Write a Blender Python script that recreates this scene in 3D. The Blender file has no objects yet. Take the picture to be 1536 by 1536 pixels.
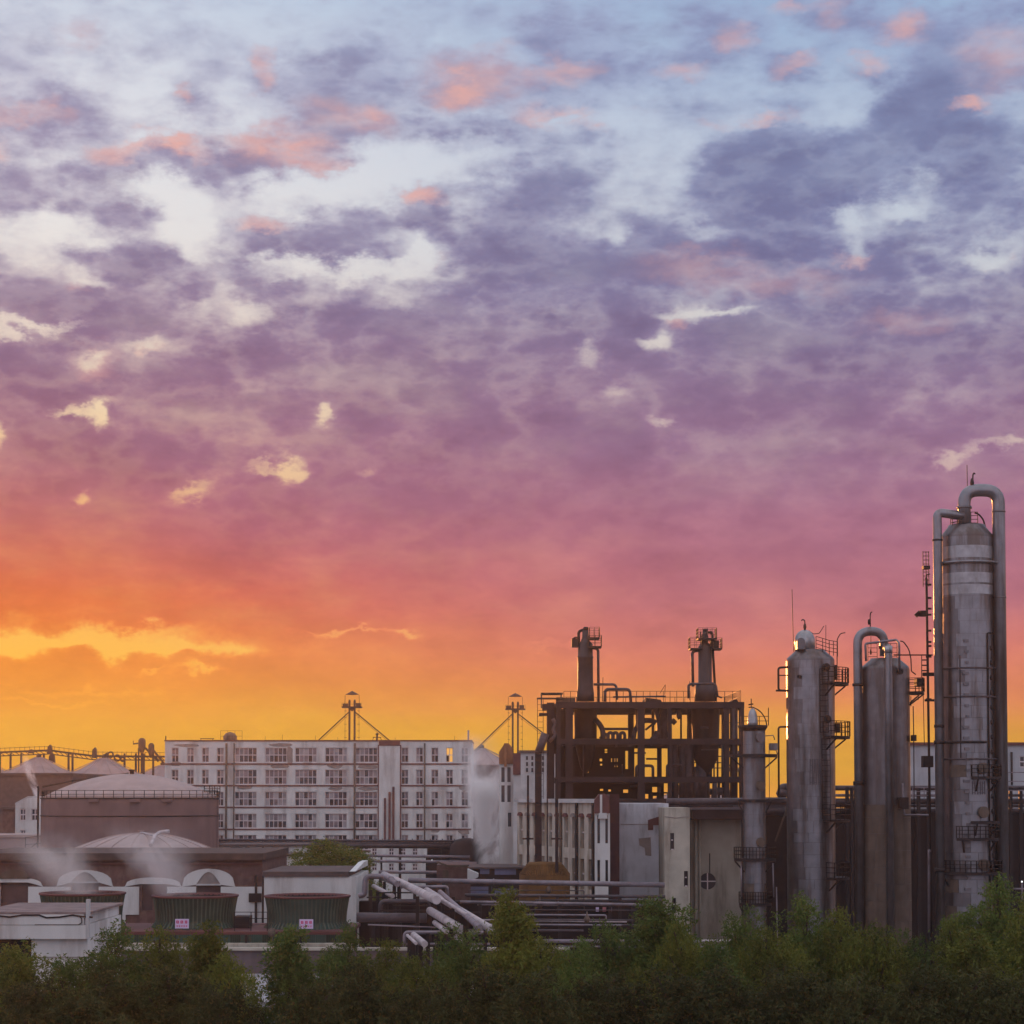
import bpy, bmesh, math, random
from mathutils import Vector, noise as mnoise

C = bpy.context.scene.collection
scn = bpy.context.scene
RND = random.Random(7)

# ------------------------------------------------------------------ camera
F = 3000.0            # focal length in photo pixels (photo 1536 x 1536)
TH = math.radians(2.5)
HOR = 1195.0          # row of the horizon in the photo
CY = HOR - F * math.tan(TH)
EYE = 15.0
cam_data = bpy.data.cameras.new('camera')
cam = bpy.data.objects.new('camera', cam_data)
C.objects.link(cam)
cam.location = (0, 0, EYE)
cam.rotation_euler = (math.pi / 2 + TH, 0, 0)
cam_data.sensor_width = 36.0
cam_data.sensor_fit = 'HORIZONTAL'
cam_data.lens = F / 1536 * 36.0
cam_data.shift_y = (CY - 768) / 1536
cam_data.clip_start = 0.5
cam_data.clip_end = 9000
scn.camera = cam

def P(px, py, D):
    """world point standing D metres ahead that the photo shows at (px, py)"""
    u = (px - 768) / F; v = (CY - py) / F
    s = D / (math.cos(TH) - v * math.sin(TH))
    return Vector((u * s, D, EYE + s * (math.sin(TH) + v * math.cos(TH))))
def Pz(px, py, z):
    """world point at height z that the photo shows at (px, py)"""
    u = (px - 768) / F; v = (CY - py) / F
    s = (z - EYE) / (math.sin(TH) + v * math.cos(TH))
    return Vector((u * s, s * (math.cos(TH) - v * math.sin(TH)), z))
def X(px, D, py=1200): return P(px, py, D).x
def Z(py, D): return P(768, py, D).z
def M(px, D): return px * D / F      # metres spanned by px pixels at D

# ------------------------------------------------------------------ exposure
scn.view_settings.view_transform = 'Standard'
scn.view_settings.look = 'None'
scn.view_settings.exposure = 0.0
scn.view_settings.gamma = 1.0
scn.view_settings.use_curve_mapping = False
scn.render.engine = 'CYCLES'
scn.cycles.use_denoising = True
scn.cycles.max_bounces = 6
scn.cycles.volume_bounces = 4
scn.cycles.transparent_max_bounces = 8
scn.cycles.volume_step_rate = 1.0

# ------------------------------------------------------------------ sun
SUN_AZ = math.radians(-15.5)     # left of the view, on the horizon
SUN_EL = math.radians(1.6)
sun_data = bpy.data.lights.new('sun', 'SUN')
sun_data.energy = 3.0
sun_data.angle = math.radians(0.6)
sun_data.color = (1.0, 0.36, 0.10)
sun = bpy.data.objects.new('sun', sun_data)
C.objects.link(sun)
_sd = Vector((math.sin(SUN_AZ) * math.cos(SUN_EL), math.cos(SUN_AZ) * math.cos(SUN_EL), math.sin(SUN_EL)))
sun.rotation_euler = _sd.to_track_quat('Z', 'Y').to_euler()
sun.location = (-60, 200, 80)

# ------------------------------------------------------------------ sky
def lin(c):
    o = []
    for v in c:
        v /= 255.0
        o.append(v / 12.92 if v <= 0.04045 else ((v + 0.055) / 1.055) ** 2.4)
    return (*o, 1.0)

world = bpy.data.worlds.new('World')
scn.world = world
world.use_nodes = True
nt = world.node_tree
nt.nodes.clear()
def N(kind, **kw):
    n = nt.nodes.new(kind)
    for k, v in kw.items(): setattr(n, k, v)
    return n
def L(a, b): nt.links.new(a, b)
def mth(op, a, b=None, clamp=False):
    n = N('ShaderNodeMath', operation=op); n.use_clamp = clamp
    for i, v in enumerate((a, b)):
        if v is None: continue
        if isinstance(v, (int, float)): n.inputs[i].default_value = v
        else: L(v, n.inputs[i])
    return n.outputs[0]
def mixc(f, a, b, blend='MIX'):
    n = N('ShaderNodeMix', data_type='RGBA', blend_type=blend)
    n.clamp_factor = True
    for i, v in ((0, f), (6, a), (7, b)):
        if isinstance(v, (int, float)): n.inputs[i].default_value = v
        elif isinstance(v, tuple): n.inputs[i].default_value = v
        else: L(v, n.inputs[i])
    return n.outputs[2]
def smap(v, a, b, c=0.0, d=1.0, smooth=True):
    n = N('ShaderNodeMapRange'); n.interpolation_type = 'SMOOTHSTEP' if smooth else 'LINEAR'
    L(v, n.inputs[0])
    for i, x in enumerate((a, b, c, d)): n.inputs[i + 1].default_value = x
    return n.outputs[0]
geo = N('ShaderNodeTexCoord')
sep = N('ShaderNodeSeparateXYZ'); L(geo.outputs['Generated'], sep.inputs[0])
dx, dy, dz = sep.outputs
az = mth('ARCTAN2', dx, dy)
hyp = mth('SQRT', mth('ADD', mth('MULTIPLY', dx, dx), mth('MULTIPLY', dy, dy)))
tt = mth('DIVIDE', dz, mth('MAXIMUM', hyp, 0.02))       # tan(elevation)

def sky_at(px, py):
    d = P(px, py, 1000.0) - Vector((0, 0, EYE))
    return math.atan2(d.x, d.y), d.z / math.hypot(d.x, d.y)

TMAX = 0.6
def ramp(stops):
    """stops: (row in the photo or ('t', tan elevation), sRGB)"""
    n = N('ShaderNodeValToRGB')
    n.color_ramp.interpolation = 'B_SPLINE'
    pts = []
    for y, c in stops:
        t = y[1] if isinstance(y, tuple) else sky_at(768, y)[1]
        pts.append((max(0.0, min(1.0, t / TMAX)), lin(c)))
    pts.sort(key=lambda p: p[0])
    cr = n.color_ramp
    while len(cr.elements) < len(pts): cr.elements.new(0.5)
    for e, (p, c) in zip(cr.elements, pts): e.position = p; e.color = c
    L(smap(warp_t, 0.0, TMAX, smooth=False), n.inputs[0])
    return n.outputs[0]

# noise in direction space, flattened so that streaks lie level
def noise_tex(sx, sz, scale, detail=4.0, rough=0.55, off=0.0, color=False):
    cmb = N('ShaderNodeCombineXYZ')
    L(mth('MULTIPLY', dx, sx), cmb.inputs[0]); L(mth('MULTIPLY', dy, sx), cmb.inputs[1])
    L(mth('ADD', mth('MULTIPLY', tt, sz), off), cmb.inputs[2])
    n = N('ShaderNodeTexNoise'); L(cmb.outputs[0], n.inputs['Vector'])
    n.inputs['Scale'].default_value = scale
    n.inputs['Detail'].default_value = detail
    n.inputs['Roughness'].default_value = rough
    return n.outputs['Color'] if color else n.outputs['Fac']

wisp = noise_tex(1.0, 5.0, 6.0, 5.0, 0.6, 3.1)          # long level streaks
warp_t = mth('ADD', tt, mth('MULTIPLY', mth('SUBTRACT', wisp, 0.5), 0.022))

# distance in azimuth from the sun: 0 at the sun side, 1 on the right of the view and beyond
right = smap(mth('ABSOLUTE', mth('ADD', az, 0.29)), 0.02, 0.46)
cloud_left = ramp([(('t', -0.02), (236, 150, 52)), (1170, (218, 160, 38)), (1130, (212, 168, 24)), (1080, (216, 166, 28)), (1045, (228, 150, 40)),
                   (1005, (237, 146, 46)), (960, (237, 132, 48)), (915, (226, 104, 62)), (870, (214, 102, 84)), (815, (196, 104, 110)),
                   (760, (181, 106, 125)), (690, (168, 112, 135)), (600, (158, 117, 143)), (500, (151, 124, 153)),
                   (420, (154, 138, 166)), (330, (166, 156, 180)), (200, (164, 156, 184)), (60, (176, 180, 203)),
                   (('t', 0.6), (176, 190, 214))])
cloud_right = ramp([(('t', -0.02), (236, 160, 50)), (1150, (222, 168, 38)), (1090, (226, 160, 44)), (1050, (233, 142, 82)),
                    (1000, (226, 126, 108)), (950, (208, 122, 122)), (900, (193, 118, 131)), (810, (174, 112, 137)),
                    (700, (160, 119, 149)), (600, (151, 124, 157)), (500, (138, 128, 162)), (400, (130, 131, 170)),
                    (300, (132, 140, 178)), (200, (138, 150, 186)), (100, (150, 164, 200)), (0, (150, 160, 196)),
                    (('t', 0.6), (160, 182, 214))])
clear_left = ramp([(('t', -0.02), (240, 172, 52)), (1130, (220, 174, 38)), (1060, (234, 176, 46)), (960, (246, 198, 78)), (860, (236, 160, 110)),
                   (760, (236, 190, 122)), (620, (238, 214, 178)), (500, (222, 206, 198)), (380, (234, 230, 226)),
                   (250, (226, 226, 230)), (100, (216, 220, 230)), (0, (205, 214, 228)), (('t', 0.6), (186, 208, 234))])
clear_right = ramp([(('t', -0.02), (238, 165, 50)), (1120, (233, 176, 48)), (1030, (240, 165, 95)), (930, (226, 140, 125)),
                    (800, (196, 134, 146)), (680, (206, 186, 176)), (520, (212, 206, 202)), (380, (196, 204, 216)),
                    (250, (192, 203, 220)), (120, (172, 192, 218)), (0, (150, 180, 212)), (('t', 0.6), (150, 188, 226))])
cloud_col = mixc(right, cloud_left, cloud_right)
clear_col = mixc(right, clear_left, clear_right)

# position in the sky, ruffled so that no cloud has a smooth outline
nz1 = noise_tex(1.0, 1.5, 30.0, 6.0, 0.62, 1.7, color=True)
sub = N('ShaderNodeVectorMath', operation='SUBTRACT'); L(nz1, sub.inputs[0]); sub.inputs[1].default_value = (0.5, 0.5, 0.5)
scl = N('ShaderNodeVectorMath', operation='SCALE'); L(sub.outputs[0], scl.inputs[0]); scl.inputs['Scale'].default_value = 0.040
pos0 = N('ShaderNodeCombineXYZ'); L(az, pos0.inputs[0]); L(tt, pos0.inputs[1])
padd = N('ShaderNodeVectorMath', operation='ADD'); L(pos0.outputs[0], padd.inputs[0]); L(scl.outputs[0], padd.inputs[1])
flat = N('ShaderNodeVectorMath', operation='MULTIPLY'); L(padd.outputs[0], flat.inputs[0]); flat.inputs[1].default_value = (1, 1, 0)
pos = flat.outputs[0]
scl2 = N('ShaderNodeVectorMath', operation='SCALE'); L(sub.outputs[0], scl2.inputs[0]); scl2.inputs['Scale'].default_value = 0.033
padd2 = N('ShaderNodeVectorMath', operation='ADD'); L(pos0.outputs[0], padd2.inputs[0]); L(scl2.outputs[0], padd2.inputs[1])
flat2 = N('ShaderNodeVectorMath', operation='MULTIPLY'); L(padd2.outputs[0], flat2.inputs[0]); flat2.inputs[1].default_value = (1, 1, 0)
pos_fine = flat2.outputs[0]

def blobs(items, halo=False):
    acc = None
    if halo:      # a bright hole has a wide soft fringe and a smaller clear core
        items = [(x, y, a * 1.9, b * 1.9, -.36) for x, y, a, b, m in items if m <= -.9] + [(x, y, a * .95, b * 1.0, m * .60) if m <= -.9 else (x, y, a, b, m * .8 if m < 0 else m) for x, y, a, b, m in items]
    for px, py, rx, ry, amp in items:
        a, t = sky_at(px, py)
        sx, sy = F / rx, F / ry
        vm = N('ShaderNodeVectorMath', operation='MULTIPLY_ADD')
        L(pos_fine if (amp < -.25 and rx < 60) else pos, vm.inputs[0]); vm.inputs[1].default_value = (sx, sy, 0); vm.inputs[2].default_value = (-a * sx, -t * sy, 0)
        ln = N('ShaderNodeVectorMath', operation='LENGTH'); L(vm.outputs[0], ln.inputs[0])
        v = smap(ln.outputs['Value'], 1.35, 0.15, 0.0, amp)
        acc = v if acc is None else mth('ADD', acc, v)
    return acc

CLOUDS = [  # the banks and the gaps of the sky, by where the photo shows them
    (60, 165, 105, 62, .75), (0, 60, 90, 60, .45), (110, 50, 80, 50, .35), (310, 160, 48, 34, .75), (260, 60, 60, 30, .25),
    (215, 245, 100, 28, .75), (335, 250, 90, 34, .8), (425, 220, 95, 46, .8), (500, 185, 80, 52, .8), (395, 100, 40, 45, .5),
    (60, 285, 120, 40, .7), (120, 265, 60, 25, .4), (190, 325, 52, 34, .8), (185, 388, 95, 34, .85), (430, 362, 135, 44, .95),
    (560, 330, 60, 20, .35), (90, 450, 150, 40, .7), (330, 420, 110, 40, .45), (560, 385, 60, 30, .6),
    (640, 322, 48, 46, .9), (790, 300, 95, 62, 1.0), (720, 370, 110, 60, .8), (880, 390, 170, 48, .8), (960, 345, 50, 28, .7),
    (555, 95, 85, 70, .75), (460, 120, 60, 60, .7), (860, 50, 95, 55, .7), (700, 115, 80, 42, .9), (830, 125, 90, 50, .85),
    (960, 100, 80, 40, .5), (1050, 60, 60, 50, .35), (650, 190, 120, 26, .5), (890, 215, 60, 30, .4), (760, 190, 70, 30, .4),
    (1150, 225, 110, 46, .95), (1090, 300, 95, 60, .8), (1210, 300, 120, 80, .8), (1390, 130, 75, 105, 1.0), (1470, 90, 90, 70, .7),
    (1330, 200, 80, 60, .7), (1480, 235, 85, 75, 1.0), (1180, 100, 60, 35, .5), (1110, 35, 60, 30, .3), (1260, 25, 60, 40, .5),
    (1500, 20, 80, 40, .7), (1350, 30, 60, 50, .7),
    (1190, 255, 170, 60, .55), (1310, 265, 130, 50, .45), (1460, 320, 120, 46, .5), (1130, 365, 130, 40, .5), (1290, 400, 160, 40, .4), (1010, 400, 90, 30, .4),
    # gaps
    (235, 140, 70, 70, -.5), (640, 245, 150, 34, -.5), (540, 262, 110, 30, -.6), (60, 345, 130, 26, -.6), (270, 310, 60, 50, -.7), (300, 365, 60, 30, -.7),
    (500, 290, 130, 30, -.7), (1000, 210, 90, 60, -.4), (1260, 150, 55, 40, -.5), (1430, 100, 24, 30, -.4),
    (930, 350, 26, 18, -1.1), (1005, 280, 50, 50, -.35), (1045, 345, 36, 20, -.4), (1282, 325, 20, 24, -1.0), (1355, 316, 34, 16, -.95), (1388, 275, 22, 45, -.55),
    (1275, 375, 22, 20, -.8), (1470, 385, 42, 16, -.9), (1060, 362, 60, 16, -.6), (640, 385, 22, 24, -1.0), (540, 410, 100, 16, -.9), (590, 450, 45, 20, -.8),
    (420, 400, 70, 18, -.8), (330, 425, 22, 34, -.8), (300, 470, 30, 30, -.6), (370, 470, 40, 22, -.9), (135, 425, 40, 14, -.8), (20, 375, 70, 22, -.7), (40, 490, 85, 10, -1.1),
    (110, 405, 20, 14, -.6), (215, 520, 40, 13, -1.0), (145, 532, 26, 11, -.9), (1040, 465, 36, 16, -1.1), (1095, 466, 34, 8, -1.3), (975, 512, 30, 16, -1.5), (880, 530, 20, 14, -.6), (1000, 470, 22, 10, -.7),
    (125, 614, 44, 10, -1.5), (148, 626, 12, 18, -1.7), (491, 627, 11, 11, -1.6), (440, 700, 22, 18, -1.7), (400, 697, 34, 8, -.9),
    (120, 757, 24, 14, -1.5), (285, 735, 34, 12, -1.2), (0, 660, 14, 22, -1.4), (995, 630, 26, 10, -.9), (930, 590, 30, 16, -.8),
    (1424, 679, 24, 8, -1.4), (1520, 662, 34, 9, -1.3), (1474, 671, 40, 7, -.8), (560, 715, 24, 10, -.7),
    (60, 958, 150, 17, -1.3), (200, 946, 100, 12, -1.1), (190, 968, 150, 13, -1.3), (20, 974, 90, 12, -1.1), (270, 975, 60, 8, -1.2), (352, 978, 26, 7, -1.1), (120, 1034, 130, 7, -.5), (60, 1052, 110, 5, -.5),
    (300, 1012, 34, 6, -1.0), (225, 1005, 26, 4, -.7), (520, 946, 60, 4, -.9), (612, 951, 22, 7, -.9), (830, 966, 40, 6, -.5),
]
PINKS = [
    (720, 115, 90, 40, .7), (680, 140, 45, 26, .8), (840, 105, 60, 26, .8), (870, 180, 90, 20, .7), (790, 170, 40, 20, .5), (905, 178, 30, 12, .6), (560, 180, 40, 28, .8),
    (400, 205, 70, 26, 1.0), (440, 235, 80, 26, .9), (220, 222, 62, 20, 1.1), (290, 225, 44, 20, 1.1), (150, 230, 30, 22, .8),
    (60, 172, 50, 18, .8), (0, 222, 22, 26, .9), (396, 95, 18, 40, .9), (290, 148, 16, 18, .8), (500, 175, 60, 36, .6),
    (120, 50, 40, 30, .35), (635, 293, 36, 16, 1.2), (395, 326, 46, 14, 1.1), (640, 395, 30, 12, .6), (120, 440, 26, 10, .6),
    (1355, 40, 44, 34, 1.0), (1300, 100, 30, 20, .6), (1240, 0, 40, 20, .4), (1460, 155, 36, 14, 1.1), (1495, 90, 60, 50, .6), (1125, 180, 70, 14, .8), (1100, 60, 30, 24, .6), (1025, 110, 40, 20, .7),
    (1190, 95, 40, 16, .6), (1255, 25, 24, 26, .4), (1180, 8, 30, 14, .6), (1270, 385, 26, 10, .8), (1490, 388, 24, 8, 1.0), (1060, 400, 120, 26, .45), (1180, 420, 120, 24, .35),
    (150, 540, 40, 24, .5), (225, 525, 20, 8, .7), (1020, 480, 20, 16, .6), (1360, 480, 90, 18, .3),
]
base_cov = N('ShaderNodeValToRGB')
cr = base_cov.color_ramp
bpts = [(('t', 0.0), 1.45), (900, 1.4), (560, 1.38), (480, 1.12), (420, .8), (350, .48), (250, .36), (100, .36), (0, .36), (('t', .6), .15)]
bl = sorted((( (y[1] if isinstance(y, tuple) else sky_at(768, y)[1]) / TMAX, v) for y, v in bpts))
while len(cr.elements) < len(bl): cr.elements.new(.5)
for e, (p_, v) in zip(cr.elements, bl): e.position = max(0, min(1, p_)); e.color = (v / 1.5,) * 3 + (1,)
L(smap(tt, 0.0, TMAX, smooth=False), base_cov.inputs[0])
base = mth('MULTIPLY', base_cov.outputs[0], 1.5)
fbm = noise_tex(1.0, 1.9, 17.0, 7.0, 0.58, 0.4)
fbm2 = noise_tex(1.0, 2.2, 46.0, 5.0, 0.6, 5.4)
front = smap(mth('ABSOLUTE', az), 0.30, 0.75, 1.0, 0.0)
cov = mth('ADD', base, mth('MULTIPLY', blobs(CLOUDS, True), front))
cov = mth('ADD', cov, mth('MULTIPLY', mth('SUBTRACT', fbm, 0.5), 1.5))
cov = mth('ADD', cov, mth('MULTIPLY', mth('SUBTRACT', fbm2, 0.5), 1.0))
bil = mth('ABSOLUTE', mth('MULTIPLY', mth('SUBTRACT', noise_tex(1.0, 1.75, 19.0, 5.0, 0.52, 11.3), 0.5), 2.0))
bil2 = mth('ABSOLUTE', mth('MULTIPLY', mth('SUBTRACT', noise_tex(1.0, 1.6, 43.0, 4.0, 0.52, 2.9), 0.5), 2.0))
puff = mth('ADD', mth('MULTIPLY', bil, 0.65), mth('MULTIPLY', bil2, 0.35))        # rounded lumps with pale lanes between
high = smap(tt, 0.10, 0.24, 0.35, 1.0)
cov = mth('ADD', cov, mth('MULTIPLY', mth('MULTIPLY', mth('SUBTRACT', puff, 0.17), 1.5), high))
cov = mth('ADD', cov, mth('MULTIPLY', mth('MULTIPLY', right, smap(tt, 0.16, 0.26)), 0.16))
dens = smap(cov, -0.25, 1.25)

# thicker parts of a bank are darker, thin parts paler
thick = smap(cov, 0.55, 1.9, 0.0, 1.0)
body = mixc(mth('MULTIPLY', thick, 0.34), cloud_col, mixc(1.0, cloud_col, lin((170, 160, 186)), 'MULTIPLY'))
mott = noise_tex(1.0, 2.3, 20.0, 5.0, 0.55, 8.8)
lift = smap(tt, 0.02, 0.10)
body = mixc(mth('MULTIPLY', mth('MULTIPLY', smap(mott, 0.48, 0.78), 0.24), lift), body, clear_col)
body = mixc(mth('MULTIPLY', mth('MULTIPLY', smap(mott, 0.5, 0.28), 0.30), lift), body, mixc(1.0, body, lin((196, 180, 200)), 'MULTIPLY'))
lump = smap(puff, 0.02, 0.36)
body = mixc(mth('MULTIPLY', mth('MULTIPLY', smap(puff, 0.18, 0.0), 0.15), mth('MULTIPLY', lift, high)), body, clear_col)
body = mixc(mth('MULTIPLY', mth('MULTIPLY', lump, 0.22), mth('MULTIPLY', lift, high)), body, mixc(1.0, body, lin((178, 178, 204)), 'MULTIPLY'))
col = mixc(dens, clear_col, body)
pink = mth('MULTIPLY', blobs(PINKS), smap(cov, 0.12, 0.55))
pink = mth('MULTIPLY', pink, smap(fbm2, 0.34, 0.62, 0.45, 1.0))
col = mixc(mth('MULTIPLY', mth('MULTIPLY', pink, front), 0.62), col, lin((234, 176, 164)))
# warm bloom of the air round the sun
sdir = N('ShaderNodeVectorMath', operation='DOT_PRODUCT'); L(geo.outputs['Generated'], sdir.inputs[0])
sdir.inputs[1].default_value = (math.sin(SUN_AZ), math.cos(SUN_AZ), 0.045)
bloom = smap(sdir.outputs['Value'], math.cos(0.16), 1.0)
col = mixc(mth('MULTIPLY', bloom, 0.14), col, lin((250, 150, 40)))

# physically based sky underneath, at its low sun; the picture's own sky is laid over it
nish = N('ShaderNodeTexSky'); nish.sky_type = 'NISHITA'; nish.sun_disc = False
nish.sun_elevation = SUN_EL; nish.sun_rotation = SUN_AZ
nsc = mixc(1.0, nish.outputs[0], (0.05, 0.05, 0.05, 1), 'MULTIPLY')
# away from the sunset the dusk sky is an even, pale blue-grey
away = smap(mth('ABSOLUTE', az), 0.6, 1.9)
dusk = ramp([(('t', -0.02), (194, 184, 202)), (('t', .1), (218, 212, 228)), (('t', .6), (230, 232, 246))])
col = mixc(away, col, dusk)
zen = smap(tt, 0.45, 1.2)
col = mixc(zen, col, lin((226, 230, 242)))
fin = mixc(0.012, col, nsc)
bg = N('ShaderNodeBackground'); L(fin, bg.inputs['Color']); bg.inputs['Strength'].default_value = 1.0
wo = N('ShaderNodeOutputWorld'); L(bg.outputs[0], wo.inputs['Surface'])

# ------------------------------------------------------------------ materials
MATS = {}
def mat(name, col, rough=0.75, metal=0.0, var=0.25, scale=1.5, dirt=None, dirt_amt=0.0, streak=6.0, bump=0.0, emit=None, panel=None, spec=0.3):
    """procedural paint / plaster / metal: mottled colour, run-down stains, fine relief; col and dirt are linear"""
    if name in MATS: return MATS[name]
    m = bpy.data.materials.new(name); m.use_nodes = True
    t = m.node_tree; t.nodes.clear()
    def n(k): return t.nodes.new(k)
    out = n('ShaderNodeOutputMaterial'); b = n('ShaderNodeBsdfPrincipled')
    t.links.new(b.outputs[0], out.inputs['Surface'])
    b.inputs['Roughness'].default_value = rough
    b.inputs['Metallic'].default_value = metal
    b.inputs['Specular IOR Level'].default_value = spec
    tc = n('ShaderNodeNewGeometry')
    nz = n('ShaderNodeTexNoise'); nz.inputs['Scale'].default_value = scale; nz.inputs['Detail'].default_value = 5
    t.links.new(tc.outputs['Position'], nz.inputs['Vector'])
    r = n('ShaderNodeMapRange'); t.links.new(nz.outputs['Fac'], r.inputs[0])
    r.inputs[1].default_value = 0.3; r.inputs[2].default_value = 0.7
    r.inputs[3].default_value = 1 - var; r.inputs[4].default_value = 1 + var * 0.6
    mx = n('ShaderNodeVectorMath'); mx.operation = 'SCALE'
    mx.inputs[0].default_value = col; t.links.new(r.outputs[0], mx.inputs['Scale'])
    cur = mx.outputs[0]
    if dirt:
        mp = n('ShaderNodeMapping'); mp.inputs['Scale'].default_value = (1.0, 1.0, 1.0 / streak)
        t.links.new(tc.outputs['Position'], mp.inputs['Vector'])
        n2 = n('ShaderNodeTexNoise'); n2.inputs['Scale'].default_value = scale * 0.9; n2.inputs['Detail'].default_value = 6
        n2.inputs['Roughness'].default_value = 0.65
        t.links.new(mp.outputs[0], n2.inputs['Vector'])
        r2 = n('ShaderNodeMapRange'); r2.interpolation_type = 'SMOOTHSTEP'
        t.links.new(n2.outputs['Fac'], r2.inputs[0])
        r2.inputs[1].default_value = 0.46; r2.inputs[2].default_value = 0.66; r2.inputs[4].default_value = dirt_amt
        mm = n('ShaderNodeMix'); mm.data_type = 'RGBA'
        t.links.new(r2.outputs[0], mm.inputs[0]); t.links.new(cur, mm.inputs[6]); mm.inputs[7].default_value = (*dirt, 1)
        cur = mm.outputs[2]
    t.links.new(cur, b.inputs['Base Color'])
    if bump:
        bp = n('ShaderNodeBump'); bp.inputs['Strength'].default_value = bump; bp.inputs['Distance'].default_value = 0.05
        n3 = n('ShaderNodeTexNoise'); n3.inputs['Scale'].default_value = scale * 6; n3.inputs['Detail'].default_value = 4
        t.links.new(tc.outputs['Position'], n3.inputs['Vector'])
        t.links.new(n3.outputs['Fac'], bp.inputs['Height']); t.links.new(bp.outputs[0], b.inputs['Normal'])
    if emit:
        b.inputs['Emission Color'].default_value = (*emit[0], 1); b.inputs['Emission Strength'].default_value = emit[1]
    MATS[name] = m
    return m

PLASTER = mat('white_plaster', (.62, .60, .60), .85, var=.16, scale=.35, dirt=(.25, .20, .19), dirt_amt=.62, bump=.1)
PLASTER2 = mat('pale_render', (.50, .48, .49), .85, var=.18, scale=.6, dirt=(.20, .17, .17), dirt_amt=.45, bump=.1)
WORN = mat('worn_render', (.27, .22, .21), .9, var=.25, scale=1.2, bump=.2)
TRIM = mat('red_brown_paint', (.13, .045, .045), .7, var=.2, scale=1.0)
GLASS = mat('window_glass', (.035, .03, .04), .12, var=.3, scale=.3, spec=.5)
CURTAIN = mat('curtained_glass', (.20, .15, .17), .35, var=.5, scale=.8, spec=.4)
FRAMEW = mat('window_frame_paint', (.55, .48, .50), .6, var=.1)
CURTAIN2 = mat('blind_glass', (.30, .27, .29), .4, var=.4, scale=.6, spec=.4)
SKYGLOW = mat('sky_glow_glass', (.4, .2, .06), .4, emit=((1.0, .50, .10), .75))  # emission imitates sunset sky glowing through the panes, no lamp inside
STACK = mat('sooty_stack', (.05, .042, .05), .5, metal=.35, var=.3, scale=1.0, dirt=(.02, .014, .014), dirt_amt=.6, streak=8)
BRICK = mat('brown_brick', (.13, .07, .068), .9, var=.3, scale=2.0, dirt=(.20, .13, .11), dirt_amt=.5, streak=2, bump=.3)
CONC = mat('stained_concrete', (.33, .285, .24), .9, var=.22, scale=.7, dirt=(.10, .075, .06), dirt_amt=.6, bump=.2)
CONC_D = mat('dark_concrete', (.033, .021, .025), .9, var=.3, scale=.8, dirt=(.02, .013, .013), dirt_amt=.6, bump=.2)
CONC_L = mat('light_concrete', (.47, .42, .36), .9, var=.2, scale=.9, dirt=(.19, .15, .12), dirt_amt=.7, bump=.15)
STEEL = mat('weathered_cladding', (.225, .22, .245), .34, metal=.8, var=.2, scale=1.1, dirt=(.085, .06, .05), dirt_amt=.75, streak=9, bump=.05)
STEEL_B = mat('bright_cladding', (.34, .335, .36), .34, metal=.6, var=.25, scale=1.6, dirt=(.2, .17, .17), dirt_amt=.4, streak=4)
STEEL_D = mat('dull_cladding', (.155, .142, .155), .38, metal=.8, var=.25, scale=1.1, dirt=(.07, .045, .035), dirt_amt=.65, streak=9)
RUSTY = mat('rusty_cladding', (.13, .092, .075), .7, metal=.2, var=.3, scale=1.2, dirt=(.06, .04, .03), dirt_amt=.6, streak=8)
DARK = mat('dark_steel', (.020, .014, .017), .6, metal=.2, var=.3, scale=2.0)
DARKP = mat('dark_pipe', (.085, .065, .075), .5, metal=.3, var=.25, scale=1.5, dirt=(.04, .025, .025), dirt_amt=.5, streak=1)
PIPE = mat('grey_pipe', (.24, .20, .23), .48, metal=.35, var=.25, scale=1.0, dirt=(.09, .06, .06), dirt_amt=.5, streak=1)
PIPE_L = mat('lagged_pipe', (.50, .43, .45), .6, metal=.15, var=.2, scale=1.4, dirt=(.22, .16, .16), dirt_amt=.5, streak=1)
TANKW = mat('tank_shell', (.20, .125, .125), .7, var=.14, scale=.5, dirt=(.14, .085, .085), dirt_amt=.6, streak=5)  # red of the warm haze is put into this shell colour
TANKR = mat('tank_roof', (.38, .28, .27), .65, var=.15, scale=.5, dirt=(.30, .23, .23), dirt_amt=.5, streak=1)
GREEN = mat('green_sheet', (.035, .058, .042), .6, var=.35, scale=.8, dirt=(.03, .03, .025), dirt_amt=.6, streak=5)
GREEN2 = mat('teal_sheet', (.05, .105, .088), .6, var=.3, scale=.8, dirt=(.05, .06, .055), dirt_amt=.5, streak=5)
GOLD = mat('ochre_rust', (.14, .062, .016), .7, metal=.1, var=.3, scale=1.5, dirt=(.05, .025, .012), dirt_amt=.75, streak=4)
BLUE = mat('blue_sheet', (.16, .17, .30), .6, var=.25, scale=.8, dirt=(.1, .1, .14), dirt_amt=.5)
SILO = mat('silo_sheet', (.33, .24, .24), .7, var=.1, scale=.4, dirt=(.24, .17, .17), dirt_amt=.4)
ROOF = mat('bitumen_roof', (.10, .07, .07), .9, var=.3, scale=.8)
SIGNW = mat('sign_board', (.62, .50, .72), .6, var=.05)
SIGNR = mat('sign_ink', (.55, .05, .16), .6, var=.05)
BARK = mat('bark', (.06, .045, .035), .9, var=.3, scale=5)
PAVE = mat('paving', (.34, .32, .34), .9, var=.15, scale=.6, dirt=(.2, .17, .17), dirt_amt=.5, streak=1)
GROUND = mat('yard_ground', (.09, .075, .07), .95, var=.35, scale=.25, dirt=(.05, .05, .035), dirt_amt=.6, streak=1, bump=.2)
LAMPM = mat('lamp_glow', (.9, .9, .9), .5, emit=((.9, 1.0, 1.0), 2.5))

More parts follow.
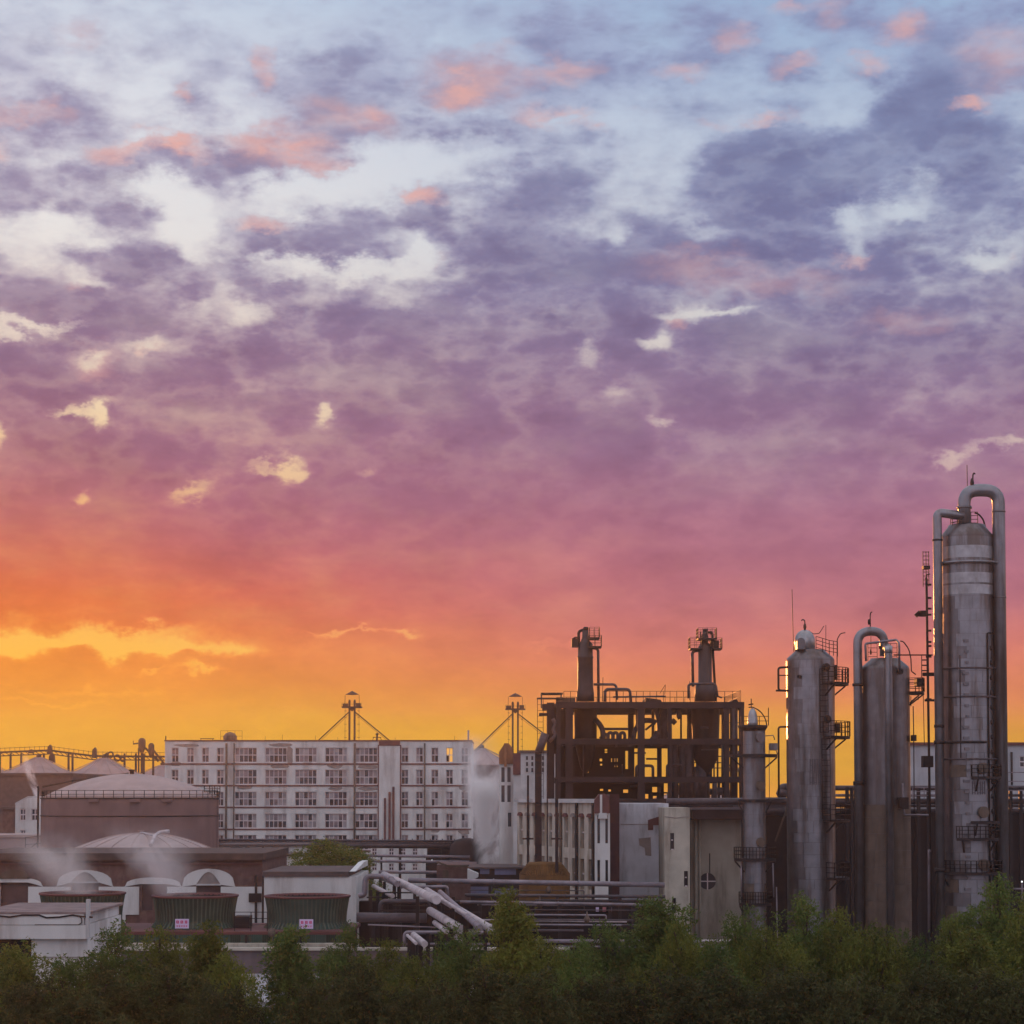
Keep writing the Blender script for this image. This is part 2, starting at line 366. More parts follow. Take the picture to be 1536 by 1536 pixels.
STEEL_M = mat('grey_cladding', (.21, .205, .228), .36, metal=.8, var=.2, scale=1.1, dirt=(.085, .06, .05), dirt_amt=.75, streak=9, bump=.05)
STEEL_P = mat('pale_cladding', (.355, .34, .36), .33, metal=.85, var=.2, scale=1.3, dirt=(.14, .11, .10), dirt_amt=.5, streak=8, bump=.05)
NEAR_BLACK = mat('near_black_wall', (.012, .007, .009), .9, var=.3)  # even near-black wall colour

# ------------------------------------------------------------------ mesh building
class MB:
    """collects simple shapes in world space; build() links them as ONE mesh object"""
    def __init__(s): s.v = []; s.f = []; s.sm = []
    def quad(s, a, b, c, d, smooth=False):
        i = len(s.v); s.v += [tuple(a), tuple(b), tuple(c), tuple(d)]; s.f.append((i, i + 1, i + 2, i + 3)); s.sm.append(smooth)
    def box(s, x0, x1, y0, y1, z0, z1):
        i = len(s.v)
        s.v += [(x0, y0, z0), (x1, y0, z0), (x1, y1, z0), (x0, y1, z0), (x0, y0, z1), (x1, y0, z1), (x1, y1, z1), (x0, y1, z1)]
        for q in ((0, 3, 2, 1), (4, 5, 6, 7), (0, 1, 5, 4), (1, 2, 6, 5), (2, 3, 7, 6), (3, 0, 4, 7)):
            s.f.append(tuple(i + k for k in q)); s.sm.append(False)
        return s
    def prism(s, pts, axis, a, b):
        """pts: outline in the two other axes, extruded along axis from a to b"""
        i = len(s.v); n = len(pts)
        def mk(p, t):
            return (t, p[0], p[1]) if axis == 'x' else (p[0], t, p[1]) if axis == 'y' else (p[0], p[1], t)
        s.v += [mk(p, a) for p in pts] + [mk(p, b) for p in pts]
        s.f.append(tuple(i + k for k in range(n))); s.sm.append(False)
        s.f.append(tuple(i + n + k for k in reversed(range(n)))); s.sm.append(False)
        for k in range(n):
            l = (k + 1) % n
            s.f.append((i + k, i + n + k, i + n + l, i + l)); s.sm.append(False)
        return s
    def bar(s, p, q, w, h=None):
        """square section bar from p to q"""
        p = Vector(p); q = Vector(q); d = (q - p)
        if d.length < 1e-6: return s
        d.normalize(); h = h or w
        up = Vector((0, 0, 1)) if abs(d.z) < .95 else Vector((0, 1, 0))
        sd = d.cross(up).normalized() * (w / 2); u2 = sd.cross(d).normalized() * (h / 2)
        i = len(s.v)
        for e in (p, q):
            for a, b in ((-1, -1), (1, -1), (1, 1), (-1, 1)): s.v.append(tuple(e + sd * a + u2 * b))
        for fq in ((0, 1, 2, 3), (7, 6, 5, 4), (0, 4, 5, 1), (1, 5, 6, 2), (2, 6, 7, 3), (3, 7, 4, 0)):
            s.f.append(tuple(i + k for k in fq)); s.sm.append(False)
        return s
    def lathe(s, cx, cy, prof, seg=32, cap=True, a0=0.0, a1=2 * math.pi):
        """prof: (radius, z) from bottom to top"""
        full = abs(a1 - a0 - 2 * math.pi) < 1e-6
        i = len(s.v); n = seg if full else seg + 1
        for r, z in prof:
            for k in range(n):
                a = a0 + (a1 - a0) * k / seg
                s.v.append((cx + r * math.sin(a), cy - r * math.cos(a), z))
        for j in range(len(prof) - 1):
            for k in range(seg):
                l = (k + 1) % n
                s.f.append((i + j * n + k, i + j * n + l, i + (j + 1) * n + l, i + (j + 1) * n + k)); s.sm.append(True)
        if cap and full:
            if prof[-1][0] > 1e-4: s.f.append(tuple(i + (len(prof) - 1) * n + k for k in range(n))); s.sm.append(False)
            if prof[0][0] > 1e-4: s.f.append(tuple(i + k for k in reversed(range(n)))); s.sm.append(False)
        return s
    def tube(s, pts, r, seg=10, bend=None, closed=False):
        """round pipe along pts with rounded bends"""
        pts = [Vector(p) for p in pts]
        if bend is None: bend = r * 2.2
        path = [pts[0]]
        for k in range(1, len(pts) - 1):
            a, b, c = pts[k - 1], pts[k], pts[k + 1]
            e = min(bend, (a - b).length * .49, (c - b).length * .49)
            p, q = b + (a - b).normalized() * e, b + (c - b).normalized() * e
            if (a - b).normalized().dot((c - b).normalized()) < -.985: path.append(b); continue
            for j in range(7):
                t = j / 6; path.append(p * (1 - t) ** 2 + b * 2 * t * (1 - t) + q * t * t)
        path.append(pts[-1])
        if closed: path[-1] = path[0]
        i = len(s.v); up = None
        for k, p in enumerate(path):
            d = (path[min(k + 1, len(path) - 1)] - path[max(k - 1, 0)])
            if d.length < 1e-9: d = Vector((0, 0, 1))
            d.normalize()
            if up is None:
                up = Vector((0, 0, 1)) if abs(d.z) < .9 else Vector((0, 1, 0))
            sd = d.cross(up)
            if sd.length < 1e-4: sd = d.cross(Vector((1, 0, 0)))
            sd.normalize(); up = sd.cross(d).normalized()
            for j in range(seg):
                a = 2 * math.pi * j / seg
                s.v.append(tuple(p + sd * math.cos(a) * r + up * math.sin(a) * r))
        for k in range(len(path) - 1):
            for j in range(seg):
                l = (j + 1) % seg
                s.f.append((i + k * seg + j, i + k * seg + l, i + (k + 1) * seg + l, i + (k + 1) * seg + j)); s.sm.append(True)
        s.f.append(tuple(i + j for j in reversed(range(seg)))); s.sm.append(False)
        e = i + (len(path) - 1) * seg
        s.f.append(tuple(e + j for j in range(seg))); s.sm.append(False)
        return s
    def ring(s, cx, cy, z, R, r, seg=40, a0=0.0, a1=2 * math.pi):
        n = seg
        pts = [(cx + R * math.sin(a0 + (a1 - a0) * k / n), cy - R * math.cos(a0 + (a1 - a0) * k / n), z) for k in range(n + 1)]
        return s.tube(pts, r, 6, bend=0.0)
    def build(s, name, m, parent=None, org=None):
        base = Vector((0, 0, 0))
        if parent is not None: base = parent['_org'] if '_org' in parent else Vector((0, 0, 0))
        base = Vector(base)
        me = bpy.data.meshes.new(name)
        off = base if parent is not None else (Vector(org) if org is not None else Vector((0, 0, 0)))
        me.from_pydata([(a - off.x, b - off.y, c - off.z) for a, b, c in s.v], [], s.f)
        me.polygons.foreach_set('use_smooth', s.sm)
        me.materials.append(m); me.update()
        o = bpy.data.objects.new(name, me); C.objects.link(o)
        if parent is not None:
            o.parent = parent; o['_org'] = tuple(base)
        else:
            o.location = off; o['_org'] = tuple(off)
        return o

def tag(o, label=None, cat=None, group=None, kind=None):
    if label: o['label'] = label
    if cat: o['category'] = cat
    if group: o['group'] = group
    if kind: o['kind'] = kind
    return o
def thing(name, label, cat, loc=(0, 0, 0), group=None):
    o = bpy.data.objects.new(name, None); C.objects.link(o)
    o.location = loc; o.empty_display_size = .5; o['_org'] = tuple(loc)
    return tag(o, label, cat, group)
def share(src, parent, at):
    """another object with src's mesh, placed at world point `at` under parent"""
    o = bpy.data.objects.new(src.name.split('.')[0], src.data); C.objects.link(o)
    o.parent = parent
    pb = Vector(parent['_org']); o.location = Vector(at) - pb; o['_org'] = tuple(at)
    return o
def copy_tree(o, parent=None):
    c = o.copy(); C.objects.link(c)
    if parent is not None: c.parent = parent
    for ch in list(o.children): copy_tree(ch, c)
    return c

def wall_grid(mb, x0, x1, z0, z1, y, holes, depth=.28):
    """a wall face at y (towards the camera) with real openings; holes: (xa, xb, za, zb)"""
    xs = sorted({x0, x1, *[h[0] for h in holes], *[h[1] for h in holes]})
    zs = sorted({z0, z1, *[h[2] for h in holes], *[h[3] for h in holes]})
    for a, b in zip(xs, xs[1:]):
        for c, d in zip(zs, zs[1:]):
            mx, mz = (a + b) / 2, (c + d) / 2
            if any(h[0] < mx < h[1] and h[2] < mz < h[3] for h in holes): continue
            mb.quad((a, y, c), (b, y, c), (b, y, d), (a, y, d))
    for a, b, c, d in holes:
        e = y + depth
        mb.quad((a, y, c), (a, e, c), (b, e, c), (b, y, c)); mb.quad((a, y, d), (b, y, d), (b, e, d), (a, e, d))
        mb.quad((a, y, c), (a, y, d), (a, e, d), (a, e, c)); mb.quad((b, y, c), (b, e, c), (b, e, d), (b, y, d))

WIN = {}
def window_meshes(w, h, nx, transom=.5, bar=.09):
    """frame and pane meshes round their own centre, facing -Y"""
    key = (round(w, 2), round(h, 2), nx)
    if key in WIN: return WIN[key]
    f = MB(); t = .10
    f.box(-w/2, w/2, 0, .08, -h/2, -h/2 + t); f.box(-w/2, w/2, 0, .08, h/2 - t, h/2)
    f.box(-w/2, -w/2 + t, 0, .08, -h/2 + t, h/2 - t); f.box(w/2 - t, w/2, 0, .08, -h/2 + t, h/2 - t)
    zt = -h/2 + h * transom
    f.box(-w/2 + t, w/2 - t, .004, .076, zt - .07, zt + .07)
    for k in range(1, nx):
        xk = -w/2 + w * k / nx
        f.box(xk - bar/2, xk + bar/2, .008, .072, -h/2 + t, zt - .07); f.box(xk - bar/2, xk + bar/2, .008, .072, zt + .07, h/2 - t)
    fm = bpy.data.meshes.new('window'); fm.from_pydata(f.v, [], f.f); fm.materials.append(FRAMEW)
    panes = []
    for var_ in range(8):
        g = MB(); mi = []; r_ = random.Random(var_ * 7 + nx)
        for k in range(nx):
            xa, xb = -w/2 + w * k / nx + .045, -w/2 + w * (k + 1) / nx - .045
            lo_ = r_.choice((0, 0, 0, 1, 2)) if var_ < 7 else 3; hi_ = r_.choice((0, 0, 1, 1, 2)) if var_ < 7 else (3 if k % 2 or nx == 2 else 0)
            g.box(xa, xb, .035 + .012 * (k % 2), .05 + .012 * (k % 2), zt + .07, h/2 - t); mi += [hi_] * 6
            g.box(xa, xb, .036, .05, -h/2 + t, zt - .07); mi += [lo_] * 6
        gm = bpy.data.meshes.new('pane'); gm.from_pydata(g.v, [], g.f)
        for m_ in (GLASS, CURTAIN, CURTAIN2, SKYGLOW): gm.materials.append(m_)
        gm.polygons.foreach_set('material_index', mi)
        panes.append(gm)
    sashes = MB(); xa = -w/2 + w * (nx // 2) / nx
    sashes.box(xa + .06, xa + w / nx - .06, -.02, .03, -h/2 + t, zt - .08)
    WIN[key] = (fm, panes, sashes)
    return WIN[key]
def add_window(parent, x, y, z, w, h, nx, glass=0, transom=.5, bar=.09):
    fm, panes, _ = window_meshes(w, h, nx, transom, bar)
    o = bpy.data.objects.new('window', fm); C.objects.link(o); o.parent = parent
    pb = Vector(parent['_org']); o.location = Vector((x, y, z)) - pb; o['_org'] = (x, y, z)
    g = bpy.data.objects.new('pane', panes[glass]); C.objects.link(g); g.parent = o
    return o

def railing(mb, pts, h=1.1, r=.03, step=1.5, rails=3, closed=False):
    """open steel railing through pts (at deck level)"""
    pts = [Vector(p) for p in pts]
    for a, b in zip(pts, pts[1:]):
        n = max(1, round((b - a).length / step))
        for k in range(n + 1):
            p = a.lerp(b, k / n); mb.bar(p, p + Vector((0, 0, h)), r * 1.6)
        for j in range(1, rails + 1):
            zz = Vector((0, 0, h * j / rails)); mb.bar(a + zz, b + zz, r * 1.4)
def arc_pts(cx, cy, z, R, a0, a1, n=10):
    """points of an arc; angle 0 faces the camera, 90 faces right"""
    return [(cx + R * math.sin(math.radians(a0 + (a1 - a0) * k / n)), cy - R * math.cos(math.radians(a0 + (a1 - a0) * k / n)), z) for k in range(n + 1)]
def platform(cx, cy, z, R0, R1, a0, a1, parent, m=None, rail=1.1, thick=.18, rr=.035):
    """curved gallery round a column with its railing"""
    d = MB(); n = max(4, int(abs(a1 - a0) / 9))
    i = arc_pts(cx, cy, z, R0, a0, a1, n); o = arc_pts(cx, cy, z, R1, a0, a1, n)
    for k in range(n):
        A, B, Cc, D = Vector(i[k]), Vector(i[k+1]), Vector(o[k+1]), Vector(o[k]); t = Vector((0, 0, thick))
        d.quad(A, B, Cc, D); d.quad(A - t, D - t, Cc - t, B - t); d.quad(D, Cc, Cc - t, D - t); d.quad(B, A, A - t, B - t)
    for e in (0, n):
        A, D = Vector(i[e]), Vector(o[e]); t = Vector((0, 0, thick)); d.quad(A, D, D - t, A - t)
    for k in (1, n - 1):
        d.bar(Vector(o[k]) - Vector((0, 0, thick)), Vector(i[k]) - Vector((0, 0, 1.0)), .10)
    dk = d.build('platform', m or DARK, parent)
    if rail:
        r = MB(); railing(r, [o[k] for k in range(0, n + 1)] , rail, rr, 1.0, 3); r.bar(i[0], Vector(i[0]) + Vector((0, 0, rail)), rr)
        for e in (0, n): railing(r, [i[e], o[e]], rail, rr, 1.0, 3)
        r.build('railing', DARK, dk)
    return dk
def ladder(mb, x, y, z0, z1, w=.45, r=.035, step=.45, cage=0.0):
    mb.bar((x - w/2, y, z0), (x - w/2, y, z1), r * 1.6); mb.bar((x + w/2, y, z0), (x + w/2, y, z1), r * 1.6)
    k = 0
    while z0 + k * step < z1:
        mb.bar((x - w/2, y, z0 + k * step), (x + w/2, y, z0 + k * step), r); k += 1
    if cage:
        zz = z0 + 2.2
        while zz < z1:
            pts = [(x - w/2, y, zz), (x - w/2 - .08, y - cage * .6, zz), (x, y - cage, zz), (x + w/2 + .08, y - cage * .6, zz), (x + w/2, y, zz)]
            for a, b in zip(pts, pts[1:]): mb.bar(a, b, r * .9)
            zz += 1.2
def flange(mb, x, y, z, R, t=.12, seg=20): mb.lathe(x, y, [(R, z - t/2), (R, z + t/2)], seg)

def courses(cx, cy, R, zs, parent, pick, n=8, seed=1, gap=.014):
    """cladding plates of a column, ring over ring, each plate a part"""
    r_ = random.Random(seed); zs = sorted(zs)
    for j, (za, zb) in enumerate(zip(zs, zs[1:])):
        off = r_.uniform(0, 2 * math.pi / n)
        for k in range(n):
            a0 = off + 2 * math.pi * k / n; a1 = off + 2 * math.pi * (k + 1) / n; e = gap / R
            ang = (math.degrees((a0 + a1) / 2) + 180) % 360 - 180
            b = MB(); rr = R + .004 + .012 * r_.random(); seg = 6
            b.lathe(cx, cy, [(rr, za + gap), (rr, zb - gap * .4)], seg, cap=False, a0=a0 + e, a1=a1 - e)
            b.lathe(cx, cy, [(rr, zb - gap * .4), (R - .06, zb - gap * .4)], seg, cap=False, a0=a0 + e, a1=a1 - e)
            b.lathe(cx, cy, [(R - .06, za + gap), (rr, za + gap)], seg, cap=False, a0=a0 + e, a1=a1 - e)
            for aa, fl in ((a0 + e, 1), (a1 - e, 0)):
                q = [(cx + t * math.sin(aa), cy - t * math.cos(aa), z) for t, z in ((R - .06, za + gap), (rr, za + gap), (rr, zb - gap * .4), (R - .06, zb - gap * .4))]
                b.quad(*(q if not fl else q[::-1]))
            b.build('plate', pick(ang, (za + zb) / 2, r_), parent)

# ------------------------------------------------------------------ ground and air
def sheet(name, x0, x1, y0, y1, z, m):
    b = MB(); b.quad((x0, y0, z), (x1, y0, z), (x1, y1, z), (x0, y1, z)); return tag(b.build(name, m), kind='structure')
sheet('ground', -420, 420, -80, 610, 0, GROUND)
def terrace():
    b = MB(); b.box(-17.5, 42, 108, 125.05, 0, 4.0); tag(b.build('terrace', PAVE), kind='structure')
terrace()
sheet('road', -200, 200, 40, 52, .012, PAVE)

# ------------------------------------------------------------------ factory block
D0 = 330.0
def build_factory():
    xl, xr = X(247, D0, 1180), X(707, D0, 1180)
    zt = Z(1112, D0)
    t = thing('factory_building', 'long white five storey factory block with rows of mullioned windows', 'factory', ((xl + xr) / 2, D0, 0))
    fx = lambda p: X(p, D0, 1190); fz = lambda p: Z(p, D0)
    rows = [(1121.5, 1143.5), (1154.5, 1176.5), (1187.5, 1209.0), (1220.5, 1242), (1252.5, 1274.5), (1285, 1307)]
    narrow_l = [(257, 267.5), (280, 290.5), (302.5, 313), (325, 335.5)]
    wide = [(352, 385), (397.5, 430), (442.5, 475), (487.5, 520.5), (533, 566)]
    narrow_r = [(602, 612.5), (624, 634.5), (647, 657.5), (669, 679.5), (692, 702.5)]
    holes = []; wins = []
    for ri, (ya, yb) in enumerate(rows):
        for gi, grp in enumerate((narrow_l, wide, narrow_r)):
            for ci, (a, b) in enumerate(grp):
                if gi == 0 and ri == 0 and ci in (0, 1): h = (fx(a), fx(b), fz(yb), fz(ya))
                h = (fx(a), fx(b), fz(yb), fz(ya)); holes.append(h)
                g = RND.randrange(7)
                if gi == 2 and ri == 0 and ci == 3: g = 7
                wins.append((h, 5 if gi == 1 else 2, g))
    w = MB(); wall_grid(w, xl, xr, 0, zt, D0, holes, .35)
    w.quad((xr, D0, 0), (xr, D0 + 18, 0), (xr, D0 + 18, zt), (xr, D0, zt)); w.quad((xl, D0 + 18, 0), (xl, D0, 0), (xl, D0, zt), (xl, D0 + 18, zt))
    w.quad((xr, D0 + 18, 0), (xl, D0 + 18, 0), (xl, D0 + 18, zt), (xr, D0 + 18, zt))
    w.build('wall', PLASTER, t)
    r = MB(); r.box(xl + .3, xr - .3, D0 + .3, D0 + 17.7, zt - 1.0, zt - .7); r.build('roof', ROOF, t)
    c = MB(); c.box(xl - .12, xr + .12, D0 - .12, D0 + .25, zt, zt + .22); c.box(xl - .12, xl + .25, D0 + .25, D0 + 18, zt, zt + .22); c.box(xr - .25, xr + .12, D0 + .25, D0 + 18, zt, zt + .22)
    c.build('coping', TRIM, t)
    b = MB(); b.box(xl + .4, xr - .4, D0 + .62, D0 + .8, .2, zt - 1.2); b.build('interior', DARK, t)
    for h, nx, g in wins:
        add_window(t, (h[0] + h[1]) / 2, D0 + .2, (h[2] + h[3]) / 2, h[1] - h[0], h[3] - h[2], nx, g, .5, .09 if nx == 2 else .12)
    # opened lower sashes show as dark gaps
    s = MB()
    for h, nx, g in wins:
        if RND.random() < .62:
            k = RND.randrange(nx); wq = (h[1] - h[0]) / nx; xa = h[0] + k * wq
            s.box(xa + .1, xa + wq - .1, D0 + .16, D0 + .195, h[2] + .12, (h[2] + h[3]) / 2 - .1)
    tag(s.build('open_sash', DARK, t), kind='stuff')
    for yy in (1146, 1178.5, 1211, 1244, 1276.5):
        m = MB(); m.box(xl - .02, fx(568), D0 - .11, D0 - .002, fz(yy + 1.1), fz(yy - 1.1)); m.box(fx(600.5), xr + .02, D0 - .11, D0 - .002, fz(yy + 1.1), fz(yy - 1.1)); m.build('string_course', TRIM, t)
    for px_, wpx in ((339.5, 3), (351, 2), (532, 3), (637, 2.2)):
        m = MB(); a = fx(px_); m.tube([(a, D0 - .2, .3), (a, D0 - .2, zt - .3)], M(wpx / 2, D0), 8); m.build('downpipe', RUSTY, t)
    p = MB(); p.box(fx(568.5), fx(600), D0 - .35, D0 - .003, 0, zt - .7); tw = p.build('stair_tower', PLASTER, t)
    q = MB(); q.box(fx(566.8), fx(568.4), D0 - .42, D0 - .003, 0, zt - .6); q.box(fx(600.1), fx(601.7), D0 - .42, D0 - .003, 0, zt - .6)
    q.box(fx(568.4), fx(600.1), D0 - .42, D0 - .36, zt - .75, zt + .0); q.build('tower_frame', TRIM, t)
    for xa, xb, yt in ((576.3, 579.3, 1197), (583, 586.3, 1188), (588.7, 592, 1180)):
        m = MB(); m.box(fx(xa), fx(xb), D0 - .6, D0 - .352, 0, fz(yt)); m.build('red_stripe', TRIM, t)
    # patches where the render has come off
    def patch(px, py, rx, ry, k):
        r_ = random.Random(k); n = 11
        pts = []
        for j in range(n):
            a = 2 * math.pi * j / n; rr = .75 + .35 * r_.random()
            pts.append((fx(px + rx * math.cos(a) * rr), fz(py + ry * math.sin(a) * rr)))
        m = MB(); m.prism(pts, 'y', D0 - .02, D0 - .004); m.build('bare_patch', WORN, t)
    for k, a in enumerate(((420, 1117.5, 18, 3.2), (434.5, 1133, 5, 17), (419, 1149, 14, 4.5), (366, 1181.5, 14, 3), (503, 1149, 13, 5), (503, 1182, 11, 4), (462, 1145.6, 9, 2.2),
                           (653, 1246, 8, 3.2), (696, 1248, 9, 5), (697, 1182, 9, 6), (264, 1145.5, 9, 4), (705, 1150, 2, 12), (551, 1150.5, 17, 4), (551, 1183, 18, 3.4), (280, 1118, 22, 2.4))): patch(*a, k)
    # roof clutter
    m = MB(); cx, cy = fx(337), D0 + 6
    m.lathe(cx, cy, [(1.15, zt - .7), (1.15, zt + 1.0), (.8, zt + 1.5), (0.1, zt + 1.75)], 18); wt = m.build('roof_tank', RUSTY, t)
    m = MB(); m.tube([(cx + .9, cy, zt + .4), (cx + 1.6, cy, zt + .2), (cx + 2.0, cy, zt - .6)], .15); m.build('tank_pipe', DARK, wt)
    m = MB(); railing(m, [(cx - 1.4, cy - 1.4, zt + .1), (cx + 2.2, cy - 1.4, zt + .1)], 1.8, .03, 1.2, 2); m.build('railing', DARK, t)
    m = MB(); m.bar((fx(247.5), D0 + .4, zt), (fx(247.5), D0 + .4, zt + .9), .16)
    m.bar((fx(298), D0 + 2, zt - .7), (fx(298), D0 + 2, zt + .5), .1); m.bar((fx(316), D0 + 2, zt - .7), (fx(316), D0 + 2, zt + .5), .1); m.bar((fx(297), D0 + 2, zt + .5), (fx(318), D0 + 2, zt + .5), .12)
    for pxm in (394, 420, 470, 504, 591, 681): m.bar((fx(pxm), D0 + 3, zt - .7), (fx(pxm), D0 + 3, zt + .7 + RND.random()), .05)
    m.build('aerials', DARK, t)
    m = MB(); vx = fx(563.5); m.bar((vx, D0 + 3, zt - .7), (vx, D0 + 3, zt + 1.3), .3); m.bar((vx - .7, D0 + 3, zt + .75), (vx + .7, D0 + 3, zt + .75), .12); m.lathe(vx, D0 + 3, [(.1, zt + 1.1), (.32, zt + 1.25), (.1, zt + 1.5)], 8)
    m.tube([(vx - .6, D0 + 3, zt - .6), (vx - .75, D0 + 3, zt + .3), (vx - .5, D0 + 3, zt + .75)], .05); m.tube([(vx + .6, D0 + 3, zt - .6), (vx + .75, D0 + 3, zt + .3), (vx + .5, D0 + 3, zt + .75)], .05)
    m.build('roof_valve', DARK, t)
    m = MB(); m.lathe(fx(702), D0 + 2, [(.14, zt - .7), (.14, zt + 1.9)], 10); m.build('flue', BLUE, t)
build_factory()

# low white annex in front of the factory, behind the pipe rack
def annex():
    D = 262.0; a, b = X(556, D, 1300), X(640, D, 1300); zt = Z(1268, D)
    t = thing('annex', 'low white annex with small dark windows behind the pipe rack', 'annex', ((a + b) / 2, D, 0))
    holes = []
    for yy in (1272, 1295):
        for px_ in (557.5, 583, 600.5, 618.5): holes.append((X(px_, D, 1300), X(px_ + 8, D, 1300), Z(yy + 11, D), Z(yy, D)))
    w = MB(); wall_grid(w, a, b, 0, zt, D, holes, .3); w.quad((b, D, 0), (b, D + 14, 0), (b, D + 14, zt), (b, D, zt)); w.quad((a, D + 14, 0), (a, D, 0), (a, D, zt), (a, D + 14, zt)); w.build('wall', PLASTER, t)
    r = MB(); r.box(a - .1, b + .1, D - .1, D + 14, zt, zt + .25); r.build('roof', ROOF, t)
    for h in holes: add_window(t, (h[0] + h[1]) / 2, D + .12, (h[2] + h[3]) / 2, h[1] - h[0], h[3] - h[2], 2)
annex()

# ------------------------------------------------------------------ grain hoists on the skyline
def hoist(px, ptop, pbase, D, label, left_py, right_py, span_l, span_r):
    cx = X(px, D, 1100); zt = Z(ptop, D); z0 = 0
    t = thing('hoist_tower', label, 'hoist tower', (cx, D, 0), 'bucket hoists on the skyline')
    s = D / F
    for sg in (-1, 1):
        m = MB(); m.box(cx + sg * 3.9 * s - 1.4 * s, cx + sg * 3.9 * s + 1.4 * s, D - .25, D + .25, 0, zt - 15 * s); m.build('leg', DARK, t)
        m = MB(); m.lathe(cx + sg * 3.9 * s, D, [(1.6 * s, zt - 21 * s), (1.9 * s, zt - 16 * s), (1.2 * s, zt - 13 * s)], 10); m.build('hoist_head', DARK, t)
        m = MB(); e = cx + sg * (span_r if sg > 0 else span_l) * s; ez = Z(right_py if sg > 0 else left_py, D)
        m.tube([(cx + sg * 5 * s, D, zt - 32 * s), (e, D, ez)], .9 * s, 8); m.tube([(cx + sg * 5 * s, D + .6, zt - 35 * s), (e, D + .6, ez - 3 * s)], .3 * s, 6); m.build('chute', DARK, t)
    m = MB()
    m.box(cx - 15 * s, cx + 15 * s, D - 1, D + 1, zt - 25.5 * s, zt - 23.5 * s); m.box(cx - 14 * s, cx - 6 * s, D - .4, D + .4, zt - 23.5 * s, zt - 19 * s); m.box(cx + 6 * s, cx + 13 * s, D - .4, D + .4, zt - 23.5 * s, zt - 18.5 * s)
    m.prism([(cx - 6.5 * s, zt - 25.5 * s), (cx, zt - 31 * s), (cx + 6.5 * s, zt - 25.5 * s)], 'y', D - .2, D + .2)
    m.build('head_platform', DARK, t)
    m = MB()
    for sg in (-1, 1):
        m.bar((cx + sg * 11 * s, D, zt - 24 * s), (cx + sg * 10.5 * s, D, zt - 6 * s), .6 * s); m.bar((cx + sg * 10.5 * s, D, 0), (cx + sg * 10.5 * s, D, zt - 25 * s), .45 * s)
        z = zt - 30 * s
        while z > zt - 85 * s: m.bar((cx + sg * 8 * s, D, z), (cx + sg * 11.5 * s, D, z), .6 * s); z -= 10 * s
    railing(m, [(cx - 15 * s, D - 1, zt - 23.5 * s), (cx + 15 * s, D - 1, zt - 23.5 * s)], 5 * s, .18 * s, 4 * s, 2)
    m.build('ladder_frame', DARK, t)
    m = MB(); m.lathe(cx, D, [(10 * s, zt - 5.5 * s), (10 * s, zt - 5 * s), (0.3 * s, zt)], 8); m.build('roof', DARK, t)
hoist(528, 1036.5, 1112, 362, 'bucket hoist with pitched cap rising behind the factory roof', 1113, 1113, 53, 59)
hoist(773, 1039.5, 1130, 362, 'bucket hoist with pitched cap between factory and frame', 1126, 1103, 61, 46)

# white silo with a shallow cone just right of the factory
def cone_silo(px, D, halfw, apex, eave, label, m=SILO, cat='silo', grp='cone roofed silos', wallm=None):
    cx = X(px, D, 1170); R = M(halfw, D)
    t = thing('silo', label, cat, (cx, D, 0), grp)
    za, ze = Z(apex, D), Z(eave, D)
    a = MB(); a.lathe(cx, D, [(R, 0), (R, ze)], 40, cap=False); a.build('shell', wallm or m, t)
    a = MB(); a.lathe(cx, D, [(R * 1.01, ze - .15), (R * .98, ze + .1), (R * .5, (za + ze) / 2 - .1), (.9, za - .2), (.6, za)], 40)
    a.build('roof', m, t)
    r = MB()
    for k in range(16):
        an = 2 * math.pi * k / 16
        r.bar((cx + R * math.sin(an), D - R * math.cos(an), ze + .22), (cx + .8 * math.sin(an), D - .8 * math.cos(an), za + .02), .10)
    r.build('roof_ribs', m, t)
    v = MB(); v.lathe(cx, D, [(.55, za - .1), (.55, za + .5), (.1, za + .8)], 12); v.build('vent', DARK, t)
    return t
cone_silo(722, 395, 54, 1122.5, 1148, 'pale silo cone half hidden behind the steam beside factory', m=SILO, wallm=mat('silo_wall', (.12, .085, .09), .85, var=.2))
cone_silo(58, 420, 53, 1136, 1160, 'hazy cone roofed silo nearest the setting sun')
cone_silo(156, 420, 55, 1137, 1162, 'hazy cone roofed silo behind the big tank roof')
cone_silo(244, 440, 46, 1148, 1166, 'hazy cone roofed silo touching the corner of factory')
cone_silo(-30, 430, 44, 1138, 1160, 'hazy cone roofed silo cut by the edge of photo')
cone_silo(1010, 520, 30, 1190, 1199, 'far pinkish tank roof seen low through the frame')
cone_silo(1077, 520, 24, 1191, 1200, 'second far pinkish tank roof seen low through the frame')

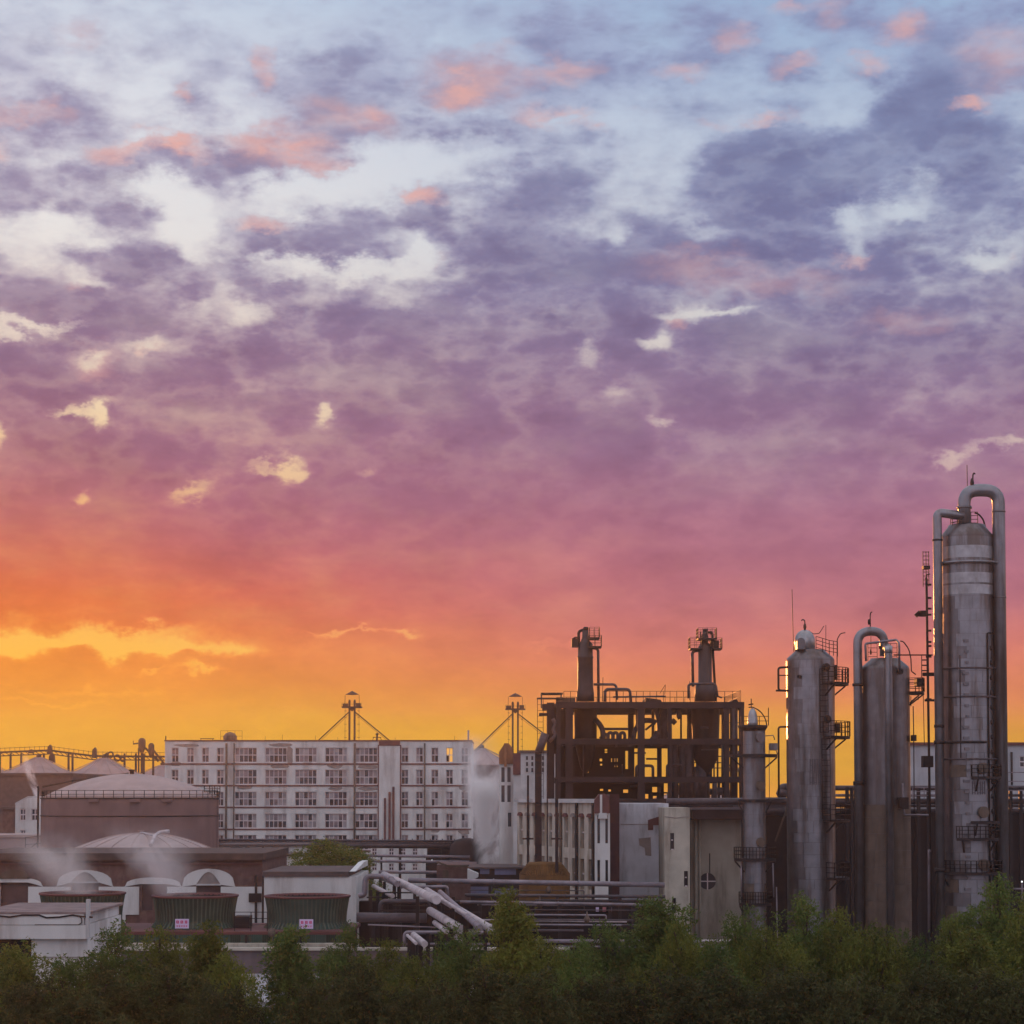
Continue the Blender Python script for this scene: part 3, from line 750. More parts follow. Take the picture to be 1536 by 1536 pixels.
# conveyor gantry over the silos
def gantry():
    D = 424.0
    t = thing('conveyor_gantry', 'long hazy conveyor gantry running above the silo roofs', 'conveyor', (X(120, D), D, 0))
    pts = [(-60, 1124), (0, 1128.5), (74, 1125.5), (140, 1134), (247, 1135)]
    a = MB()
    for (xa, ya), (xb, yb) in zip(pts, pts[1:]):
        a.bar(P(xa, ya, D), P(xb, yb, D), .55, .4); a.bar(P(xa, ya + 5.5, D), P(xb, yb + 5.5, D), .22)
        n = max(2, int(abs(xb - xa) / 7))
        for k in range(n):
            p0 = P(xa + (xb - xa) * k / n, ya + (yb - ya) * k / n, D); p1 = P(xa + (xb - xa) * (k + 1) / n, ya + (yb - ya) * (k + 1) / n + 5.5, D); a.bar(p0, p1, .13)
            a.bar(p0, p0 + Vector((0, 0, 1.0)), .07)
        a.bar(P(xa, ya - 6, D), P(xb, yb - 6, D), .08)
    a.build('truss', DARK, t)
    for px_ in (0, 16, 32, 103, 109, 204, 216, 230, 66, 78, 187):
        b = MB(); p = P(px_, 1130, D); b.bar((p.x, D, 0), (p.x, D, p.z), .4); b.build('trestle', DARK, t)
    for px_, py_, w, h in ((75, 1124, 7, 14), (78, 1137, 9, 14), (142, 1129, 7, 16), (160, 1133, 6, 8), (47, 1127, 8, 6)):
        b = MB(); p = P(px_, py_, D); ww, hh = M(w / 2, D), M(h / 2, D)
        b.prism([(p.x - ww, p.z - hh), (p.x + ww, p.z - hh), (p.x + ww * .8, p.z + hh * .6), (p.x + ww * .2, p.z + hh), (p.x - ww * .8, p.z + hh * .5)], 'y', D - .6, D + .6); b.build('drive_house', DARK, t)
    for px_, py_, r in ((176, 1137, 4.5), (184, 1139, 3), (166, 1132, 4)):
        b = MB(); p = P(px_, py_, D - 2); rr = M(r, D); b.tube([(p.x + rr * math.cos(k * .628), p.y, p.z + rr * math.sin(k * .628)) for k in range(11)], .18, 6, bend=0.0); b.build('hoop', DARK, t)
    for px_, top, r in ((213, 1107.5, 5.5), (227, 1115, 4.5)):
        b = MB(); p = P(px_, top, D - 3); R = M(r, D)
        b.lathe(p.x, p.y, [(R * .5, Z(top + 22, D)), (R, Z(top + 15, D)), (R, Z(top + 3.5, D)), (R * .6, p.z), (.05, p.z + .1)], 16); b.build('cyclone', DARK, t)
    b = MB(); b.bar(P(200, 1116, D), P(214, 1114, D), .3); b.bar(P(200, 1111, D), P(200, 1116, D), .12); b.bar(P(213, 1122, D), P(213, 1160, D), .5); b.bar(P(218, 1122, D), P(238, 1142, D), .45); b.bar(P(208, 1122, D), P(208, 1160, D), .3); b.bar(P(230, 1125, D), P(246, 1145, D), .4)
    b.build('cyclone_stand', DARK, t)
gantry()

# ------------------------------------------------------------------ far buildings and tree line
def far_shed(px0, px1, pyt, D, label, m, depth=30, cat='shed', slope=0):
    a, b = X(px0, D), X(px1, D); zt = Z(pyt, D)
    t = thing('shed', label, cat, ((a + b) / 2, D, 0))
    w = MB(); w.box(a, b, D, D + depth, 0, zt); w.build('wall', m, t)
    r = MB(); r.box(a - .2, b + .2, D - .3, D + depth + .3, zt, zt + .35); r.build('roof', ROOF, t)
    return t
far_shed(-40, 108, 1163, 300, 'long brown shed in haze behind the big tank', mat('hazy_shed', (.13, .085, .08), .9, var=.2), 40)
s_ = far_shed(4, 22, 1214, 250, 'small brown shed beside the white gabled house', BRICK, 12)
def right_block():
    D = 235.0; a, b = X(1366, D, 1160), X(1600, D, 1160); zt = Z(1118, D)
    t = thing('plant_building', 'pale two storey plant building behind the tall column', 'building', ((a + b) / 2, D, 0))
    holes = [(X(1383, D), X(1394, D), Z(1151, D), Z(1134, D)), (X(1530, D), X(1545, D), Z(1151, D), Z(1134, D)), (X(1440, D), X(1455, D), Z(1151, D), Z(1134, D))]
    w = MB(); wall_grid(w, a, b, 0, zt, D, holes, .3); w.quad((a, D + 20, 0), (a, D, 0), (a, D, zt), (a, D + 20, zt)); w.build('wall', mat('blue_grey_render', (.40, .40, .44), .85, var=.15, scale=.4, dirt=(.2, .18, .2), dirt_amt=.4), t)
    r = MB(); r.box(a - .3, b, D - .3, D + 20, zt, zt + .35); r.build('roof', TRIM, t)
    for h in holes: add_window(t, (h[0] + h[1]) / 2, D + .12, (h[2] + h[3]) / 2, h[1] - h[0], h[3] - h[2], 2)
    p = MB(); x_ = X(1517.5, D); p.tube([(x_, D - .2, Z(1178, D)), (x_, D - .2, Z(1128, D))], .12); p.build('downpipe', DARK, t)
    return t
right_block()

# ------------------------------------------------------------------ tanks on the left
def dome_tank(px, D, halfw, apex, shoulder, base, label, name='storage_tank', flatrim=True):
    cx = X(px, D, shoulder); R = M(halfw, D); zs = Z(shoulder, D); za = Z(apex, D)
    t = thing(name, label, 'storage tank', (cx, D, 0))
    a = MB(); a.lathe(cx, D, [(R, 0), (R, zs)], 64, cap=False); a.build('shell', TANKW, t)
    a = MB(); prof = []
    for k in range(15):
        f = k / 14; r_ = R * (1 - f) + .02 * f; prof.append((r_, zs + (za - zs) * (1 - (r_ / R) ** 2)))
    a.lathe(cx, D, prof, 64); a.build('roof', TANKR, t)
    return t, cx, R, zs, za
t, cx, R, zs, za = dome_tank(196, 206, 131, 1160.5, 1197, 1285, 'big round storage tank with shallow dome roof and rim railing')
m = MB(); railing(m, arc_pts(cx, 206, zs, R - .1, 0, 360, 56), Z(1181, 197) - Z(1192.5, 197), .035, 1.9, 2); m.build('railing', DARK, t)
m = MB(); m.ring(cx, 206, zs - .03, R + .04, .07, 64); m.build('rim', DARK, t)
m = MB(); m.ring(cx, 206, Z(1224.5, 197), R + .03, .06, 64); m.build('wind_girder', DARK, t)
m = MB(); fx_ = X(64, 205, 1220); m.tube([(fx_ + .4, 201, Z(1181, 205)), (fx_, 203, Z(1181, 205)), (fx_, 203, 0)], .1); m.tube([P(64, 1180, 203), P(110, 1171, 205), P(193, 1160, 206)], .09); m.build('feed_pipe', DARK, t)
m = MB(); m.lathe(X(197.5, 205), 205, [(.22, za - .2), (.22, za + .25), (.34, za + .3), (.34, za + .42)], 12); m.build('vent', DARK, t)
for pxb in (143, 205, 249):
    m = MB(); a = X(pxb, 198); yb = 206 - math.sqrt(max(0, R * R - (a - cx) ** 2)); m.box(a - .5, a + .5, yb - .35, yb + .3, Z(1203, 197), Z(1198.5, 197)); m.build('overflow_box', TANKW, t)
m = MB(); a = X(321, 205); ladder(m, a, 206 - .5, 0, Z(1181, 205), .5, .04, .5)
railing(m, [(a - 1, 205, Z(1192, 205)), (a + .6, 205, Z(1192, 205))], .9, .05, .5, 3); m.build('ladder', DARK, t)
m = MB(); m.bar((X(193, 196.6), 197.18, Z(1280, 197)), (X(193, 196.6), 197.18, Z(1197, 197)), .12, .06); m.build('gauge_rail', TANKW, t)
t, cx, R, zs, za = dome_tank(214, 172, 102, 1249.5, 1272.5, 1320, 'smaller dome topped tank with bent vent pipe')
m = MB(); m.tube([P(226, 1268, 165), P(232, 1254, 168), P(240, 1248, 169), P(254, 1247, 169)], .16); m.tube([P(210, 1249, 172), P(214, 1249, 171), P(232, 1254, 168)], .08); m.build('vent_pipe', PIPE_L, t)
m = MB(); m.lathe(X(212, 172), 172, [(.2, za - .1), (.2, za + .2), (.3, za + .25)], 10); m.build('hatch', TANKR, t)
m = MB()
for k in range(20):
    an = 2 * math.pi * k / 20; pr = []
    for j in range(9):
        f = j / 8; rr = R * (1 - f) + .3 * f; pr.append((cx + rr * math.sin(an), 172 - rr * math.cos(an), zs + (za - zs) * (1 - (rr / R) ** 2) + .03))
    for p_, q_ in zip(pr, pr[1:]): m.bar(p_, q_, .05)
tag(m.build('roof_ribs', TANKR, t), kind='stuff')

# small white gabled house between the tank and the edge
def gabled_house():
    D = 240.0; a, b = X(23, D, 1220), X(64, D, 1220); ze, zt = Z(1207, D), Z(1197, D)
    t = thing('house', 'small white gabled house under a thread of steam', 'house', ((a + b) / 2, D, 0))
    holes = [(X(30, D), X(39, D), Z(1231, D), Z(1213, D)), (X(47, D), X(58, D), Z(1231, D), Z(1213, D)), (X(31, D), X(39, D), Z(1256, D), Z(1245, D))]
    w = MB(); wall_grid(w, a, b, 0, ze, D, holes, .3); w.prism([(a, ze), (b, ze), (b, zt), ((a * .55 + b * .45), zt)], 'y', D, D + .4)
    w.quad((b, D, 0), (b, D + 10, 0), (b, D + 10, zt), (b, D, zt)); w.quad((a, D + 10, 0), (a, D, 0), (a, D, ze), (a, D + 10, ze)); w.build('wall', PLASTER, t)
    r = MB(); r.prism([(a - .15, ze - .02), (a * .55 + b * .45, zt + .02), (b + .15, zt + .02), (b + .15, zt + .22), (a * .55 + b * .45 - .1, zt + .22), (a - .15, ze + .2)], 'y', D + .41, D + 10); r.build('roof', PLASTER2, t)
    for h in holes: add_window(t, (h[0] + h[1]) / 2, D + .12, (h[2] + h[3]) / 2, h[1] - h[0], h[3] - h[2], 2)
    c_ = MB(); c_.lathe(X(54, D), D + 4, [(.25, zt), (.25, zt + .8)], 10); c_.build('flue', DARK, t)
    # lower lean-to with yard rail
    a2, b2 = X(-30, D - 12, 1270), X(60, D - 12, 1270); z2 = Z(1256, D - 12)
    t2 = thing('lean_to', 'low pale flat roofed store in front of the gabled house', 'store', ((a2 + b2) / 2, D - 12, 0))
    w = MB(); w.box(a2, b2, D - 12, D - 4, 0, z2); w.build('wall', SILO, t2)
    r = MB(); r.box(a2 - .2, b2 + .2, D - 12.2, D - 3.8, z2, z2 + .3); r.build('roof', TANKR, t2)
    r = MB(); railing(r, [P(38, 1278, 220), P(62, 1276, 220)], 1.6, .05, 1.7, 2); r.bar(P(40, 1277, 220), P(58, 1262, 220), .1); r.build('stair_rail', DARK, t2)
gabled_house()

# ------------------------------------------------------------------ arched building
def arch_building():
    D = 146.0; fx = lambda p: X(p, D, 1330); fz = lambda p: Z(p, D)
    a, b = fx(-60), fx(393); zt = fz(1290)
    t = thing('arched_building', 'long brown brick building with white arched window surrounds', 'building', ((a + b) / 2, D, 0))
    bays = [(22, 21), (127.5, 21), (230, 21), (313, 18.5)]
    holes = []
    for c_, hw in bays: holes.append((fx(c_ - hw), fx(c_ + hw), fz(1372), fz(1323.5 if c_ < 200 else 1327)))
    holes[2] = (fx(213), fx(229), fz(1366), fz(1326)); 
    w = MB(); wall_grid(w, a, b, 0, zt, D, holes, .5); w.quad((b, D, 0), (b, D + 16, 0), (b, D + 16, zt), (b, D, zt)); w.quad((a, D + 16, 0), (a, D, 0), (a, D, zt), (a, D + 16, zt)); w.build('wall', BRICK, t)
    r = MB(); r.box(a - .1, b + .15, D - .45, D + 16, zt, zt + .5); r.build('cornice', mat('cornice', (.085, .055, .05), .9, var=.3), t)
    r = MB(); r.box(a - .05, b + .05, D - .2, D - .003, fz(1297), fz(1295)); r.build('string_course', TRIM, t)
    # white dado with humps over each bay
    pr = MB()
    def hump(cpx, hw, ytop, ybase, rnd):
        pts = [(fx(cpx - hw - 12), fz(ybase))]; n = 12
        for k in range(n + 1):
            q = math.pi - math.pi * k / n
            pts.append((fx(cpx + (hw + 4 + 7 * (1 - math.sin(q))) * math.cos(q)), fz(ybase - 1 - (ybase - ytop - 1) * math.sin(q) ** rnd)))
        pts.append((fx(cpx + hw + 12), fz(ybase)))
        return pts
    tops = [1316, 1305, 1316, 1303]
    for i, (c_, hw) in enumerate(bays):
        outer = hump(c_, hw + 10, tops[i], 1330, .55)
        m = MB()
        # surround: strip between the outer hump and the opening
        iz0 = fz(1372); oh = holes[i]
        if i == 2: oh = (fx(209), fx(251), fz(1372), fz(1326))
        inner = []
        n = len(outer)
        for k in range(n):
            f = k / (n - 1)
            xx = oh[0] + (oh[1] - oh[0]) * f
            top_in = oh[3] + (fz(1308 if i in (1, 3) else 1326) - oh[3]) * math.sin(math.pi * f) if i in (1, 3) else oh[3]
            inner.append((xx, top_in))
        for k in range(n - 1):
            p0, p1, q1, q0 = outer[k], outer[k + 1], inner[k + 1], inner[k]
            for (A, B_) in ((p0, p1),):
                m.quad((q0[0], D - .14, q0[1]), (q1[0], D - .14, q1[1]), (p1[0], D - .14, p1[1]), (p0[0], D - .14, p0[1]))
                m.quad((p0[0], D - .14, p0[1]), (p1[0], D - .14, p1[1]), (p1[0], D - .003, p1[1]), (p0[0], D - .003, p0[1]))
        # side piers down to the dado
        m.box(outer[0][0], oh[0], D - .14, D - .003, iz0, fz(1330)); m.box(oh[1], outer[-1][0], D - .14, D - .003, iz0, fz(1330))
        su = m.build('arch_surround', PLASTER, t)
        if i in (1, 3):
            g = MB(); xx = [oh[0] + (oh[1] - oh[0]) * k / 10 for k in range(11)]
            pts = [(x_, oh[3] + (fz(1308) - oh[3]) * math.sin(math.pi * k / 10)) for k, x_ in enumerate(xx)]
            g.prism(pts, 'y', D - .06, D - .004); g.build('fanlight', WORN, su)
            g = MB(); g.box(oh[0], oh[1], D - .2, D - .001, oh[3] - .05, oh[3] + .06); g.build('lintel', PLASTER2, su)
        elif i == 0:
            g = MB(); pts = [(fx(c_ + (hw + 2) * math.cos(math.pi - math.pi * k / 10)), fz(1318 - 14 * math.sin(math.pi * k / 10))) for k in range(11)]
            g.prism(pts, 'y', D - .22, D - .15); g.build('canopy', RUSTY, su)
    dado = MB()
    edges = [fx(-60), fx(22 - 43), fx(22 + 43), fx(127.5 - 43), fx(127.5 + 43), fx(230 - 43 + 2), fx(230 + 40), fx(313 - 40), fx(313 + 40), fx(393)]
    for k in range(0, len(edges), 2): 
        if edges[k + 1] > edges[k]: dado.box(edges[k], edges[k + 1], D - .13, D - .002, 0, fz(1330))
    dado.build('dado', PLASTER, t)
    for h in holes:
        g = MB(); g.box(h[0], h[1], D + .3, D + .4, h[2], h[3]); g.build('window', mat('boarded_window', (.10, .06, .065), .6, var=.2), t)
    g = MB(); x_ = fx(384.5); g.tube([(x_, D - .2, 0), (x_, D - .2, fz(1312))], .09); g.build('downpipe', DARK, t)
    return t
arch_building()

def white_block():
    D = 139.0; fx = lambda p: X(p, D, 1350); fz = lambda p: Z(p, D)
    a, b = fx(396), fx(534); zt = fz(1315)
    t = thing('pump_house', 'plain white flat roofed pump house beside the arched building', 'pump house', ((a + b) / 2, D, 0))
    w = MB(); w.box(a, b, D, D + 12, 0, zt); w.build('wall', PLASTER, t)
    r = MB(); r.box(a - .1, b - .5, D - .12, D + 12, zt + .003, zt + .35); r.build('roof', ROOF, t)
    p = MB(); p.prism([(D - .12, zt + .36), (D + 12, zt + .36), (D + 12, zt + .75), (D + 8, zt + .75)], 'x', b - .45, b - .05); p.build('end_upstand', PLASTER, t)
    d = MB(); d.box(fx(354), fx(374), D + 6.7, D + 6.8, fz(1361), fz(1347)); d.build('doorway', DARK, t)
white_block()
def small_roof_store():
    D = 190.0; fx = lambda p: X(p, D, 1290); fz = lambda p: Z(p, D)
    t = thing('roof_store', 'low white store with dark slot below the factory windows', 'store', (fx(410), D, 0))
    w = MB(); wall_grid(w, fx(390), fx(440), 0, fz(1284), D, [(fx(396), fx(427), fz(1302), fz(1292))], .4); w.quad((fx(440), D, 0), (fx(440), D + 8, 0), (fx(440), D + 8, fz(1284)), (fx(440), D, fz(1284))); w.build('wall', PLASTER, t)
    r = MB(); r.box(fx(388), fx(441), D - .2, D + 8, fz(1284), fz(1281.5)); r.build('roof', ROOF, t)
    b = MB(); b.box(fx(396), fx(427), D + .3, D + .4, fz(1302), fz(1292)); b.build('shutter', SILO, t)
    t = thing('workshop', 'low white workshop with dark doorway under the factory', 'workshop', (fx(370), 228, 0))
    D2 = 228.0; fx = lambda p: X(p, D2, 1280); fz = lambda p: Z(p, D2)
    w = MB(); wall_grid(w, fx(326), fx(460), 0, fz(1269), D2, [(fx(345), fx(364), fz(1290), fz(1270.5)), (fx(367), fx(374), fz(1290), fz(1270.5))], .5); w.build('wall', PLASTER, t)
    r = MB(); r.box(fx(325), fx(461), D2 - .3, D2 + 9, fz(1269), fz(1266.5)); r.build('roof', ROOF, t)
    b = MB(); b.box(fx(345), fx(364), D2 + .4, D2 + .5, 0, fz(1270.5)); b.box(fx(367), fx(374), D2 + .4, D2 + .5, 0, fz(1270.5)); b.build('door', WORN, t)
    b = MB(); b.bar(P(382, 1284, D2 - .6), P(396, 1271, D2 - .6), .3); b.box(fx(378), fx(393), D2 - .9, D2 - .01, fz(1284), fz(1282.5)); b.box(fx(410), fx(424), D2 - .9, D2 - .01, fz(1284), fz(1282.5)); b.build('awning', DARK, t)
small_roof_store()

# ------------------------------------------------------------------ cooling towers
def cooling_tower(px, D, halfw, ytop, ybase, label, tone, grp='green ribbed cooling towers'):
    cx = X(px, D, ytop); R = M(halfw, D); zt, zb = Z(ytop, D), Z(ybase, D)
    t = thing('cooling_tower', label, 'cooling tower', (cx, D, zb), grp)
    prof = lambda f: R * (1.0 - .075 * math.sin(f * math.pi * .62) + (.10 * (f - .82) / .18 if f > .82 else 0))   # f 0 top .. 1 bottom
    n = 10
    s = MB(); s.lathe(cx, D, [(prof(1 - k / n) * .985, zb + (zt - zb) * k / n) for k in range(n + 1)], 64, cap=False); s.build('fan_stack', tone, t)
    s = MB(); s.lathe(cx, D, [(prof(1 - k / n) * .965, zb + (zt - zb) * k / n) for k in range(n, -1, -1)], 48, cap=False); s.build('lining', DARK, t)
    r = MB(); K = 60
    for k in range(K):
        an = 2 * math.pi * k / K
        for j in range(n):
            f0, f1 = 1 - j / n, 1 - (j + 1) / n
            p = lambda f: Vector((cx + prof(f) * math.sin(an), D - prof(f) * math.cos(an), zb + (zt - zb) * (1 - f)))
            r.bar(p(f0), p(f1), .07, .07)
    tag(r.build('ribs', RIB, t), kind='stuff')
    g = MB(); g.lathe(cx, D, [(R * 1.0, zt - .06), (R * 1.035, zt - .03), (R * 1.035, zt + .08), (R * .97, zt + .10), (R * .96, zt - .06)], 64, cap=False); g.build('rim', TRIM, t)
    f = MB(); f.lathe(cx, D, [(.35, zb + .8), (.35, zb + 1.3), (.1, zb + 1.4)], 14)
    for k in range(6):
        an = math.pi * k / 3 + .3; d_ = Vector((math.cos(an), math.sin(an), 0)); n_ = Vector((-d_.y, d_.x, 0))
        a = Vector((cx, D, zb + 1.15)); q = [a + d_ * .4 + n_ * .1, a + d_ * R * .9 + n_ * .25, a + d_ * R * .9 - n_ * .25 + Vector((0, 0, .12)), a + d_ * .4 - n_ * .1 + Vector((0, 0, .12))]
        f.quad(*q)
    f.build('fan', DARK, t)
    return t
CT = 131.0
RIB = mat('green_rib', (.075, .10, .078), .6, var=.4, scale=.9, dirt=(.06, .06, .05), dirt_amt=.5, streak=5)
cooling_tower(124, CT, 62, 1340.5, 1388, 'green ribbed cooling tower partly behind the pale corner building', GREEN)
cooling_tower(293, CT, 62.5, 1344, 1390, 'green ribbed cooling tower wreathed in steam before white arches', GREEN)
cooling_tower(461, CT, 62.5, 1344.5, 1391, 'teal green cooling tower in front of the white pump house', mat('teal_stack', (.04, .075, .064), .6, var=.35, scale=.8, dirt=(.04, .05, .04), dirt_amt=.5))
def basin():
    zb, zl = Z(1390.5, CT), Z(1414, 127)
    a, b = X(105, 127, 1400), X(521, 127, 1400)
    t = thing('cooling_basin', 'long green sheeted cooling basin carrying the three towers', 'basin', ((a + b) / 2, CT, 0))
    d = MB(); d.box(a - .2, b + .2, 126.9, 135.5, zb - .22, zb - .02); d.build('deck', TRIM, t)
    n = 26
    for k in range(n):
        x0, x1 = a + (b - a) * k / n, a + (b - a) * (k + 1) / n
        p = MB(); p.box(x0 + .012, x1 - .012, 127 - .03 * (k % 2), 127.2, zl, zb - .23)
        for j in range(1, 5): xx = x0 + (x1 - x0) * j / 5; p.box(xx - .025, xx + .025, 126.93 - .03 * (k % 2), 126.969, zl, zb - .23)
        p.build('panel', GREEN2 if k % 3 else GREEN, t)
    w = MB(); w.box(a, b, 127.25, 135.2, 0, zb - .23); w.build('core', CONC_D, t)
    for px_ in (369.5, 133, 250, 452):
        q = MB(); xx = X(px_, 126.8, 1400); q.bar((xx, 126.75, zl), (xx, 126.75, zb - .23), .14); q.build('post', DARK, t)
    l = MB(); l.box(a - .3, b + .3, 126.3, 127.2, zl - .35, zl - .003); l.build('ledge', CONC_L, t)
    rb = MB(); railing(rb, [(X(352, 126.95, 1385), 126.95, zb), (X(401, 126.95, 1385), 126.95, zb)], 1.2, .03, 1.0, 3); rb.build('railing', DARK, t)
    rb = MB(); x0, x1 = X(354, CT, 1380), X(377, CT, 1380); rb.box(x0, x1, CT - 1, CT + .5, zb, zb + .75); mo = rb.build('fan_motor', DARK, t)
    lm = MB(); xx = X(407.5, 126.6, 1400); lm.bar((xx, 126.6, zl), (xx, 126.6, zl + .35), .12); lm.lathe(xx, 126.6, [(.05, zl + .35), (.24, zl + .5), (.24, zl + .75), (.1, zl + .95)], 12); lm.build('valve', RUSTY, t)
    wl = MB(); wl.box(a - 6, b + 14, 125.3, 125.8, 0, zl - .36); wt = thing('retaining_wall', 'dull brown retaining wall below the cooling basin', 'wall', ((a + b) / 2, 125.5, 0)); wl.build('wall', mat('purple_brown_render', (.15, .115, .125), .9, var=.2, scale=.8, dirt=(.09, .07, .075), dirt_amt=.5), wt)
    cp = MB(); cp.box(a - 6, b + 14, 125.1, 126.0, zl - .355, zl - .2); cp.build('coping', CONC_L, wt)
basin()
def sign(px, py, label):
    D = 126.6; p = P(px, py, D)
    t = thing('sign_board', label, 'sign', (p.x, p.y, p.z), 'pale violet notice boards')
    w, h = M(10.2, D), M(7, D)
    b = MB(); b.box(p.x - w, p.x + w, D - .03, D + .03, p.z - h, p.z + h); b.build('board', SIGNW, t)
    k = MB(); r_ = random.Random(int(px))
    for j in range(3):                                   # three block characters, too small in the photo to be read
        cx = p.x + (j - 1) * w * .62; cz = p.z + h * .36; s_ = w * .2
        for q in range(3): zz = cz + (q - 1) * s_ * .8; k.box(cx - s_ * (.6 + .4 * r_.random()), cx + s_ * (.6 + .4 * r_.random()), D - .045, D - .031, zz - .022, zz + .022)
        for q in range(2): xx = cx + (q - .5) * s_ * (1 + .6 * r_.random()); k.box(xx - .022, xx + .022, D - .050, D - .046, cz - s_ * .95, cz + s_ * .95)
    for j in range(5):
        cx = p.x + (j - 2) * w * .34; cz = p.z - h * .5; s_ = w * .13
        k.box(cx - s_, cx + s_, D - .045, D - .031, cz + s_ * .5, cz + s_ * .8); k.box(cx - s_, cx + s_, D - .045, D - .031, cz - s_ * .7, cz - s_ * .4); k.box(cx - .015, cx + .015, D - .050, D - .046, cz - s_, cz + s_)
    k.build('lettering', SIGNR, t)
sign(273, 1385.5, 'pale violet notice with red characters on the middle cooling tower')
sign(459.5, 1386, 'pale violet notice with red characters on the teal cooling tower')

# pale block at the lower left corner
def corner_block():
    D = 101.0; fx = lambda p: X(p, D, 1400); fz = lambda p: Z(p, D)
    t = thing('corner_building', 'cracked pale flat roofed building at the lower left corner', 'building', (fx(40), D, 0))
    b = fx(129); a = fx(-40); zt = fz(1372)
    w = MB(); wall_grid(w, a, b, 0, fz(1409), D + .35, [(a + .01, fx(45), 0, fz(1410))], .8); w.quad((b, D + .35, 0), (b, D + 9, 0), (b, D + 9, fz(1409)), (b, D + .35, fz(1409))); w.build('wall', PLASTER, t)
    w = MB(); w.box(fx(44), b - .02, D + .3, D + .349, fz(1437), fz(1436)); w.build('ledge', WORN, t)
    w = MB(); w.box(a, fx(45), D + 1.2, D + 1.3, 0, fz(1409)); w.build('opening', DARK, t)
    r = MB(); r.box(a, b, D, D + 9, fz(1408.5), fz(1388)); r.build('lower_fascia', PLASTER, t)
    r = MB(); r.box(a, b - .12, D + .06, D + 9, fz(1387.2), zt); up = r.build('upper_fascia', PLASTER, t)
    r = MB(); r.box(a, b + .1, D + .15, D + 9.2, zt + .004, zt + .12); r.build('roof', mat('weathered_roof', (.22, .16, .16), .9, var=.3, scale=1.0, dirt=(.13, .09, .09), dirt_amt=.6, streak=1), t)
    k = MB(); r_ = random.Random(4); x_ = a; z_ = zt - .03
    while x_ < b - .2:                                         # sagging torn roof edge and cracks
        nx = x_ + .25 + .5 * r_.random(); nz = zt - .02 - .16 * r_.random() ** 2; k.bar((x_, D + .045, z_), (nx, D + .045, nz), .06, .08); x_, z_ = nx, nz
    k.build('torn_felt', DARK, t)
    k = MB(); pts = [(fx(118), fz(1374)), (fx(122), fz(1378)), (fx(122.5), fz(1384)), (fx(117), fz(1387.4))]
    for p_, q_ in zip(pts, pts[1:]): k.bar((p_[0], D + .04, p_[1]), (q_[0], D + .04, q_[1]), .04)
    k.bar((fx(52), D - .01, fz(1387)), (fx(117), D - .01, fz(1387)), .03); k.build('crack', DARK, t)
    k = MB(); px0 = fx(131)
    k.box(fx(129.2), fx(133.5), D - .1, D + .3, fz(1408), fz(1349)); k.build('end_pier', PLASTER2, t)
corner_block()

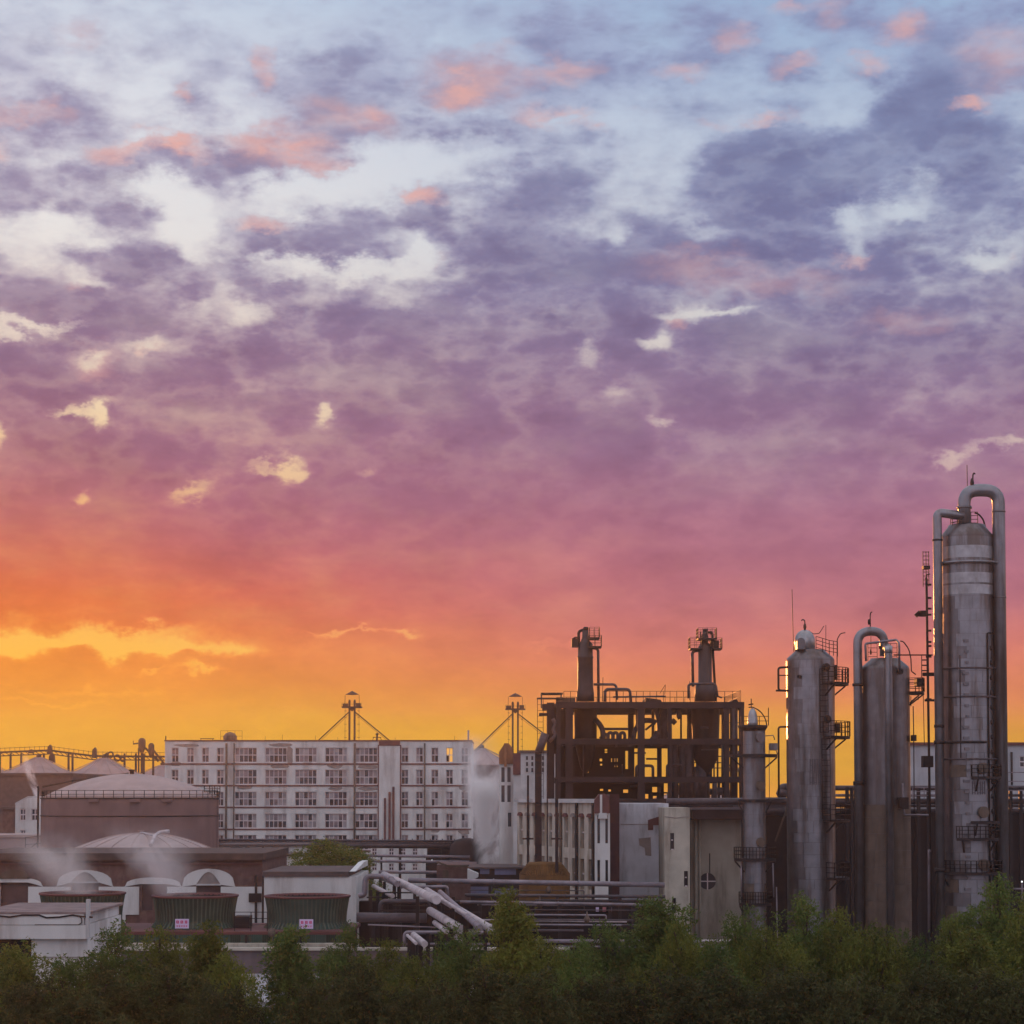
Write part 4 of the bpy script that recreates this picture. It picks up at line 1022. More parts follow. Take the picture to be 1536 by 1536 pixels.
# ------------------------------------------------------------------ open concrete frame with stills
FD = 172.0
def frame_structure():
    D = FD; fx = lambda p, y=1120: X(p, D, y); fz = lambda p: Z(p, D)
    t = thing('process_frame', 'dark open concrete frame of three storeys holding stills', 'plant frame', (fx(975), D, 0))
    posts = [(838, 6), (854, 11), (962, 10.5), (1005, 6), (1090, 8), (1113, 7)]
    zt = fz(1054)
    for px_, w in posts:
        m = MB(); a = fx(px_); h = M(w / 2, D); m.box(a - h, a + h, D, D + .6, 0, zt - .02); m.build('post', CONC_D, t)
    DB = D + 13
    for px_, w in ((842, 8), (900, 8), (960, 9), (1006, 7), (1058, 8), (1111, 8)):
        m = MB(); p = px_; a = X(p, D, 1120) ; h = M(w / 2, D); m.box(a - h, a + h, DB, DB + .6, 0, zt - .02); m.build('post', CONC_D, t)
    for ya, yb in ((1053, 1062.5), (1108, 1117), (1165, 1173.5), (1198, 1206)):
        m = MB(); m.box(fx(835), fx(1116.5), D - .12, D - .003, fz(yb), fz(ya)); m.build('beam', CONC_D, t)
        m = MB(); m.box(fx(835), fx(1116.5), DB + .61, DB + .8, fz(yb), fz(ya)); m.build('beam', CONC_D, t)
        zf = fz(ya) - .35
        for x0 in (835, 1108):
            m = MB(); m.box(fx(x0), fx(x0 + 8), D + .61, DB - .01, fz(yb), fz(ya)); m.build('beam', CONC_D, t)
    # floors: each leaves the middle bays open
    for ya, spans in ((1054, ((836, 1115),)), (1109, ((836, 895), (944, 1012))), (1166, ((836, 1005), (1086, 1115)))):
        for xa, xb in spans:
            m = MB(); m.box(fx(xa) + .7, fx(xb) - .7, D + .62, DB - .01, fz(ya) - .4, fz(ya) - .15); m.build('floor_slab', CONC_D, t)
    # infill walls that shut the left bays of the lower storeys
    for xa, xb, ya, yb, dd in ((857, 958, 1118, 1164, 6.0), (857, 1003, 1174, 1206, 5.5), (838, 850, 1063, 1108, 3.0), (838, 850, 1118, 1206, 3.0)):
        hs = []
        if ya == 1118 and xa == 857:
            hs = [(fx(904), fx(908), fz(1140), fz(1136)), (fx(922), fx(932), fz(1141), fz(1135.5)), (fx(927), fx(932), fz(1149), fz(1145.5)), (fx(905), fx(908), fz(1146.5), fz(1144)), (fx(944), fx(949), fz(1152), fz(1124)), (fx(884), fx(887), fz(1158), fz(1150)), (fx(912), fx(916), fz(1127), fz(1121)), (fx(893), fx(897), fz(1123.5), fz(1120.5)), (fx(938), fx(940), fz(1160), fz(1145))]
        if xa == 966: hs = [(fx(972.5), fx(976), fz(1148), fz(1138))]
        if ya == 1174: hs = [(fx(904), fx(909), fz(1186), fz(1183)), (fx(917), fx(921), fz(1187), fz(1184)), (fx(974), fx(980), fz(1199), fz(1191)), (fx(985), fx(998), fz(1188), fz(1180)), (fx(986), fx(992), fz(1203), fz(1194)), (fx(940), fx(948), fz(1189), fz(1184))]
        m = MB(); wall_grid(m, fx(xa), fx(xb), fz(yb), fz(ya), D + dd, hs, .25); m.build('infill_wall', NEAR_BLACK, t)
    # roof plant: curb, plinths
    m = MB(); m.prism([(fx(971), zt), (fx(997), zt), (fx(994), fz(1048)), (fx(982), fz(1046)), (fx(972), fz(1045))], 'y', D + 2, D + 7); m.prism([(fx(1098), zt), (fx(1112), zt), (fx(1110), fz(1047)), (fx(1104), fz(1048))], 'y', D + 2, D + 6)
    m.build('plinth', CONC_D, t)
    for a, b in ((846, 866), (905, 1036), (1076, 1112)):
        r = MB(); railing(r, [(fx(a), D + .3, zt), (fx(b), D + .3, zt)], 1.0, .028, .6, 2); r.build('roof_railing', DARK, t)
    r = MB(); railing(r, [(fx(1112), D + .4, zt), (fx(1110), D + 12.6, zt), (fx(840), D + 12.6, zt)], 1.1, .028, .9, 2); r.build('roof_railing', DARK, t)
    r = MB(); r.bar(P(997, 1042, D + 1), P(998, 1027, D + 1), .05); r.bar(P(990, 1040, D + 1), P(998, 1027, D + 1), .04); r.bar(P(903.5, 1052, D + 2), P(904.5, 1016, D + 2), .05); r.bar(P(1034.5, 1050, D + 2), P(1034.5, 1022, D + 2), .05); r.build('aerials', DARK, t)
    # small dark shelter and lookout at the left
    s = MB(); s.box(fx(812), fx(846), D + 3, D + 6, fz(1037.5), fz(1036.2)); s.box(fx(806), fx(846), D + 3, D + 5, fz(1045), fz(1043.8))
    for px_ in (813, 843): s.bar((fx(px_), D + 3.1, fz(1060)), (fx(px_), D + 3.1, fz(1037)), .12)
    s.box(fx(836), fx(866), D + 5.5, D + 5.6, fz(1053), fz(1042)); s.build('roof_shelter', RUSTY, t)
    m = MB(); ladder(m, fx(811), D + 2, 0, fz(1046), .5, .03, .5); m.build('ladder', DARK, t)
    m = MB()
    m.box(fx(821), fx(832), D + 1, D + 4, 0, fz(1053)); m.box(fx(809), fx(824), D + .5, D + 3, fz(1072), fz(1069)); m.box(fx(814), fx(822), D + 1, D + 3, fz(1064), fz(1055)); m.build('duct_tower', CONC_D, t)
    m = MB(); m.tube([P(832, 1056, D + 2), P(835, 1062, D + 2), P(834, 1100, D + 2), P(829, 1130, D + 2)], .3); m.tube([P(818, 1100, D), P(812, 1117, D), P(808, 1128, D)], .35); m.tube([P(829, 1078, D), P(834, 1086, D), P(829, 1095, D), P(834, 1103, D), P(824, 1112, D)], .16); m.build('duct_pipe', DARKP, t)
    # clutter silhouettes in the bays
    def tb(name, r, *pts, m=DARKP, dd=3.0):
        q = MB(); q.tube([P(a, b, D + dd) for a, b in pts], r, 10); return q.build(name, m, t)
    tb('bay_pipe', .24, (892, 1078), (899, 1086), (904, 1094), (905, 1112)); tb('bay_pipe', .14, (900, 1108), (907, 1100), (911, 1103), (912, 1112)); tb('bay_pipe', .12, (904, 1093.5), (942, 1093.5))
    for a in (916, 923.5, 934): tb('bay_pipe', .15, (a - 4, 1112), (a - 3.5, 1100), (a + 1, 1098.5), (a + 3, 1102), (a + 3, 1112))
    tb('bay_pipe', .2, (950, 1112), (952, 1096), (957, 1088), (957, 1064))
    tb('bay_pipe', .24, (964, 1081), (976, 1080.5), (984, 1084)); tb('bay_pipe', .1, (968, 1095), (983, 1083))
    tb('bay_pipe', .22, (989, 1116), (989, 1085), (986, 1070), (982, 1063)); tb('bay_pipe', .28, (994, 1063), (994, 1108)); tb('bay_pipe', .22, (998, 1063), (997.5, 1108)); tb('bay_pipe', .2, (988, 1088), (1000, 1088))
    tb('bay_pipe', .3, (974, 1116), (984, 1104), (987, 1098)); tb('bay_pipe', .18, (1018, 1064), (1017, 1074), (1020, 1078)); tb('bay_pipe', .25, (1008, 1085), (1013, 1080))
    for a, y0, y1, r in ((1011.5, 1118, 1200, .3), (1014.5, 1137, 1200, .18), (1023.5, 1118, 1200, .3), (1033, 1118, 1200, .45), (1045, 1150, 1206, .35), (1053, 1130, 1206, .5), (1060, 1128, 1206, .25), (1065.5, 1118, 1166, .16), (1100.7, 1056, 1200, .34), (1072, 1174, 1206, .22)):
        tb('riser', r, (a, y0), (a, y1), dd=4.0 if a < 1095 else .8)
    for y, a, b, r in ((1131, 1010, 1068, .3), (1187.5, 1008, 1084, .3), (1127, 1006, 1040, .5), (1134, 1028, 1068, .35), (1131, 1086, 1120, .3), (1181, 1006, 1045, .2), (1205, 1008, 1085, .4), (1201, 1000, 1090, .25)):
        tb('header', r, (a, y), (b, y), dd=4.6)
    tb('handrail', .05, (1010, 1144), (1088, 1144), dd=8); tb('handrail', .05, (1010, 1152), (1088, 1152), dd=8); tb('handrail', .04, (1094, 1084), (1110, 1084), dd=1); tb('handrail', .04, (1094, 1152), (1110, 1152), dd=1)
    r_ = random.Random(77)
    for k in range(46):                                  # the tangle of small lines through the bays
        lv = r_.choice(((1064, 1107), (1064, 1107), (1119, 1163), (1119, 1163), (1175, 1200))); a = r_.uniform(940, 1104) if r_.random() < .75 else r_.uniform(860, 940)
        y0, y1 = r_.uniform(lv[0], lv[1] - 8), lv[1] + 2; dd = r_.uniform(1.2, 11); rr = r_.choice((.05, .07, .09, .13)); w = r_.uniform(6, 26) * r_.choice((-1, 1))
        if lv[0] == 1064 and (890 < a < 945 or 1066 < a + max(0, w) and a + min(0, w) < 1090): continue
        if r_.random() < .5: tb('small_line', rr, (a, y1), (a, y0), (a + w, y0), (a + w, y1), dd=dd)
        elif r_.random() < .5: tb('small_line', rr, (a, lv[0] - 2), (a, y1), dd=dd)
        else: tb('small_line', rr, (a, y0), (a + w, y0), dd=dd)
    return t
frame_structure()

def still(px, D, label, mirror):
    """tall still standing through the frame with its stack, gallery and return pipes"""
    s = D / F; cx = X(px, D, 1000); fz = lambda p: Z(p, D)
    t = thing('still', label, 'distillation still', (cx, D, fz(1165)), 'stills on the dark frame')
    e = -1 if mirror else 1
    if not mirror:
        m = MB(); m.lathe(cx, D, [(3 * s, fz(1160)), (8 * s, fz(1150)), (17 * s, fz(1112)), (17.5 * s, fz(1060)), (13 * s, fz(1054))], 24); m.build('kettle', DARK, t)
        m = MB(); m.lathe(cx, D, [(13.5 * s, fz(1052)), (13 * s, fz(1040)), (11.8 * s, fz(1030)), (11.5 * s, fz(988)), (12.2 * s, fz(987)), (12.2 * s, fz(985)), (11.3 * s, fz(984)), (11.2 * s, fz(966)), (7 * s, fz(962)), (5 * s, fz(957)), (4.5 * s, fz(945.5))], 20); m.build('stack', STACK, t)
        m = MB(); m.lathe(cx + 1 * s, D, [(3.4 * s, fz(946)), (3.4 * s, fz(944)), (4 * s, fz(943.5)), (4 * s, fz(941)), (2 * s, fz(940.3))], 14); m.build('cap', DARK, t)
        m = MB(); m.tube([(cx - 10 * s, D, fz(966)), (cx - 10 * s, D, fz(947)), (cx - 2 * s, D, fz(944.5))], 2.2 * s, 10, bend=7 * s); m.build('return_pipe', DARK, t)
        m = MB(); m.tube([(cx - 10 * s, D - .3, fz(956.5)), (cx - 16 * s, D - .3, fz(956.5)), (cx - 19 * s, D - .3, fz(959))], 1.1 * s); m.box(cx - 20.5 * s, cx - 11 * s, D - .4, D + .4, fz(971), fz(958)); m.build('drum', DARK, t)
        m = MB(); m.tube([(cx + 8 * s, D - .2, fz(972)), (cx + 19 * s, D - .2, fz(973)), (cx + 19.5 * s, D - .2, fz(1053))], 2.2 * s, 10, bend=7 * s); m.build('down_pipe', DARKP, t)
        m = MB(); m.tube([(cx + 12 * s, D - .4, fz(1027)), (cx + 46 * s, D - .4, fz(1027)), (cx + 47 * s, D - .4, fz(1050))], 2.0 * s, 10, bend=6 * s); m.tube([(cx + 29 * s, D - .7, fz(1053)), (cx + 29 * s, D - .7, fz(1034.5)), (cx + 66 * s, D - .7, fz(1034.5)), (cx + 67.5 * s, D - .7, fz(1054))], 2.3 * s, 10, bend=6 * s); m.tube([(cx + 41 * s, D - .5, fz(1046)), (cx + 120 * s, D - .5, fz(1045))], 1.4 * s); m.build('bridge_pipe', DARKP, t)
        sides = ((5, 24, 970, 954), (6, 21, 957, 942))
    else:
        m = MB(); m.lathe(cx, D, [(5 * s, fz(1175)), (6 * s, fz(1160)), (12 * s, fz(1150)), (19 * s, fz(1136)), (20 * s, fz(1112)), (21.5 * s, fz(1068)), (21.5 * s, fz(1062)), (18 * s, fz(1054))], 24); m.build('kettle', DARK, t)
        m = MB(); m.lathe(cx - .5 * s, D, [(16 * s, fz(1052)), (15 * s, fz(1030)), (13 * s, fz(1027)), (10.3 * s, fz(1026)), (10.3 * s, fz(971)), (8 * s, fz(967)), (5 * s, fz(964)), (5.8 * s, fz(958)), (5 * s, fz(953)), (3.6 * s, fz(950)), (3.4 * s, fz(946))], 20); m.build('stack', STACK, t)
        m = MB(); m.lathe(cx + .3 * s, D, [(4 * s, fz(946)), (4.2 * s, fz(944)), (2 * s, fz(943))], 14); m.bar((cx - 7 * s, D, fz(959)), (cx - 7 * s, D, fz(948)), 2 * s); m.build('cap', DARK, t)
        m = MB(); m.tube([(cx + 3 * s, D - .2, fz(949)), (cx + 10.5 * s, D - .2, fz(949)), (cx + 10.5 * s, D - .2, fz(966)), (cx + 11 * s, D - .2, fz(975)), (cx + 15 * s, D - .2, fz(1052))], 2.0 * s, 10, bend=6 * s); m.build('return_pipe', DARK, t)
        m = MB(); m.box(cx + 12 * s, cx + 20 * s, D - .4, D + .4, fz(972), fz(961)); m.build('drum', DARK, t)
        m = MB(); m.tube([(cx - 8 * s, D - .2, fz(976)), (cx - 20 * s, D - .2, fz(977)), (cx - 19 * s, D - .2, fz(1030))], 2.3 * s, 10, bend=7 * s); m.build('down_pipe', DARKP, t)
        m = MB(); m.tube([(cx - 29.5 * s, D - 2.9, fz(1050)), (cx - 30.5 * s, D - 2.9, fz(1029)), (cx + 10 * s, D - 2.9, fz(1028)), (cx + 13 * s, D - 2.9, fz(1048))], 2.0 * s, 10, bend=6 * s); m.tube([(cx + 14 * s, D - .5, fz(1044)), (cx + 24 * s, D - .5, fz(1047))], 1.3 * s); m.build('bridge_pipe', DARKP, t)
        sides = ((-24, -6, 973, 957), (-12, 16, 958, 943), (8, 24, 973, 958))
    r = MB(); dk = MB()
    for a, b, y0, y1 in sides:
        dk.box(cx + a * s, cx + b * s, D - .9, D + .9, fz(y0) - .12, fz(y0))
        h = fz(y1) - fz(y0)
        lo = [(cx + a * s, D - .85, fz(y0)), (cx + b * s, D - .85, fz(y0)), (cx + b * s, D + .85, fz(y0)), (cx + a * s, D + .85, fz(y0))]
        g = dk.build('gallery', DARK, t); dk = MB()
        railing(r, lo + lo[:1], h, .022, .45, 3); r.build('railing', DARK, g); r = MB()
still(878, FD + 4.0, 'dark still stack with hooked pipe at the left of the frame', False)
still(1058, FD + 4.0, 'dark still stack with railed gallery at the right of the frame', True)

# ------------------------------------------------------------------ columns at the right
def seams(cx, cy, R, zs, parent, name='band', r=.035, m=None):
    for z in zs:
        b = MB(); b.ring(cx, cy, z, R, r, 40); b.build(name, m or DARK, parent)
def manhole(cx, cy, R, ang, z, r, parent, m=None):
    a = math.radians(ang); n = Vector((math.sin(a), -math.cos(a), 0)); s_ = Vector((math.cos(a), math.sin(a), 0)); c = Vector((cx, cy, z)) + n * (R - .05)
    b = MB()
    def disc(rr, d0, d1):
        i = len(b.v); K = 20
        for d in (d0, d1):
            for k in range(K): q = 2 * math.pi * k / K; b.v.append(tuple(c + n * d + s_ * rr * math.cos(q) + Vector((0, 0, rr * math.sin(q)))))
        b.f.append(tuple(i + K + k for k in range(K))); b.sm.append(False)
        for k in range(K): l = (k + 1) % K; b.f.append((i + k, i + l, i + K + l, i + K + k)); b.sm.append(True)
    disc(r * .8, -.3, .25); disc(r, .2, .34)
    return b.build('manhole', m or RUSTY, parent)
def glyphs(cx, cy, R, ang0, ang1, z, h, n, parent, seed):
    """block characters painted on the shell"""
    g = MB(); r_ = random.Random(seed)
    for k in range(n):
        am = ang0 + (ang1 - ang0) * (k + .5) / n; hw = (ang1 - ang0) / n * .36
        def pt(a, zz, d): a = math.radians(a); return Vector((cx + (R + d) * math.sin(a), cy - (R + d) * math.cos(a), zz))
        for q in range(3):
            zz = z + (q - 1) * h * .36; l = .6 + .4 * r_.random(); g.bar(pt(am - hw * l, zz, .015), pt(am + hw * l, zz, .015), .07, .04)
        for q in range(2):
            aa = am + (q - .5) * hw * (1 + r_.random()); g.bar(pt(aa, z - h * .5, .02), pt(aa, z + h * .5, .02), .07, .04)
    return g.build('painted_lettering', mat('faded_lettering', (.10, .085, .10), .7, var=.3), parent)

def column_a():
    D = 152.0; cx = X(1216.5, D, 1180); R = M(36, D); fz = lambda p: Z(p, D); s = D / F
    t = thing('column', 'grey clad column with domed cap and tall aerial on top', 'distillation column', (cx, D, 0), 'big cylindrical columns')
    m = MB(); m.lathe(cx, D, [(R, 0), (R, fz(990)), (R * .97, fz(987.5)), (R * .62, fz(976.5)), (R * .60, fz(975))], 48, cap=True); m.build('shell', STEEL_D, t)
    m = MB(); dx_ = cx - 8 * s; r = 15.5 * s; pr = [(r, fz(976)), (r, fz(962))] + [(r * math.cos(q * math.pi / 16), fz(962) + r * 1.12 * math.sin(q * math.pi / 16)) for q in range(1, 8)] + [(.02, fz(962) + r * 1.12)]
    m.lathe(dx_, D, pr, 28); m.build('dome_cap', STEEL_B, t)
    m = MB(); hz = fz(975.5); hx = dx_ - 8.5 * s
    m.prism([(hx - 6.5 * s, hz), (hx + 5 * s, hz)] + [(hx - .75 * s + 5.75 * s * math.cos(math.pi * k / 8), hz + 12 * s + 5 * s * math.sin(math.pi * k / 8)) for k in range(9)], 'y', D - r - .5, D - .2); m.build('hatch', STEEL_D, t)
    m = MB(); m.tube([(dx_, D, fz(946)), (dx_ + .5 * s, D, fz(936)), (dx_ + .2 * s, D, fz(931)), (dx_ - 2.5 * s, D, fz(929)), (dx_ - 5 * s, D, fz(931))], .9 * s, 8, bend=.1); m.lathe(dx_ + .3 * s, D, [(1.4 * s, fz(945)), (2.4 * s, fz(941)), (2.2 * s, fz(938)), (1 * s, fz(935))], 8); m.build('vent_valve', DARK, t)
    m = MB(); m.bar((X(1190.2, D, 950), D, fz(978)), (X(1188, D, 890), D, fz(884)), .05); m.build('aerial', DARK, t)
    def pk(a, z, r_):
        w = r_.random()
        if a < -38: return STEEL_D  # left flank plates darker: the column's shaded side put into the cladding tone
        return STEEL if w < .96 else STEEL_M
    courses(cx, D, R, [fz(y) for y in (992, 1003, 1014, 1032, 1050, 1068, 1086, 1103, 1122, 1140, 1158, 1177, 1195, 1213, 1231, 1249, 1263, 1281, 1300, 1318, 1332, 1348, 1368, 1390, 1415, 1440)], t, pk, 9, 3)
    m = MB(); x0 = cx - R; m.tube([(x0 + .3, D - .4, fz(1001)), (cx - 49 * s, D - .4, fz(1002)), (cx - 49 * s, D - .4, fz(1036)), (x0 + .2, D - .4, fz(1036.5))], 1.7 * s, 10, bend=4 * s); m.tube([(cx - 53 * s, D - .4, fz(1036.3)), (x0 + .2, D - .4, fz(1036.6))], 1.5 * s); m.bar((cx - 49 * s, D - .4, fz(1013.5)), (x0 + .2, D - .4, fz(1013.5)), .08); m.build('level_pipe', DARK, t)
    m = MB(); m.tube([(x0 + .2, D - .3, fz(1090.5)), (cx - 49 * s, D - .3, fz(1090.5)), (cx - 49 * s, D - .3, fz(1192))], 1.5 * s, 10, bend=4 * s); m.build('drain_pipe', DARK, t)
    for y0, a0, a1, rr in ((1025, 20, 115, 1.58), (1105, 22, 118, 1.62), (1229, 20, 118, 1.6), (1315, 28, 118, 1.55)):
        platform(cx, D, fz(y0), R, R * rr, a0, a1, t, rail=M(22, D))
    m = MB(); tp = fz(976)
    railing(m, [(cx + 6 * s, D - 1.0, tp - .1), (cx + 26 * s, D - .9, tp - .4), (cx + 40 * s, D - .4, fz(985))], M(22, D), .03, .55, 4); m.tube([(cx + 37 * s, D - .9, fz(1030)), (cx + 38 * s, D - .9, fz(960)), (cx + 43 * s, D - .9, fz(951.5)), (cx + 50 * s, D - .9, fz(950.5))], .75 * s, 8, bend=3 * s)
    m.bar((cx + 21 * s, D - .8, fz(978)), (cx + 21.5 * s, D - .8, fz(939)), .04); m.tube([(dx_ + 6 * s, D, fz(946)), (cx + 5 * s, D, fz(951)), (cx + 14 * s, D, fz(950)), (cx + 21 * s, D, fz(939))], .03, 5); m.build('top_railing', DARK, t)
    m = MB(); ladder(m, cx + R * math.sin(.42), D - R * math.cos(.42) - .2, fz(1100), fz(1005), .6, .035, .4); ladder(m, cx + R * math.sin(.5), D - R * math.cos(.5) - .2, fz(1228), fz(1108), .6, .03, .4, ); m.build('ladder', DARK, t)
    m = MB(); m.box(cx + R - .05, cx + R + .35, D - .5, D + .3, fz(1099), fz(1085)); m.box(cx + R - .05, cx + R + .2, D - .4, D + .2, fz(1020), fz(998)); m.build('junction_box', DARK, t)
    for an, y in ((-33, 1017), (28, 1003), (30, 1080)):
        manhole(cx, D, R, an, fz(y), .14 if y == 1017 else .3, t, DARK)
    glyphs(cx, D, R, -12, 24, fz(1149), 1.0, 4, t, 3); glyphs(cx, D, R, -12, 24, fz(1167), 1.0, 4, t, 5)
    return t
column_a()

def column_b():
    D = 148.0; cx = X(1329, D, 1180); R = M(36, D); fz = lambda p: Z(p, D); s = D / F
    t = thing('column', 'stained clad column with hooped pipe looping over its top', 'distillation column', (cx, D, 0), 'big cylindrical columns')
    m = MB(); m.lathe(cx, D, [(R, 0), (R, fz(1003)), (R * .96, fz(1000)), (R * .62, fz(989.5)), (R * .6, fz(988))], 48); m.build('shell', STEEL_D, t)
    lx = cx - 43 * s; rx = cx - 3.5 * s; yv = D - R * .35
    m = MB(); m.tube([(lx, yv, 2), (lx, yv, fz(948)), (rx, yv, fz(948)), (rx, yv, fz(985))], 6.7 * s, 14, bend=19.7 * s); m.build('overhead_pipe', STEEL, t)
    m = MB(); flange(m, lx, yv, fz(1028), 8.4 * s, .2); flange(m, rx, yv, fz(972), 8.2 * s, .2); flange(m, lx, yv, fz(1175), 8.4 * s, .3); m.bar((lx - 8 * s, yv, fz(1174)), (cx - 30 * s, yv, fz(1174)), .2); m.build('flange', DARK, t)
    m = MB(); px_ = cx - 2.5 * s; py_ = D - R - 5 * s; m.tube([(px_, py_, 0.5), (px_, py_, fz(975)), (px_, D - R * .5, fz(972))], 5.8 * s, 14, bend=4 * s); m.build('riser_pipe', STEEL, t)
    m = MB(); m.lathe(px_, py_, [(6.1 * s, fz(983)), (6.1 * s, fz(972))], 16); m.build('sleeve', STEEL_B, t)
    m = MB(); m.tube([(cx - 32 * s, D - 1, fz(993)), (cx - 33 * s, D - 1, fz(967)), (cx + 12.5 * s, D - 1.2, fz(961.5)), (cx + 14 * s, D - R - .1, fz(968)), (cx + 14.5 * s, D - R - .1, fz(1008))], 1.7 * s, 10, bend=3 * s); m.build('bypass_pipe', PIPE, t)
    manhole(cx, D, R, 23, fz(1009.5), 4.5 * s, t, DARK)
    m = MB(); m.tube([(cx + 19 * s, D - 1, fz(963)), (cx + 24 * s, D - 1, fz(964)), (cx + 32 * s, D - 1, fz(975)), (cx + 35 * s, D - 1, fz(990)), (cx + 35.5 * s, D - 1, fz(1008)), (cx + 38 * s, D - 1, fz(1010)), (cx + 42 * s, D - 1, fz(1013))], .9 * s, 8, bend=5 * s); m.build('lifting_davit', DARK, t)
    m = MB(); m.tube([(cx - 24 * s, yv, fz(941)), (cx - 24 * s, yv, fz(924)), (cx - 23 * s, yv, fz(920)), (cx - 21 * s, yv, fz(919))], .9 * s, 8, bend=1 * s); m.lathe(cx - 26 * s, yv, [(1.3 * s, fz(938)), (1.9 * s, fz(934)), (1.2 * s, fz(930))], 8); m.build('vent_valve', DARK, t)
    m = MB(); m.bar((cx - 22.5 * s, yv + .2, fz(955)), (cx - 22.5 * s, yv + .2, fz(978)), .04); m.lathe(cx - 23.5 * s, yv, [(.5 * s, fz(974)), (1.6 * s, fz(979)), (1.2 * s, fz(982)), (.4 * s, fz(983))], 8); railing(m, [(cx - 22 * s, D + 1, fz(990)), (cx - 8 * s, D + 1, fz(990))], 1.3, .025, .5, 4); railing(m, [(cx + 3 * s, D + 1, fz(990)), (cx + 22 * s, D + 1, fz(990))], 1.3, .025, .5, 4); m.build('top_railing', DARK, t)
    def pk(a, z, r_):
        w = r_.random()
        if z < fz(1200): return RUSTY
        if -15 < a < 5: return STEEL_D
        return STEEL_D
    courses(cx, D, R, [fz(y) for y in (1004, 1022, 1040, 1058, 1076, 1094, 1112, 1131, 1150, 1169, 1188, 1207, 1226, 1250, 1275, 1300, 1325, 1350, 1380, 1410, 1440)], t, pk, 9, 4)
    platform(cx, D, fz(1038), R, R * 1.6, 62, 118, t, rail=M(20, D))
    m = MB(); m.box(cx + 45 * s, cx + 55 * s, D - .6, D + .4, fz(1029), fz(1018)); m.tube([(cx + 55 * s, D, fz(1020)), (cx + 58 * s, D, fz(1023)), (cx + 56 * s, D, fz(1033))], .5 * s); m.build('junction_box', DARK, t)
    m = MB(); m.tube([(cx + 38.5 * s, D - .8, fz(1060)), (cx + 39 * s, D - .8, fz(1105)), (cx + 38.5 * s, D - .8, fz(1290))], .8 * s, 8); m.box(cx + 36 * s, cx + 42 * s, D - 1.1, D - .4, fz(1112), fz(1103)); m.build('conduit', DARK, t)
    m = MB(); m.bar((cx + 36 * s, D - .6, fz(1045)), (cx + 36 * s, D - .6, fz(1060)), .05); m.bar((cx + 49 * s, D, fz(1040)), (cx + 49.5 * s, D, fz(1050)), .06); m.bar((cx + 57 * s, D, fz(1040)), (cx + 58 * s, D, fz(1118)), .05); m.build('stay', DARK, t)
    m = MB(); m.tube([(cx + 16 * s, D - R - .5, fz(1175)), (cx + 18 * s, D - R - .5, fz(1222)), (cx + 56 * s, D - R - .6, fz(1222))], .07, 6); m.build('thin_line', PIPE, t)
    m = MB(); m.box(cx + 11 * s, cx + 23 * s, D - R - .9, D - R + .2, fz(1213), fz(1196)); m.build('cabinet', DARK, t)
    return t
column_b()

